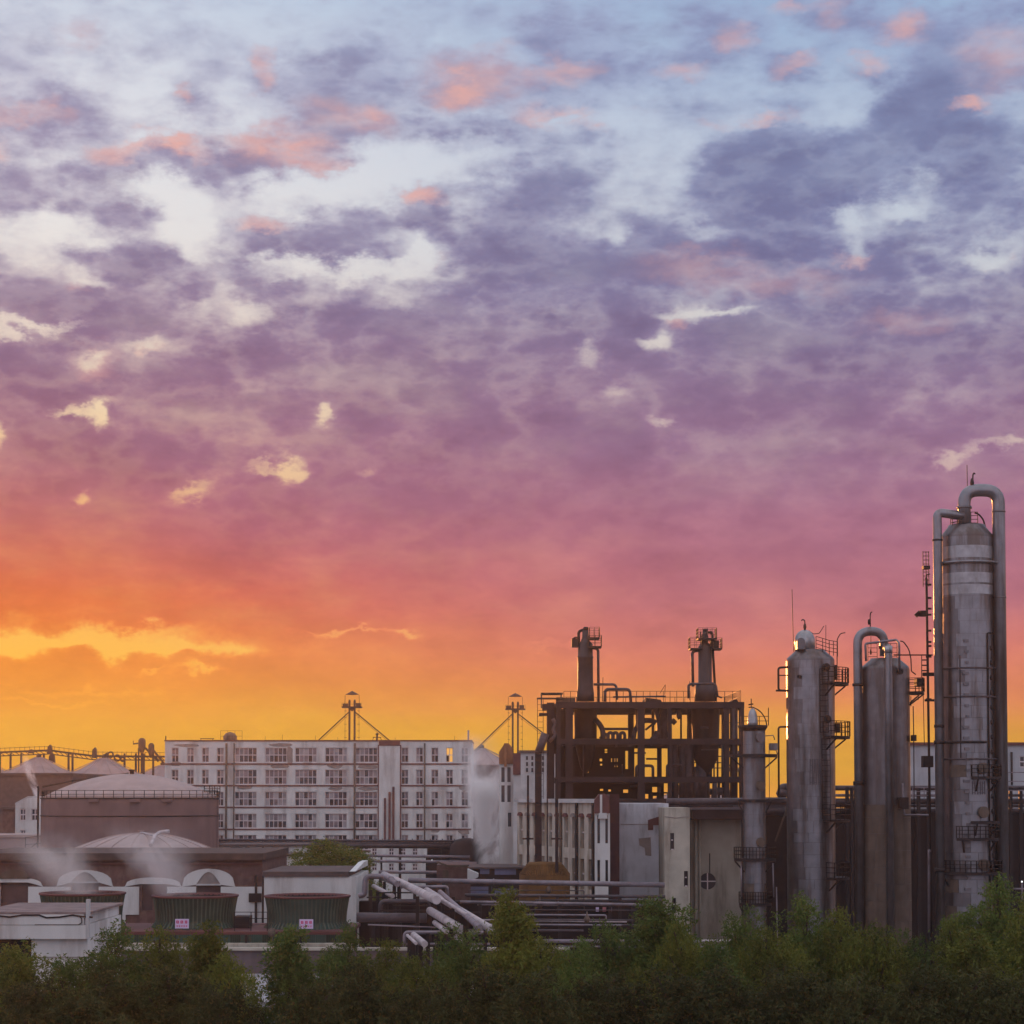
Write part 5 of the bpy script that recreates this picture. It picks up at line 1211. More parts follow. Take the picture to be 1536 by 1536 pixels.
def column_c():
    D = 140.0; cx = X(1453, D, 1120); R = M(38.6, D); fz = lambda p: Z(p, D); s = D / F
    t = thing('column', 'tallest clad column with two thick pipes looping from its top', 'distillation column', (cx, D, 0), 'big cylindrical columns')
    m = MB(); m.lathe(cx, D, [(R, 0), (R, fz(806)), (R * .985, fz(803)), (R * .72, fz(790.5)), (R * .70, fz(788)), (R * .2, fz(787))], 56); m.build('shell', STEEL_D, t)
    for ya, yb in ((840, 822), (894, 880), (877, 862)):
        m = MB(); m.lathe(cx, D, [(R + .03, fz(ya)), (R + .045, fz(yb))], 56, cap=False); m.build('bright_band', STEEL_B, t)
    nx = cx - 7 * s; rx = cx + 44.5 * s; yv = D - .8
    m = MB(); m.tube([(nx, yv, fz(789)), (nx, yv, fz(738)), (rx, yv, fz(738)), (rx, yv, 2.5)], 9.6 * s, 16, bend=21 * s); m.build('overhead_pipe', STEEL, t)
    m = MB(); flange(m, nx, yv, fz(764), 11.3 * s, .16); flange(m, rx, yv, fz(770), 10.2 * s, .12); flange(m, rx, yv, fz(898), 10.2 * s, .1); m.build('flange', STEEL_D, t)
    lx = cx - 48.5 * s; yl = D - R * .55
    m = MB(); m.tube([(lx, yl, 2.0), (lx, yl, fz(771.5)), (nx - 2 * s, yv - .2, fz(777))], 6.7 * s, 16, bend=9 * s); m.build('reflux_pipe', STEEL, t)
    m = MB(); flange(m, lx, yl, fz(813), 7.8 * s, .12); flange(m, lx, yl, fz(1090), 7.6 * s, .2); flange(m, lx, yl, fz(1114), 8.2 * s, .25); flange(m, lx, yl, fz(1304), 8.6 * s, .3); m.build('flange', DARK, t)
    m = MB(); m.ring(cx, D, fz(847), R + 8 * s, 2.3 * s, 56); m.build('stiffening_ring', STEEL, t)
    m = MB()
    for k in range(8):
        an = math.radians(45 * k + 20); m.bar((cx + R * math.sin(an), D - R * math.cos(an), fz(847)), (cx + (R + 8 * s) * math.sin(an), D - (R + 8 * s) * math.cos(an), fz(847)), .12)
    m.build('ring_brackets', DARK, t)
    m = MB(); m.tube([(cx + 11 * s, yv + .5, fz(770)), (cx + 17 * s, yv + .5, fz(772)), (cx + 24 * s, yv + .5, fz(780)), (cx + 27 * s, yv + .5, fz(793))], 1.3 * s, 8, bend=5 * s); m.build('hose', DARK, t)
    m = MB(); railing(m, [(cx - 21 * s, D + .6, fz(788)), (cx + 20 * s, D + .6, fz(788))], M(22, D), .028, .5, 4); railing(m, [(cx - 24 * s, D - .6, fz(790)), (cx - 12 * s, D - 1.1, fz(788))], M(14, D), .028, .4, 3); m.build('top_railing', DARK, t)
    m = MB(); vx = cx + 6 * s; m.tube([(vx, yv, fz(730)), (vx + .5 * s, yv, fz(715)), (vx + 2 * s, yv, fz(712)), (vx + 4 * s, yv, fz(714))], 1.1 * s, 8, bend=1.4 * s); m.lathe(vx - .8 * s, yv, [(2.6 * s, fz(731)), (3.2 * s, fz(727)), (2.2 * s, fz(722)), (1 * s, fz(720))], 8); m.build('vent_valve', DARK, t)
    m = MB(); m.bar((X(1451.5, D + 1, 730), D + 1, fz(788)), (X(1450.5, D + 1, 700), D + 1, fz(694)), .045); m.build('aerial', DARK, t)
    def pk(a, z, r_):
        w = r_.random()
        if a < -28 and z < fz(905): return STEEL_D if (w < .85 or z > fz(1100)) else RUSTY  # left plates darker, some rusty: shaded side painted in along with rust
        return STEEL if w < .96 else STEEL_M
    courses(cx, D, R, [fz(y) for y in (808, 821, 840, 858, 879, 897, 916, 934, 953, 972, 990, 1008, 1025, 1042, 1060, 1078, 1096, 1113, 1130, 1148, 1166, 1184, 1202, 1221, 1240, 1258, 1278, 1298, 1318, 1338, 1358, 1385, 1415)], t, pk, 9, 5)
    for y, ext in ((1004, 7), (1046.5, 7), (1139, 9)):
        m = MB(); m.ring(cx, D, fz(y), R + ext * s * .6, 1.3 * s, 48); m.build('pipe_ring', DARKP, t)
    m = MB(); m.tube(arc_pts(cx, D, fz(1114), R + .12, -75, 25, 16), .1, 6); m.build('pipe_arc', DARK, t)
    m = MB(); xr = cx + 22.5 * s; yr = D - R * .86; m.tube([(xr, yr, 2), (xr, yr, fz(952)), (xr + 9 * s, yr + .3, fz(952))], 1.2 * s, 8); m.tube([(xr + 8 * s, yr + .4, 2), (xr + 8 * s, yr + .4, fz(953))], 1.0 * s, 8); m.tube([(cx - 20 * s, D - R * .9, fz(1140)), (cx - 20 * s, D - R * .9, fz(985))], .6 * s, 8)
    for y in range(975, 1340, 22): m.lathe(xr + 4.5 * s, yr, [(1.6 * s, fz(y + 3)), (2.4 * s, fz(y)), (1.6 * s, fz(y - 4))], 8)
    m.build('instrument_line', DARK, t)
    m = MB()
    for y in range(962, 1340, 16): m.box(cx - (17 - y % 5) * s, cx - 8 * s, D - R - .12, D - R + .3, fz(y + 4), fz(y))
    m.build('ladder_clip', STEEL_D, t)
    for y0, a0, a1, rr in ((1165, -8, 50, 1.35), (1231, -10, 50, 1.30), (1256, -35, 45, 1.3), (1307, -75, 62, 1.3)):
        platform(cx, D, fz(y0), R, R * rr, a0, a1, t, rail=M(17, D) if y0 != 1231 else 0, thick=.2)
    for y in (1153, 1218, 1296): manhole(cx, D, R, 16, fz(y), 8.5 * s, t)
    glyphs(cx, D, R, -8, 26, fz(1182), .9, 3, t, 8)
    return t
column_c()

def ladder_tower():
    D = 143.0; fz = lambda p: Z(p, D); s = D / F
    x = lambda p, y: X(p, D, y)
    t = thing('ladder_tower', 'thin dark access ladder mast with brackets beside the tallest column', 'ladder', (x(1395, 1200), D, 0))
    m = MB(); m.tube([(x(1397, 1300), D, 0), (x(1390, 900), D, fz(870)), (x(1389, 870), D, fz(866))], 1.9 * s, 8); m.build('mast', DARK, t)
    m = MB(); a = x(1387, 850)
    for px_ in (1384.5, 1389, 1393): m.bar((x(px_, 850), D, fz(880)), (x(px_, 850), D, fz(827)), .05)
    for y in range(828, 882, 6): m.bar((x(1384.5, y), D, fz(y)), (x(1394, y), D, fz(y)), .045)
    m.build('cage', DARK, t)
    m = MB(); m.box(x(1384, 853), x(1394, 853), D - .3, D + .3, fz(854), fz(849)); m.build('landing', DARK, t)
    m = MB(); m.tube([(x(1389, 862), D, fz(875)), (x(1389.5, 862), D, fz(862)), (x(1395, 862), D, fz(861))], .9 * s, 6)
    for y in (877, 897, 913, 922, 946, 963, 969, 985, 1012, 1049): m.bar((x(1389, y), D, fz(y)), (x(1397, y), D, fz(y)), .14)
    m.bar((x(1378, 922), D, fz(922)), (x(1391, 922), D, fz(922)), .28); m.bar((x(1380, 918), D, fz(918)), (x(1391, 918), D, fz(918)), .2); m.bar((x(1373.5, 923), D, fz(924)), (x(1380, 918), D, fz(918)), .28)
    m.bar((x(1384, 1011.5), D, fz(1011.5)), (x(1402, 1011.5), D, fz(1011.5)), .25); m.bar((x(1387, 1050.5), D, fz(1050.5)), (x(1402, 1050.5), D, fz(1050.5)), .16); m.bar((x(1340, 982.5), D, fz(982.5)), (x(1399, 982.5), D, fz(982.5)), .09); m.bar((x(1382.5, 983), D, fz(983)), (x(1382.5, 1020), D, fz(1016)), .05)
    for y in (990, 998, 1006): m.bar((x(1383, y), D, fz(y)), (x(1391, y), D, fz(y)), .09)
    m.build('bracket', DARK, t)
    m = MB(); m.box(x(1383, 1142), x(1398, 1142), D - .5, D + .3, fz(1151), fz(1134)); m.build('cabinet', DARK, t)
ladder_tower()

def column_d():
    D = 146.0; cx = X(1131.5, D, 1180); R = M(16.5, D); fz = lambda p: Z(p, D); s = D / F
    t = thing('small_column', 'slim old clad column with egg shaped cap beside the frame', 'distillation column', (cx, D, 0))
    m = MB(); m.lathe(cx, D, [(R, 0), (R, fz(1096)), (R * .9, fz(1094))], 32); m.build('shell', STEEL_D, t)
    m = MB(); r = 7.6 * s; m.lathe(cx - 2 * s, D, [(r, fz(1090)), (r * 1.02, fz(1084)), (r * .95, fz(1076)), (r * .72, fz(1068)), (r * .38, fz(1063.5)), (.02, fz(1062))], 20); m.build('egg_cap', STEEL_B, t)
    m = MB(); m.lathe(cx - 2 * s, D, [(R * 1.15, fz(1096)), (R * 1.35, fz(1090.5)), (R * 1.35, fz(1088)), (R * .3, fz(1088))], 28); m.build('head_plate', DARK, t)
    m = MB(); m.tube([(cx - 8 * s, D, fz(1061)), (cx - 2 * s, D, fz(1060.5)), (cx + 9 * s, D, fz(1066)), (cx + 17 * s, D, fz(1077)), (cx + 19.5 * s, D, fz(1089))], .9 * s, 8, bend=7 * s); m.bar((cx - 4 * s, D, fz(1062)), (cx - 4 * s, D, fz(1048)), .06); m.bar((cx - 8 * s, D, fz(1057)), (cx - 1 * s, D, fz(1056)), .1); m.build('vent_hoop', DARK, t)
    m = MB(); railing(m, [(cx - 18 * s, D + .5, fz(1088)), (cx + 23 * s, D + .5, fz(1088))], M(14, D), .03, .6, 2); m.bar((cx + 23 * s, D + .5, fz(1088)), (cx + 23 * s, D + .5, fz(1061)), .06); m.build('top_railing', DARK, t)
    for y0, a0, a1, rr in ((1131.5, -100, 105, 2.1), (1199, -100, 90, 1.5), (1287, -85, 80, 1.9), (1354, -80, 80, 1.5)): platform(cx, D, fz(y0), R, R * rr, a0, a1, t, rail=0 if y0 in (1131.5, 1199) else .8, thick=.22, rr=.03)
    courses(cx, D, R, [fz(y) for y in (1097, 1117, 1124, 1142, 1160, 1187, 1194, 1222, 1239, 1257, 1280, 1300, 1325, 1350, 1380, 1410)], t, lambda a, z, r_: RUSTY if z < fz(1330) and r_.random() < .5 else STEEL_M, 6, 6)
    for y in (1107, 1178, 1263): manhole(cx, D, R, 20, fz(y), 7 * s, t, RUSTY if y != 1107 else STEEL_D)
    m = MB(); m.tube([(cx + 15 * s, D, fz(1104)), (cx + 29 * s, D, fz(1103)), (cx + 31 * s, D, fz(1110))], .7 * s); m.box(cx + 23 * s, cx + 34 * s, D - .4, D + .4, fz(1125), fz(1115)); m.tube([(cx + 24 * s, D, fz(1125)), (cx + 33 * s, D, fz(1125)), (cx + 35 * s, D, fz(1132))], .7 * s); m.build('side_drum', STEEL_D, t)
    m = MB(); m.tube([(cx + 22 * s, D - .2, fz(1200)), (cx + 22 * s, D - .2, fz(1116))], .5 * s)
    m.tube([(cx - 22 * s, D - .8, fz(1290)), (cx - 22 * s, D - .8, fz(1345))], 1.2 * s); m.tube([(cx + 25 * s, D - .8, fz(1294)), (cx + 26 * s, D - .8, fz(1345))], 1.0 * s); m.tube([(cx + 31 * s, D - .5, fz(1330)), (cx + 33 * s, D - .5, 0)], .9 * s); m.build('side_pipe', PIPE, t)
    return t
column_d()

# ------------------------------------------------------------------ dark pipework and sheds behind the columns
def backdrop_rack():
    D = 172.0; fz = lambda p: Z(p, D); fx = lambda p: X(p, D, 1240)
    t = thing('pipe_rack', 'dark steel pipe rack running behind the tall columns', 'pipe rack', (fx(1300), D, 0))
    m = MB(); m.box(fx(1090), fx(1600), D + 4, D + 9, 0, fz(1213)); m.build('substation', NEAR_BLACK, t)
    for y, r, dd in ((1182, .22, 0), (1193, .12, 0), (1202, .26, .4), (1209, .14, .8), (1216, .2, 1.2)):
        m = MB(); m.tube([(fx(1245), D + dd, fz(y)), (fx(1600), D + dd, fz(y))], r, 8); m.build('rack_pipe', DARKP if y != 1193 else PIPE, t)
    for px_ in (1270, 1277, 1283, 1377, 1392, 1515, 1530):
        m = MB(); m.bar((fx(px_), D - .3, 0), (fx(px_), D - .3, fz(1181)), .28); m.build('rack_post', DARK, t)
    m = MB(); railing(m, [(fx(1366), D - 1, fz(1199)), (fx(1400), D - 1, fz(1199))], 1.0, .04, .8, 3); railing(m, [(fx(1508), D - 1, fz(1199)), (fx(1600), D - 1, fz(1199))], 2.3, .06, 1.6, 3); m.build('rack_railing', PIPE, t)
    m = MB(); m.tube([P(1393, 1276, 141), P(1395, 1276, 141.2), P(1393.5, 1277, 141), P(1393.5, 1400, 141)], .09); m.build('thin_standpipe', PIPE, t)
    # lamp on a white post at the right margin
    D2 = 138.0; t2 = thing('yard_lamp', 'small lit lamp on a thin post at the right margin', 'lamp', P(1533, 1400, D2))
    x = X(1533, D2, 1330); m = MB(); m.bar((x, D2, 0), (x, D2, Z(1323, D2)), .09); m.bar((X(1519, D2, 1330), D2, Z(1333, D2)), (X(1545, D2, 1330), D2, Z(1333, D2)), .1); m.build('post', PIPE, t2)
    m = MB(); m.lathe(x, D2, [(.02, Z(1324.6, D2)), (.05, Z(1323.5, D2)), (.05, Z(1322.3, D2)), (.02, Z(1321.4, D2))], 10); m.build('lamp', LAMPM, t2)
backdrop_rack()
def midground_racks():
    # pipes crossing at skyline level between frame and columns
    D = 158.0; fz = lambda p: Z(p, D); fx = lambda p: X(p, D, 1200)
    t = thing('service_bridge', 'dark pipe bridge linking the frame to the slim column', 'pipe bridge', (fx(1140), D, 0))
    for y, r in ((1203, .3), (1210, .2), (1217, .4)):
        m = MB(); m.tube([(fx(1000), D, fz(y)), (fx(1180), D, fz(y - 1))], r, 8); m.build('bridge_pipe', DARKP, t)
    m = MB(); m.box(fx(1152), fx(1181), D + 1, D + 3, 0, fz(1196)); m.build('pier', DARK, t)
    m = MB(); m.tube([(fx(1170), D - .5, fz(1190)), (fx(1171), D - .5, fz(1181)), (fx(1181), D - .5, fz(1180.5))], .3, 8); m.lathe(fx(1172), D - .5, [(.35, fz(1196)), (.5, fz(1190)), (.35, fz(1184))], 10); m.build('valve', DARKP, t)
    m = MB(); m.bar((fx(1161), D - .6, fz(1262)), (fx(1181), D - .6, fz(1207)), .12); m.build('stay', RUSTY, t)
midground_racks()

# ------------------------------------------------------------------ long gabled mill building receding from the frame
def mill():
    A = P(905, 1260, 150.4); B = P(776, 1260, 167.0)         # near and far ends of its long side
    A.z = B.z = 0; zt = Z(1204.5, 151.0)
    d = (B - A); Ln = d.length; d.normalize(); n = Vector((-d.y, d.x, 0)); n = n if n.x < 0 else -n    # outward, to the left / camera
    t = thing('mill_building', 'long ochre stained mill with arched windows running away behind steam', 'mill', A)
    at = lambda u, z, o=0.0: A + d * u + n * o + Vector((0, 0, z))
    nb = 11; bw = Ln / nb; ww = bw * .46
    z0, z1 = Z(1300, 151) , Z(1228, 151)
    w = MB(); us = [0]; hol = []
    rows = [(zt - 3.5, zt - 1.05), (zt - 6.6, zt - 4.3)]
    xs = sorted({0.0, Ln, *[bw * (k + .5) - ww / 2 for k in range(nb)], *[bw * (k + .5) + ww / 2 for k in range(nb)]}); zs = sorted({0.0, zt, *[r for q in rows for r in q]})
    inh = lambda u, z: any(abs(u - bw * (k + .5)) < ww / 2 for k in range(nb)) and any(a < z < b for a, b in rows)
    for a, b in zip(xs, xs[1:]):
        for c, e in zip(zs, zs[1:]):
            if inh((a + b) / 2, (c + e) / 2): continue
            w.quad(at(a, c), at(b, c), at(b, e), at(a, e))
    for k in range(nb):
        for a, b in rows:
            u0, u1 = bw * (k + .5) - ww / 2, bw * (k + .5) + ww / 2
            w.quad(at(u0, a), at(u0, a, -.4), at(u0, b, -.4), at(u0, b)); w.quad(at(u1, a), at(u1, b), at(u1, b, -.4), at(u1, a, -.4)); w.quad(at(u0, a), at(u1, a), at(u1, a, -.4), at(u0, a, -.4)); w.quad(at(u0, b), at(u0, b, -.4), at(u1, b, -.4), at(u1, b))
    w.build('wall', mat('ochre_render', (.47, .41, .36), .9, var=.22, scale=.7, dirt=(.17, .11, .06), dirt_amt=.75, streak=6), t)
    rf = MB(); wd = 3.0
    rf.quad(at(0, zt), at(Ln, zt), at(Ln, zt + .01, -wd), at(0, zt + .01, -wd)); rf.quad(at(0, zt, .25), at(Ln, zt, .25), at(Ln, zt + .3, .25), at(0, zt + .3, .25)); rf.quad(at(0, zt + .3, .25), at(Ln, zt + .3, .25), at(Ln, zt + .3, -wd), at(0, zt + .3, -wd)); rf.build('roof', PLASTER2, t)
    for k in range(nb):
        u0, u1 = bw * (k + .5) - ww / 2, bw * (k + .5) + ww / 2; um = (u0 + u1) / 2
        for ri, (a, b) in enumerate(rows):
            f = MB(); f.quad(at(u0, a, -.3), at(u1, a, -.3), at(u1, b, -.3), at(u0, b, -.3)); wn = f.build('window', GLASS, t)
            q = MB(); q.bar(at(um, a, -.25), at(um, b, -.25), .16, .1); q.bar(at(u0, (a + b) / 2, -.25), at(u1, (a + b) / 2, -.25), .16, .1); q.build('glazing_bar', FRAMEW, wn)
        ar = MB(); pts = [at(um + (ww * .62) * math.cos(math.pi * j / 10), rows[0][1] - .05 + (ww * .40) * math.sin(math.pi * j / 10), .0) for j in range(11)]
        i = len(ar.v); ar.v += [tuple(p + n * .16) for p in pts] + [tuple(p) for p in pts]
        ar.f.append(tuple(range(i, i + 11))); ar.sm.append(False)
        for j in range(10): ar.f.append((i + j, i + 11 + j, i + 12 + j, i + j + 1)); ar.sm.append(False)
        ar.build('arch_hood', TRIM if k % 3 else WORN, t)
    for u in (bw * 1, bw * 3, bw * 5.0, bw * 8): 
        p = MB(); p.tube([at(u, 0, .15), at(u, zt, .15)], .12, 6); p.build('downpipe', RUSTY if u > bw * 4 else DARK, t)
    # near end: gabled stair bay with paired windows, brown head
    fx = lambda p: X(p, 149.5, 1250); fz = lambda p: Z(p, 149.5); D = 149.5
    t2 = thing('gable_bay', 'white stair bay with red brown gabled head at the mill end', 'stair bay', (fx(904), D, 0))
    hs = [(fx(896), fx(900), fz(1265), fz(1223)), (fx(908), fx(912), fz(1265), fz(1223)), (fx(896), fx(900), fz(1322), fz(1290)), (fx(908), fx(912), fz(1322), fz(1290))]
    m = MB(); wall_grid(m, fx(892), fx(915), 0, fz(1220), D, hs, .3); m.build('wall', PLASTER, t2)
    m = MB(); m.prism([(fx(892), fz(1220)), (fx(914), fz(1220)), (fx(914), fz(1195)), (fx(907), fz(1190.5)), (fx(899), fz(1191)), (fx(892), fz(1200))], 'y', D - .15, D + 1.2); m.build('gable', mat('red_render', (.14, .058, .058), .85, var=.2), t2)
    m = MB(); m.prism([(fx(897), fz(1228)), (fx(911), fz(1228)), (fx(910), fz(1219.5)), (fx(898), fz(1219.5))], 'y', D - .3, D - .152); m.bar((fx(901.5), D - .2, fz(1220)), (fx(901.5), D - .2, fz(1192)), .16); m.build('crest', PLASTER, t2)
    for h in hs: 
        g = MB(); g.box(h[0], h[1], D + .2, D + .25, h[2], h[3]); g.build('window', GLASS, t2)
    m = MB(); m.box(fx(915) + .01, fx(930), D + .8, D + 5.4, 0, fz(1191)); m.build('side_wall', mat('maroon_render', (.055, .022, .026), .9, var=.3), t2)
    # farther twin of the bay with the high plain gable
    D3 = 228.0; gx = lambda p: X(p, D3, 1180); gz = lambda p: Z(p, D3)
    t3 = thing('gable_bay', 'tall narrow bay with orange brown gable behind the steam', 'stair bay', (gx(758), D3, 0))
    hs = [(gx(752), gx(757), gz(1173), gz(1151)), (gx(761), gx(766), gz(1173), gz(1151)), (gx(752), gx(757), gz(1203), gz(1178)), (gx(761), gx(766), gz(1203), gz(1178)), (gx(762), gx(767), gz(1240), gz(1219))]
    m = MB(); wall_grid(m, gx(749), gx(770), 0, gz(1146), D3, hs, .3); m.quad((gx(770), D3, 0), (gx(770), D3 + 8, 0), (gx(770), D3 + 8, gz(1146)), (gx(770), D3, gz(1146))); m.build('wall', PLASTER, t3)
    m = MB(); m.prism([(gx(748.5), gz(1146)), (gx(769), gz(1146)), (gx(769), gz(1122)), (gx(763), gz(1115)), (gx(757), gz(1115)), (gx(748.5), gz(1128))], 'y', D3 - .2, D3 + 2); m.bar((gx(758), D3 - .3, gz(1150)), (gx(758), D3 - .3, gz(1115)), .3); m.build('gable', mat('orange_render', (.30, .13, .07), .85, var=.2), t3)
    for h in hs: 
        g = MB(); g.box(h[0], h[1], D3 + .2, D3 + .25, h[2], h[3]); g.build('window', GLASS, t3)
    m = MB(); m.box(gx(769.5), gx(781), D3 - 1, D3 + 6, gz(1162), gz(1130)); m.build('brown_box', TRIM, t3)
    m = MB(); m.box(gx(770), gx(781), D3 - .8, D3 + 6, 0, gz(1162) - .01); m.build('side_wall', PLASTER2, t3)
    # pale back block seen between the bay and the frame
    t4 = far_shed(781, 836, 1129.5, 262, 'grey windowed shed glimpsed between hoist and frame', PLASTER2, 15)
    m = MB(); D4 = 261.9
    for px_ in (789, 797, 806, 813): 
        for yy in (1134, 1143, 1152): m.box(X(px_, D4), X(px_ + 3, D4), D4 - .05, D4, Z(yy + 6, D4), Z(yy, D4))
    tag(m.build('windows', GLASS, t4), kind='stuff')
    # dark yard stanchions in front of the mill
    for k, (px_, top, w) in enumerate(((792, 1163, 3.2), (807.5, 1128, 10), (821, 1195, 2), (835, 1168, 4.5))):
        Dk = 147.0 - k * .8; x = X(px_, Dk, 1240); m = MB(); m.bar((x, Dk, 0), (x, Dk, Z(top, Dk)), M(w, Dk))
        if k in (0, 3): m.bar((x - .4, Dk - .2, Z(1258, Dk)), (x + .4, Dk - .2, Z(1258, Dk)), .12)
        tag(m.build('stanchion', CONC_D, None, (x, Dk, 0)), ('thin dark pole with crossbar at the steam edge', 'broad soot dark stanchion before the mill', 'thinnest dark pole before the mill arches', 'dark pole with crossbar before the pale arch')[k], 'pole', 'dark poles before the mill')
mill()

def front_blocks():
    D = 155.0; fx = lambda p: X(p, D, 1280); fz = lambda p: Z(p, D)
    t = thing('blank_block', 'blank pale blue grey block with dark torn patches', 'block', (fx(960), D, 0))
    m = MB(); m.box(fx(916), fx(1003), D, D + 10, 0, fz(1205)); m.build('wall', mat('cold_render', (.60, .59, .65), .88, var=.16, scale=.7, dirt=(.24, .21, .22), dirt_amt=.75, streak=5, bump=.15), t)
    m = MB(); m.prism([(fx(972), fz(1245)), (fx(980), fz(1245)), (fx(980), fz(1238)), (fx(1000), fz(1237)), (fx(1000), fz(1221)), (fx(972), fz(1230))], 'y', D - .05, D - .003); m.build('dark_patch', TRIM, t)
    m = MB(); m.prism([(fx(958), fz(1257.5)), (fx(976), fz(1256)), (fx(977), fz(1284)), (fx(968), fz(1283)), (fx(967), fz(1272)), (fx(959), fz(1268))], 'y', D - .04, D - .003); m.build('bare_patch', WORN, t)
    m = MB(); m.box(fx(931), fx(998), D - .03, D - .002, fz(1237), fz(1236)); m.build('joint', WORN, t)
    # stair tower with slit windows
    D = 149.0; fx = lambda p: X(p, D, 1300); fz = lambda p: Z(p, D)
    t = thing('stair_tower', 'narrow concrete stair tower with three slit windows', 'tower', (fx(1017), D, 0))
    hs = [(fx(1005.5), fx(1011.5), fz(1275), fz(1249.5)), (fx(1026), fx(1032), fz(1330), fz(1306.5)), (fx(1008), fx(1014), fz(1370), fz(1347))]
    a, b, zt = fx(997), fx(1035), fz(1211.5)
    m = MB(); wall_grid(m, a, b, 0, zt, D, hs, .35); m.quad((b, D, 0), (b, D + 7, 0), (b, D + 7, zt), (b, D, zt)); m.quad((a, D + 7, 0), (a, D, 0), (a, D, zt), (a, D + 7, zt)); m.quad((a, D, zt), (b, D, zt), (b, D + 7, zt), (a, D + 7, zt)); m.build('wall', CONC_L, t)
    for h in hs:
        g = MB(); g.box(h[0], h[1], D + .25, D + .3, h[2], h[3]); wn = g.build('window', GLASS, t)
        g = MB(); g.box(h[0] + .08, h[1] - .08, D + .14, D + .249, h[2] + (h[3] - h[2]) * .55, h[2] + (h[3] - h[2]) * .62); g.box(h[0] + .08, h[1] - .04, D + .14, D + .249, h[2], h[2] + .08); g.build('glazing_bar', FRAMEW, wn)
    m = MB(); r_ = random.Random(2); x_ = a
    while x_ < b - .15: nx = x_ + .2 + .2 * r_.random(); m.bar((x_, D - .01, fz(1226) + .05 * math.sin(x_ * 4)), (nx, D - .01, fz(1226) + .05 * math.sin(nx * 4)), .05); x_ = nx
    m.build('crack', WORN, t)
    # concrete hall with the round window
    D = 152.5; fx = lambda p: X(p, D, 1300); fz = lambda p: Z(p, D)
    t = thing('concrete_hall', 'stained concrete hall with a round cross barred window', 'hall', (fx(1070), D, 0))
    cx, cz, r = fx(1061.5), fz(1322), M(12.5, D); a, b, zt = fx(1036), fx(1112), fz(1229)
    m = MB(); K = 32; ring = [(cx + r * math.cos(2 * math.pi * k / K), cz + r * math.sin(2 * math.pi * k / K)) for k in range(K)]
    sq = []
    for k in range(K):
        an = 2 * math.pi * k / K; c, s_ = math.cos(an), math.sin(an); q = 1.6 * r / max(abs(c), abs(s_)); sq.append((cx + q * c, cz + q * s_))
    for k in range(K):
        l = (k + 1) % K; m.quad((ring[k][0], D, ring[k][1]), (sq[k][0], D, sq[k][1]), (sq[l][0], D, sq[l][1]), (ring[l][0], D, ring[l][1])); m.quad((ring[k][0], D, ring[k][1]), (ring[l][0], D, ring[l][1]), (ring[l][0], D + .4, ring[l][1]), (ring[k][0], D + .4, ring[k][1]))
    g2 = 1.6 * r
    wall_grid(m, a, b, 0, zt, D, [(cx - g2, cx + g2, cz - g2, cz + g2)], 0.001)
    m.quad((b, D, 0), (b, D + 12, 0), (b, D + 12, zt), (b, D, zt)); m.build('wall', CONC, t)
    g = MB(); g.prism(ring, 'y', D + .3, D + .35); wn = g.build('window', GLASS, t)
    g = MB(); g.bar((cx - r, D + .1, cz), (cx + r, D + .1, cz), .08); g.bar((cx, D + .16, cz - r * 1.1), (cx, D + .16, cz + r), .08); g.build('cross_bar', FRAMEW, wn)
    m = MB(); m.box(fx(1036), fx(1118), D - 1.6, D + 12, zt + .004, fz(1214)); m.box(fx(1016), fx(1096), D - 1.8, D - 1.61, fz(1210.5), fz(1208)); m.build('roof_slab', CONC_D, t)
    for px_, w in ((1043.5, 5), (1049.5, 3)):
        p = MB(); p.tube([(fx(px_), D - .25, 0), (fx(px_), D - .25, zt)], M(w / 2, D), 8); p.build('downpipe', CONC, t)
    m = MB(); m.bar((fx(1064.5), D - .03, cz + r), (fx(1064.5), D - .03, fz(1280)), .07); m.build('crack', DARK, t)
    t = thing('ochre_tank', 'rust ochre tank with conical shoulder behind the big pipe', 'tank', P(817, 1400, 143))
    Dk = 146.0; cx = X(817, Dk, 1310); s = Dk / F
    m = MB(); m.lathe(cx, Dk, [(38 * s, 0), (38 * s, Z(1313, Dk)), (37 * s, Z(1311, Dk)), (26 * s, Z(1297, Dk)), (25 * s, Z(1293.5, Dk)), (5 * s, Z(1292, Dk))], 36); m.build('shell', GOLD, t)
    m = MB()
    for k in range(30): an = math.radians(-90 + 6 * k); m.bar((cx + 38 * s * math.sin(an), Dk - 38 * s * math.cos(an), Z(1311.5, Dk)), (cx + 26.3 * s * math.sin(an), Dk - 26.3 * s * math.cos(an), Z(1296, Dk)), .06)
    m.build('roof_ribs', GOLD, t)
    t = thing('blue_shed', 'low shed with blue sheeting beneath the steam', 'shed', P(742, 1330, 160))
    Db = 162.0; bx = lambda p: X(p, Db, 1320); bz = lambda p: Z(p, Db)
    m = MB(); m.box(bx(706), bx(786), Db, Db + 8, 0, bz(1304)); m.build('wall', CONC_D, t)
    for k, (xa, xb, ya, yb) in enumerate(((720, 734, 1303, 1311), (742, 774, 1303, 1312), (706, 738, 1330, 1345), (742, 774, 1333, 1344), (706, 720, 1358, 1370), (742, 768, 1360, 1370))):
        m = MB(); m.box(bx(xa), bx(xb), Db - .06, Db - .003, bz(yb), bz(ya)); m.build('panel', BLUE, t)
    m = MB(); m.box(bx(702), bx(788), Db - .3, Db + 8, bz(1303), bz(1300.5)); m.build('roof', ROOF, t)
    m = MB(); m.prism([(bx(702), bz(1322)), (bx(718), bz(1314)), (bx(718), bz(1309)), (bx(702), bz(1302))], 'y', Db - 2.4, Db - .4); m.build('chute', PLASTER2, t)
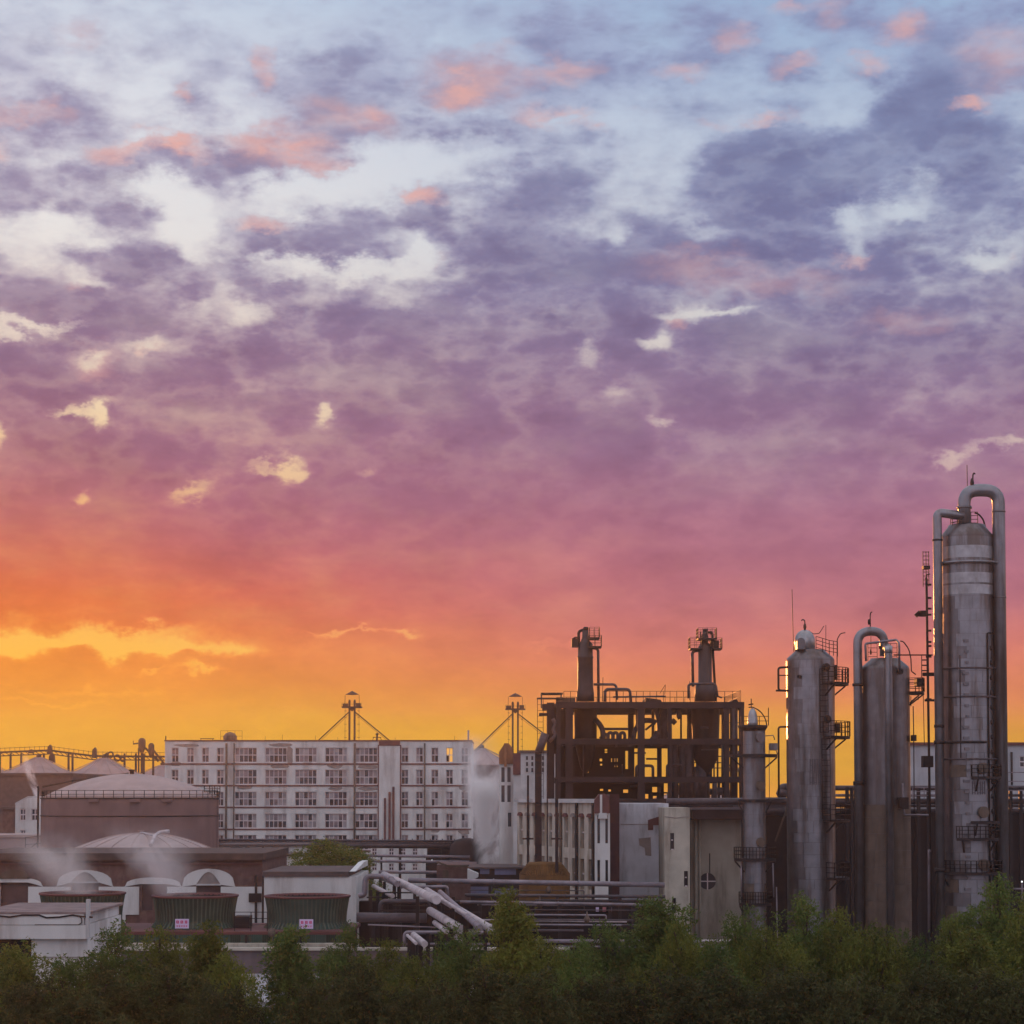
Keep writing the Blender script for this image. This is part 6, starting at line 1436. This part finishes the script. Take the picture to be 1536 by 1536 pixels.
    t = thing('brown_store', 'dark brown shuttered store left of the blue shed', 'store', P(690, 1320, 170))
    Db = 172.0
    m = MB(); m.box(X(655, Db, 1310), X(714, Db, 1310), Db, Db + 8, 0, Z(1297, Db)); m.build('wall', BRICK, t)
    m = MB(); m.bar(P(656, 1293, Db - .4), P(672, 1299, Db - .4), .16); m.bar(P(672, 1299, Db - .4), P(712, 1299, Db - .4), .16); m.box(X(664, Db, 1310), X(673, Db, 1310), Db - .1, Db - .003, 0, Z(1305, Db)); m.build('canopy', RUSTY, t)
front_blocks()

# ------------------------------------------------------------------ pipelines
def pipe(label, m, r, pts, grp='pipelines of the yard', supports=(), name='pipeline', seg=10, bend=None, joints=True):
    pts = [Vector(p) for p in pts]; o = pts[0].copy(); o.z = 0
    t = thing(name, label, 'pipeline', o, grp)
    b = MB(); b.tube(pts, r, seg, bend=bend); b.build('pipe', m, t)
    f = MB(); n = 0
    for a, c in zip(pts, pts[1:]):
        L_ = (c - a).length; k = int(L_ // 7) if joints else 0
        for j in range(1, k + 1):
            p = a.lerp(c, j / (k + 1)); d = (c - a).normalized(); f.tube([p - d * .05, p + d * .05], r * 1.28, seg, bend=0); n += 1
    if n: f.build('flange', m, t)
    for px_, sx in enumerate(supports):
        s = MB(); s.bar((sx[0], sx[1] + .02, 0), (sx[0], sx[1] + .02, sx[2]), .22); s.build('support', DARK, t)
    return t
def hp(label, m, wpx, D, x0, x1, y0, y1=None, sup=(), pre=(), post=()):
    """level pipe across the view; the ends may drop or turn"""
    y1 = y0 if y1 is None else y1
    pts = [*pre, P(x0, y0, D), P(x1, y1, D), *post]
    z = P(x0, y0, D).z
    return pipe(label, m, M(wpx / 2, D), pts, supports=[(X(s, D, 1330), D, Z(y0 + (y1 - y0) * (s - x0) / (x1 - x0) + wpx / 2, D)) for s in sup])
hp('thick grey pipe spanning from the lagged lines to the stair tower', PIPE, 8, 141, 612, 997, 1320.5, 1327.5, (915, 735, 665))
hp('topmost rack pipe in front of the annex', PIPE, 4.5, 230, 500, 705, 1282.5, 1285.5, (500, 572, 640))
hp('second rack pipe under the topmost one', PIPE, 4.5, 229, 500, 704, 1291, 1293, (540,))
hp('short lower rack pipe beside the elbow', PIPE, 5, 200, 568, 656, 1308, 1308.5, (570,))
hp('slender pipe below the thick grey pipe', DARKP, 5, 137, 700, 998, 1343, 1345, (760, 930))
hp('grey pipe in shadow below the ochre tank', PIPE, 5, 134, 690, 985, 1353, 1357.5, (720, 840, 950))
hp('thin pale pipe with a dip behind the pointed tree', PIPE_L, 3, 131, 715, 940, 1380, 1382.5, (), post=())
hp('thinnest dark pipe along the yard foot', DARKP, 2.5, 130, 715, 990, 1387.5, 1387.5)
hp('lowest broad grey pipe above the tree tops', PIPE, 5.5, 122, 800, 1050, 1411.5, 1412, (880, 960))
hp('lower twin of the broad grey pipe', PIPE, 2.5, 121, 800, 1120, 1419.5, 1421, ())
hp('thin pipe low beside the concrete hall', PIPE_L, 3.2, 119, 1035, 1100, 1411, 1411)
hp('dark trunk pipe crossing the pit', DARKP, 15, 126, 535, 640, 1376, 1377, (560, 600))
hp('thin pale rail pipe sloping across the pit', PIPE, 2.2, 118, 552, 700, 1387, 1393)
# looped pipes of the left corner of the yard
pipe('big grey elbow pipe rising beside the pump house', PIPE, M(4.2, 136), [P(538, 1344, 136), P(547, 1342, 136), P(548, 1314.5, 136), P(578, 1314.5, 136), P(596, 1326, 128)], seg=12)
pipe('grey portal pipe bending over the dark trunk', DARKP, M(3.8, 128), [P(571, 1372, 128), P(571, 1352, 128), P(643, 1352.5, 128), P(644, 1362, 128)], seg=12)
pipe('low grey portal pipe on posts above the retaining wall', PIPE, M(2.7, 112), [P(606.5, 1420, 112), P(607, 1398.5, 112), P(692, 1398.5, 112), P(760, 1399, 112)], supports=[(X(p, 112, 1410), 112, Z(1400, 112)) for p in (642, 658, 683)])
pipe('thin twin pipe inside the low portal', PIPE, M(1.8, 113), [P(610, 1416, 113), P(735, 1416, 113)])
pipe('small grey portal pipe under the thick pipe', PIPE, M(2.6, 139), [P(615, 1331, 139), P(668, 1330, 139), P(671, 1332, 139), P(672, 1348, 139)])
for lab, m_, zz, r, a, b in (
    ('fat lagged pipe running down from the elbow', PIPE_L, 9.2, .34, (576, 1312), (655, 1350)),
    ('fat lagged pipe ending above the trees', PIPE_L, 8.0, .33, (645, 1366), (692, 1394)),
    ('long lagged pipe sweeping past the pointed tree', PIPE_L, 8.6, .27, (640, 1335), (737, 1394)),
    ('thin lagged pipe beside the long sweeping one', PIPE_L, 8.9, .13, (640, 1335), (700, 1372)),
    ('short lagged pipe among the loops', PIPE_L, 8.6, .2, (560, 1329), (589, 1344)),
    ('curved grey pipe under the fat lagged pipe', PIPE, 8.9, .2, (569, 1315), (602, 1330)),
    ('thin pale strut pipe inside the low portal', PIPE_L, 7.4, .12, (611, 1403), (624, 1415)),
    ('stubby lagged pipe inside the low portal', PIPE_L, 7.3, .24, (620, 1402), (637, 1416)),
    ('lagged pipe stub at the right of the low portal', PIPE_L, 7.2, .22, (683, 1404), (696, 1415)),
    ('short lagged stub in the dark pit', PIPE_L, 7.6, .2, (652, 1384), (670, 1397)),
    ('grey sloping pipe behind the long lagged pipe', PIPE, 8.8, .22, (660, 1338), (720, 1392))):
    p0, p1 = Pz(*a, zz), Pz(*b, zz)
    sup = []
    for f in (.25, .7):
        q = p0.lerp(p1, f); sup.append((q.x, q.y, zz - r))
    pipe(lab, m_, r * .74, [p0, p1], supports=sup, seg=12, joints=False)
def pipe_shadow_pit():
    t = thing('pipe_trestle', 'dark steel trestle carrying the lagged pipes', 'trestle', P(640, 1400, 124))
    for k, (px_, D, y) in enumerate(((556, 133, 1335), (575, 131, 1340), (598, 131, 1322), (622, 129, 1330), (660, 124, 1358), (700, 118, 1372), (728, 110, 1392), (645, 128, 1352), (680, 128, 1345))):
        m = MB(); x = X(px_, D, 1380); m.bar((x, D, 0), (x, D, Z(y, D)), .2); m.build('leg', DARK, t)
    for px_, D, y, w in ((575, 131, 1345, 50), (620, 128, 1358, 60), (600, 130, 1338, 70), (690, 120, 1368, 60), (610, 127, 1365, 80)):
        m = MB(); m.box(X(px_ - w / 2, D, y), X(px_ + w / 2, D, y), D - .1, D + .1, Z(y + 2, D), Z(y, D)); m.build('crossbeam', DARK, t)
    m = MB(); m.box(X(520, 138, 1380), X(1000, 138, 1380), 141.8, 143.2, 0, Z(1352, 142)); m.build('pit_wall', NEAR_BLACK, t)
    r_ = random.Random(31)
    for k in range(9):
        y = 1336 + k * 7.3 + r_.uniform(-1, 1); D = 141 - k * 2.0; xa = 690 + r_.uniform(0, 120); xb = min(1000, xa + r_.uniform(90, 300))
        m = MB(); r = r_.choice((.035, .05, .06, .10)); pa, pb = P(xa, y, D), P(xb, y + 1, D)
        ends = [pa - Vector((0, 0, .7 + r_.random())), pa] if r_.random() < .5 else [pa]
        ends += [pb, pb - Vector((0, 0, .6 + r_.random()))] if r_.random() < .5 else [pb]
        m.tube(ends, r, 8); m.build('pit_pipe', r_.choice((DARKP, DARKP, PIPE, RUSTY)), t)
        if k % 3 == 0:
            v = MB(); vp = pa.lerp(pb, .4 + .3 * r_.random()); v.lathe(vp.x, vp.y, [(.1, vp.z - .2), (.22, vp.z), (.12, vp.z + .25), (.05, vp.z + .3), (.05, vp.z + .55)], 8); v.build('valve', RUSTY, t)
    for px_, w in ((896, 2.2), (906.5, 2.6), (915.5, 2.2)):
        m = MB(); D = 141.5; m.box(X(px_ - w, D, 1364), X(px_ + w, D, 1364), D - .1, D + .1, Z(1367, D), Z(1361, D)); m.build('gauge_dial', SIGNW if px_ < 900 or px_ > 910 else mat('pink_dial', (.5, .18, .2), .6), t)
pipe_shadow_pit()
def factory_pipe_rack():
    D = 238.0; fx = lambda p: X(p, D, 1270); fz = lambda p: Z(p, D)
    t = thing('pipe_rack', 'long dark latticed pipe rack crossing before the factory foot', 'pipe rack', (fx(600), D, 0))
    for y, r in ((1259.5, .14), (1267, .3), (1263, .12)):
        m = MB(); m.tube([(fx(326), D, fz(y)), (fx(716), D, fz(y + 2.5))], r, 8); m.build('rack_pipe', DARKP, t)
    m = MB(); k = 0
    for px_ in range(330, 712, 9):
        m.bar((fx(px_), D + .4, fz(1259)), (fx(px_ + 9), D + .4, fz(1267)), .1); m.bar((fx(px_), D + .4, fz(1268)), (fx(px_), D + .4, fz(1258)), .1)
    m.build('lattice', RUSTY, t)
    for px_ in (340, 400, 470, 538, 600, 660, 710):
        m = MB(); m.bar((fx(px_), D + .2, 0), (fx(px_), D + .2, fz(1266)), .3); m.build('rack_post', DARK, t)
    m = MB(); m.lathe(fx(700), D, [(2.0, 0), (2.0, fz(1268)), (1.4, fz(1260)), (.4, fz(1257))], 16); m.box(fx(640), fx(716), D + 2, D + 5, 0, fz(1270)); m.build('condenser', CONC_D, t)
    m = MB(); m.lathe(fx(649), D - 2, [(.02, fz(1291)), (.12, fz(1290)), (.02, fz(1289))], 8); m.build('lamp', LAMPM, t)
factory_pipe_rack()

# ------------------------------------------------------------------ vegetation
import numpy as np
def leaf_mat(name, c1, c2):
    m = bpy.data.materials.new(name); m.use_nodes = True; t = m.node_tree; t.nodes.clear()
    out = t.nodes.new('ShaderNodeOutputMaterial'); b = t.nodes.new('ShaderNodeBsdfPrincipled'); tr = t.nodes.new('ShaderNodeBsdfTranslucent'); mx = t.nodes.new('ShaderNodeMixShader')
    g = t.nodes.new('ShaderNodeNewGeometry'); r = t.nodes.new('ShaderNodeMix'); r.data_type = 'RGBA'
    nz = t.nodes.new('ShaderNodeTexNoise'); nz.inputs['Scale'].default_value = .9; nz.inputs['Detail'].default_value = 3
    t.links.new(g.outputs['Position'], nz.inputs['Vector'])
    ad = t.nodes.new('ShaderNodeMath'); ad.operation = 'MULTIPLY_ADD'; t.links.new(g.outputs['Random Per Island'], ad.inputs[0]); ad.inputs[1].default_value = .30
    sb = t.nodes.new('ShaderNodeMapRange'); t.links.new(nz.outputs['Fac'], sb.inputs[0]); sb.inputs[1].default_value = .3; sb.inputs[2].default_value = .7; sb.inputs[4].default_value = .4
    oi = t.nodes.new('ShaderNodeObjectInfo'); oa = t.nodes.new('ShaderNodeMath'); oa.operation = 'MULTIPLY_ADD'; t.links.new(oi.outputs['Random'], oa.inputs[0]); oa.inputs[1].default_value = .35; t.links.new(sb.outputs[0], oa.inputs[2])
    t.links.new(oa.outputs[0], ad.inputs[2]); t.links.new(ad.outputs[0], r.inputs[0])
    r.inputs[6].default_value = (*c1, 1); r.inputs[7].default_value = (*c2, 1)
    t.links.new(r.outputs[2], b.inputs['Base Color']); b.inputs['Roughness'].default_value = .7; b.inputs['Specular IOR Level'].default_value = .15
    t.links.new(r.outputs[2], tr.inputs['Color']); mx.inputs[0].default_value = .3
    t.links.new(b.outputs[0], mx.inputs[1]); t.links.new(tr.outputs[0], mx.inputs[2]); t.links.new(mx.outputs[0], out.inputs['Surface'])
    return m
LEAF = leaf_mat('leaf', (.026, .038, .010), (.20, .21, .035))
LEAF_SHADED = leaf_mat('leaf_shaded', (.026, .028, .011), (.085, .086, .026))  # darker copy of the leaf colours: shade on the near row painted in
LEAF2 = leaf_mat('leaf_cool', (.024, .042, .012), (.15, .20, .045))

def leaves_mesh(centres, radii, n, size, rng, droop=.3):
    """thousands of small leaf quads gathered in sprays round the clump centres"""
    c = np.array(centres); r = np.array(radii)
    w = r ** 2; pick = rng.choice(len(c), n // 7, p=w / w.sum())
    d = rng.normal(size=(n // 7, 3)); d /= np.linalg.norm(d, axis=1)[:, None]
    rad = r[pick] * np.clip(rng.normal(.86, .17, n // 7), .3, 1.2)
    sp = c[pick] + d * rad[:, None] * np.array([1, 1, .85])
    # sprays: short twigs pointing outward, seven leaves along each
    out = d + rng.normal(scale=.45, size=d.shape); out[:, 2] += .25; out /= np.linalg.norm(out, axis=1)[:, None]
    k = np.arange(7); tl = size * 4.2
    pos = sp[:, None, :] + out[:, None, :] * (k[None, :, None] / 6.0) * tl + rng.normal(scale=size * .55, size=(len(sp), 7, 3))
    pos[:, :, 2] -= droop * (k[None, :] / 6.0) ** 2 * size * 2
    pos = pos.reshape(-1, 3); m = len(pos)
    a = rng.normal(size=(m, 3)); a /= np.linalg.norm(a, axis=1)[:, None]
    b = np.cross(a, rng.normal(size=(m, 3))); b /= np.linalg.norm(b, axis=1)[:, None]
    s = size * rng.uniform(.6, 1.25, m)[:, None]
    v = np.stack([pos - a * s, pos - b * s * .34, pos + a * s, pos + b * s * .34], 1).reshape(-1, 3)
    me = bpy.data.meshes.new('crown')
    me.vertices.add(len(v)); me.vertices.foreach_set('co', v.ravel())
    me.loops.add(m * 4); me.loops.foreach_set('vertex_index', np.arange(m * 4))
    me.polygons.add(m); me.polygons.foreach_set('loop_start', np.arange(0, m * 4, 4)); me.polygons.foreach_set('loop_total', np.full(m, 4))
    me.update(); me.validate()
    return me

def tree_proto(seed, h, rad, pointed, m, nleaf=42000, size=.082):
    rng = np.random.default_rng(seed); r_ = random.Random(seed)
    t = MB(); top = Vector((r_.uniform(-.3, .3), r_.uniform(-.3, .3), h * .86))
    trunk = [Vector((0, 0, 0)), Vector((.08, .05, h * .3)), Vector((top.x * .5, top.y * .5, h * .6)), top]
    for k, (a, b) in enumerate(zip(trunk, trunk[1:])): 
        ra, rb = .17 * (1 - .28 * k), .17 * (1 - .28 * (k + 1)) + .015
        i = len(t.v)
        for p, rr in ((a, ra), (b, rb)):
            for j in range(8): an = j * math.pi / 4; t.v.append((p.x + rr * math.cos(an), p.y + rr * math.sin(an), p.z))
        for j in range(8): l = (j + 1) % 8; t.f.append((i + j, i + l, i + 8 + l, i + 8 + j)); t.sm.append(True)
    cs, rs = [], []
    zlo = h * .30
    K = 24
    for k in range(K):
        f = ((k + .5) / K) ** .8
        z = zlo + (h - zlo) * f
        if pointed: env = rad * (1.0 - f) ** .75 * (.5 + .5 * min(1, f * 5)) + .12
        else: env = rad * (math.sin(math.pi * min(1, f * .80 + .17)) ** .8) * r_.uniform(.75, 1.1) + .1
        an = k * 2.399 + r_.uniform(-.5, .5); q = env * r_.uniform(.35, .95)
        c = (q * math.cos(an) + top.x * f * .5, q * math.sin(an) + top.y * f * .5, z + r_.uniform(-.2, .2)); cs.append(c)
        rs.append(max(.25, (env * .47 if not pointed else env * .55)) * r_.uniform(.65, 1.3))
        base = Vector((top.x * f * .4, top.y * f * .4, max(h * .22, z - q * .7 - .3)))
        t.bar(base, base.lerp(Vector(c), .55), .075); t.bar(base.lerp(Vector(c), .5), Vector(c), .045)
    # feathery leading shoots
    for k in range(9):
        an = r_.uniform(0, 6.28); q = rad * r_.uniform(0, .7); zz = h * r_.uniform(.86, 1.0) - (q / rad) * h * .1
        cs.append((q * math.cos(an), q * math.sin(an), zz)); rs.append(.22 * r_.uniform(.7, 1.3))
    crown = leaves_mesh(cs, rs, nleaf, size, rng); crown.materials.append(m)
    tm = bpy.data.meshes.new('trunk'); tm.from_pydata(t.v, [], t.f); tm.polygons.foreach_set('use_smooth', t.sm); tm.materials.append(BARK)
    return tm, crown
SHADED_CROWNS = [tree_proto(11, 10, 2.3, False, LEAF_SHADED, 56000), tree_proto(12, 10, 2.1, False, LEAF_SHADED, 56000)]
PROTOS = [tree_proto(1, 10, 2.3, False, LEAF), tree_proto(2, 10, 2.0, False, LEAF2), tree_proto(3, 10, 1.7, True, LEAF), tree_proto(4, 10, 2.5, False, LEAF), tree_proto(5, 10, 2.0, True, LEAF2), tree_proto(6, 10, 2.2, False, LEAF2)]
def tree(px, ytop, D, k, label, wide=1.0, name='tree', grp='trees along the near edge'):
    p = P(px, ytop, D); h = p.z / 1.012; s = h / 10.0
    t = thing(name, label, 'tree', (p.x, p.y, 0), grp)
    sc = (s * wide, s * wide, s); rot = RND.uniform(0, 6.28)
    pr = SHADED_CROWNS[k % 2] if D < 70 else PROTOS[k]
    for nm, me in (('trunk', pr[0]), ('crown', pr[1])):
        o = bpy.data.objects.new(nm, me); C.objects.link(o); o.parent = t; o.scale = sc; o.rotation_euler = (0, 0, rot)
    return t
TREES = [  # photo column, top row, distance, kind, width, label
    (25, 1416, 76, 0, 1.0, 'bushy tree below the opening of the corner building'),
    (-35, 1425, 74, 3, 1.0, 'bushy tree cut by the left margin'),
    (95, 1442, 75, 1, .95, 'lower tree in front of the cracked pale wall'),
    (178, 1391, 77, 1, 1.0, 'full tree touching the corner building end'),
    (243, 1394, 79, 3, .9, 'tree rising before the green basin beside its twin'),
    (318, 1392, 77, 2, 1.0, 'tree with a peaked top under the middle cooling tower'),
    (338, 1432, 74, 0, .7, 'low rounded tree left of the bare wall gap'),
    (440, 1398, 76, 4, 1.1, 'tree with a peaked top under the teal cooling tower'),
    (522, 1392, 80, 1, .7, 'tree right of the teal cooling tower'),
    (578, 1412, 77, 3, .9, 'broad tree below the looped pipes'),
    (625, 1432, 73, 0, .9, 'low tree under the low portal pipe'),
    (700, 1395, 76, 5, .95, 'tree at the foot of the long lagged pipe'),
    (762, 1344, 74, 2, 1.0, 'tall pointed tree standing above its neighbours'),
    (812, 1408, 77, 0, .9, 'round tree right of the pointed tree'),
    (900, 1391, 78, 5, .8, 'slender tree before the pit pipes'),
    (872, 1418, 74, 1, .9, 'low tree before the lowest grey pipe'),
    (982, 1356, 79, 4, 1.35, 'peaked tree at the foot of the stair tower'),
    (1020, 1384, 75, 3, .7, 'shorter tree leaning on the stair tower foot'),
    (1072, 1418, 74, 1, .9, 'low tree under the round window'),
    (1105, 1370, 80, 5, .85, 'tree between concrete hall and slim column'),
    (1150, 1394, 76, 0, .9, 'tree below the slim column'),
    (1205, 1349, 80, 1, .85, 'tall tree at the foot of the aerial column'),
    (1262, 1366, 78, 3, .75, 'tree in the dark gap between two columns'),
    (1318, 1390, 76, 0, .8, 'tree at the foot of the hooped pipe column'),
    (1372, 1404, 77, 5, .8, 'low tree before the dark gap of the right columns'),
    (1432, 1383, 79, 3, .75, 'tree left of the tallest column foot'),
    (1500, 1322, 81, 1, .85, 'highest tree at the right margin'),
    (1560, 1340, 78, 3, .9, 'tree cut by the right margin'),
    (1465, 1404, 75, 2, 1.2, 'pointed tree under the highest one'),
    # nearer, lower crowns that fill the foot of the photo
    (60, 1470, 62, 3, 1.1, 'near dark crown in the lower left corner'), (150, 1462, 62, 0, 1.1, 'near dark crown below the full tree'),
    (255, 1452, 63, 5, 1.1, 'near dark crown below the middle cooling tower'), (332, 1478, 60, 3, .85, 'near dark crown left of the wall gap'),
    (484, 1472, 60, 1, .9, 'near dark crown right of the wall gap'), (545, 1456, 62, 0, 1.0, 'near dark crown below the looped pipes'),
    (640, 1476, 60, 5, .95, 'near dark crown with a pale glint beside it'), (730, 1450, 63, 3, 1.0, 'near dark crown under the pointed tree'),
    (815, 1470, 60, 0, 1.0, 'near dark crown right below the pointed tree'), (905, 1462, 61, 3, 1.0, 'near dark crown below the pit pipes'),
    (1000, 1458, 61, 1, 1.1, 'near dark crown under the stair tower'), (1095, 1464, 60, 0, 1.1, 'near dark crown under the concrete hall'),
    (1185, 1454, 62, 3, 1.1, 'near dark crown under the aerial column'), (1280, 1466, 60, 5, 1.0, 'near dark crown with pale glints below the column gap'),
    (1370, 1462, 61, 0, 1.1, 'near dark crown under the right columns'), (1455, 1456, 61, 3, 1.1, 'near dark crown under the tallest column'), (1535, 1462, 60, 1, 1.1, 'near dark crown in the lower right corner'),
]
for px_, yt, D_, k_, w_, lab in TREES: tree(px_, yt, D_, k_, lab, w_)
# round bush on the roof edge of the pump house
t = tree(486, 1260, 172, 0, 'round dark tree behind the white pump house', 1.75); 
o2 = tree(524, 1278, 176, 3, 'lower bushy tree beside the round dark tree', 1.2)
# far tree line on the horizon
def far_wood():
    rng = np.random.default_rng(9); cs, rs = [], []
    for k in range(420):
        x = rng.uniform(-300, 300); cs.append((x, 560 + rng.uniform(-20, 20), rng.uniform(1.5, 8))); rs.append(rng.uniform(2.0, 3.6))
    me = leaves_mesh(cs, rs, 40000, .9, rng); me.materials.append(LEAF)
    o = bpy.data.objects.new('wood', me); C.objects.link(o); tag(o, 'far dark wood along the horizon', 'wood', kind='stuff')
far_wood()
# weeds and scrub on the yard floor beneath the trees
def scrub():
    rng = np.random.default_rng(19); cs, rs = [], []
    for k in range(260): cs.append((rng.uniform(-30, 30), rng.uniform(52, 84), rng.uniform(.1, 1.2))); rs.append(rng.uniform(.4, 1.0))
    me = leaves_mesh(cs, rs, 24000, .12, rng); me.materials.append(LEAF)
    o = bpy.data.objects.new('undergrowth', me); C.objects.link(o); tag(o, 'rough undergrowth beneath the near trees', 'undergrowth', kind='stuff')
scrub()

# ------------------------------------------------------------------ steam
def steam_mat(name, dens, col, scale, seed, k, w0, kw, H):
    """patchy vapour that thins out away from a leaning axis: k = lean per metre, w0 + kw z = half width, H = height"""
    m = bpy.data.materials.new(name); m.use_nodes = True; t = m.node_tree; t.nodes.clear()
    out = t.nodes.new('ShaderNodeOutputMaterial'); v = t.nodes.new('ShaderNodeVolumePrincipled'); t.links.new(v.outputs[0], out.inputs['Volume'])
    v.inputs['Color'].default_value = (*col, 1); v.inputs['Anisotropy'].default_value = .1
    tc = t.nodes.new('ShaderNodeTexCoord'); nz = t.nodes.new('ShaderNodeTexNoise'); nz.inputs['Scale'].default_value = scale; nz.inputs['Detail'].default_value = 5; nz.inputs['Roughness'].default_value = .62
    nz.inputs['Distortion'].default_value = .6
    mp = t.nodes.new('ShaderNodeMapping'); mp.inputs['Location'].default_value = (seed, seed * .7, 0); mp.inputs['Scale'].default_value = (1, 1, .7); t.links.new(tc.outputs['Object'], mp.inputs[0]); t.links.new(mp.outputs[0], nz.inputs['Vector'])
    sp = t.nodes.new('ShaderNodeSeparateXYZ'); t.links.new(tc.outputs['Object'], sp.inputs[0])
    def mm(op, a, b):
        n = t.nodes.new('ShaderNodeMath'); n.operation = op
        for i, q in enumerate((a, b)):
            if isinstance(q, (int, float)): n.inputs[i].default_value = q
            else: t.links.new(q, n.inputs[i])
        return n.outputs[0]
    def mr(x, a, b, c, d):
        n = t.nodes.new('ShaderNodeMapRange'); n.interpolation_type = 'SMOOTHSTEP'; t.links.new(x, n.inputs[0])
        for i, q in enumerate((a, b, c, d)): n.inputs[i + 1].default_value = q
        return n.outputs[0]
    ax = mm('SUBTRACT', sp.outputs[0], mm('MULTIPLY', sp.outputs[2], k))
    rr = mm('DIVIDE', mm('SQRT', mm('ADD', mm('MULTIPLY', ax, ax), mm('MULTIPLY', sp.outputs[1], sp.outputs[1])), 0), mm('ADD', mm('MULTIPLY', sp.outputs[2], kw), w0))
    rr = mm('ADD', rr, mm('MULTIPLY', mm('SUBTRACT', nz.outputs['Fac'], .5), 2.2))
    side = mr(rr, .30, .95, 1.0, 0.0)
    body = mr(nz.outputs['Fac'], .43, .58, .02, 1.0)
    top = mr(sp.outputs[2], H * .35, H * .98, 1.0, .0)
    t.links.new(mm('MULTIPLY', mm('MULTIPLY', mm('MULTIPLY', side, body), top), dens), v.inputs['Density'])
    return m
def plume(label, base, tip, dens, col, scale, grp='steam plumes'):
    """base and tip: (column, row, half width) in the photo, plus distance"""
    (xa, ya, wa, D), (xb, yb, wb) = base, tip
    A, B = P(xa, ya, D), P(xb, yb, D); H = B.z - A.z; w0, w1 = M(wa, D), M(wb, D)
    b = MB(); K = 16; J = 14
    for j in range(J + 1):
        f = j / J; c = A.lerp(B, f); w = (w0 + (w1 - w0) * f) * 1.25
        for q in range(K):
            an = 2 * math.pi * q / K; r2 = w * (1 + .10 * mnoise.noise(Vector((math.cos(an) * 1.3, math.sin(an) * 1.3, f * 4))))
            b.v.append((c.x + r2 * math.cos(an), c.y + r2 * math.sin(an), c.z))
    for j in range(J):
        for q in range(K): l = (q + 1) % K; b.f.append((j * K + q, j * K + l, (j + 1) * K + l, (j + 1) * K + q)); b.sm.append(True)
    b.f.append(tuple(reversed(range(K)))); b.sm.append(False); b.f.append(tuple(J * K + q for q in range(K))); b.sm.append(False)
    m = steam_mat('steam', dens, col, scale, float(len(label)), (B.x - A.x) / H, w0, (w1 - w0) / H, H)
    return tag(b.build('steam_plume', m, None, A), label, 'steam', grp)
plume('thick white steam billowing up between factory and mill', (744, 1302, 34, 236), (712, 1090, 46), 2.6, (1.0, .98, .98), .26)
plume('thread of steam rising from the gabled house', (57, 1198, 7, 242), (34, 1126, 12), 2.4, (.98, .94, .94), .6)
plume('thin steam drifting off the middle cooling tower', (268, 1343, 52, 131), (200, 1225, 105), .40, (.98, .91, .91), .34)
plume('thin steam drifting off the left cooling tower', (116, 1340, 54, 131), (50, 1235, 110), .40, (.98, .90, .88), .34)

# ------------------------------------------------------------------ haze over the whole plant
def haze():
    b = MB(); b.box(-430, 430, -90, 622, -1.2, 41.0)
    m = bpy.data.materials.new('haze'); m.use_nodes = True; t = m.node_tree; t.nodes.clear()
    out = t.nodes.new('ShaderNodeOutputMaterial'); v = t.nodes.new('ShaderNodeVolumePrincipled'); t.links.new(v.outputs[0], out.inputs['Volume'])
    v.inputs['Color'].default_value = (.95, .86, .88, 1); v.inputs['Density'].default_value = .00019; v.inputs['Anisotropy'].default_value = .6
    o = b.build('haze', m); tag(o, 'thin dusk haze over the whole plant', 'haze', kind='stuff')
    return o
haze()

for o in list(bpy.data.objects):
    if '_org' in o: del o['_org']
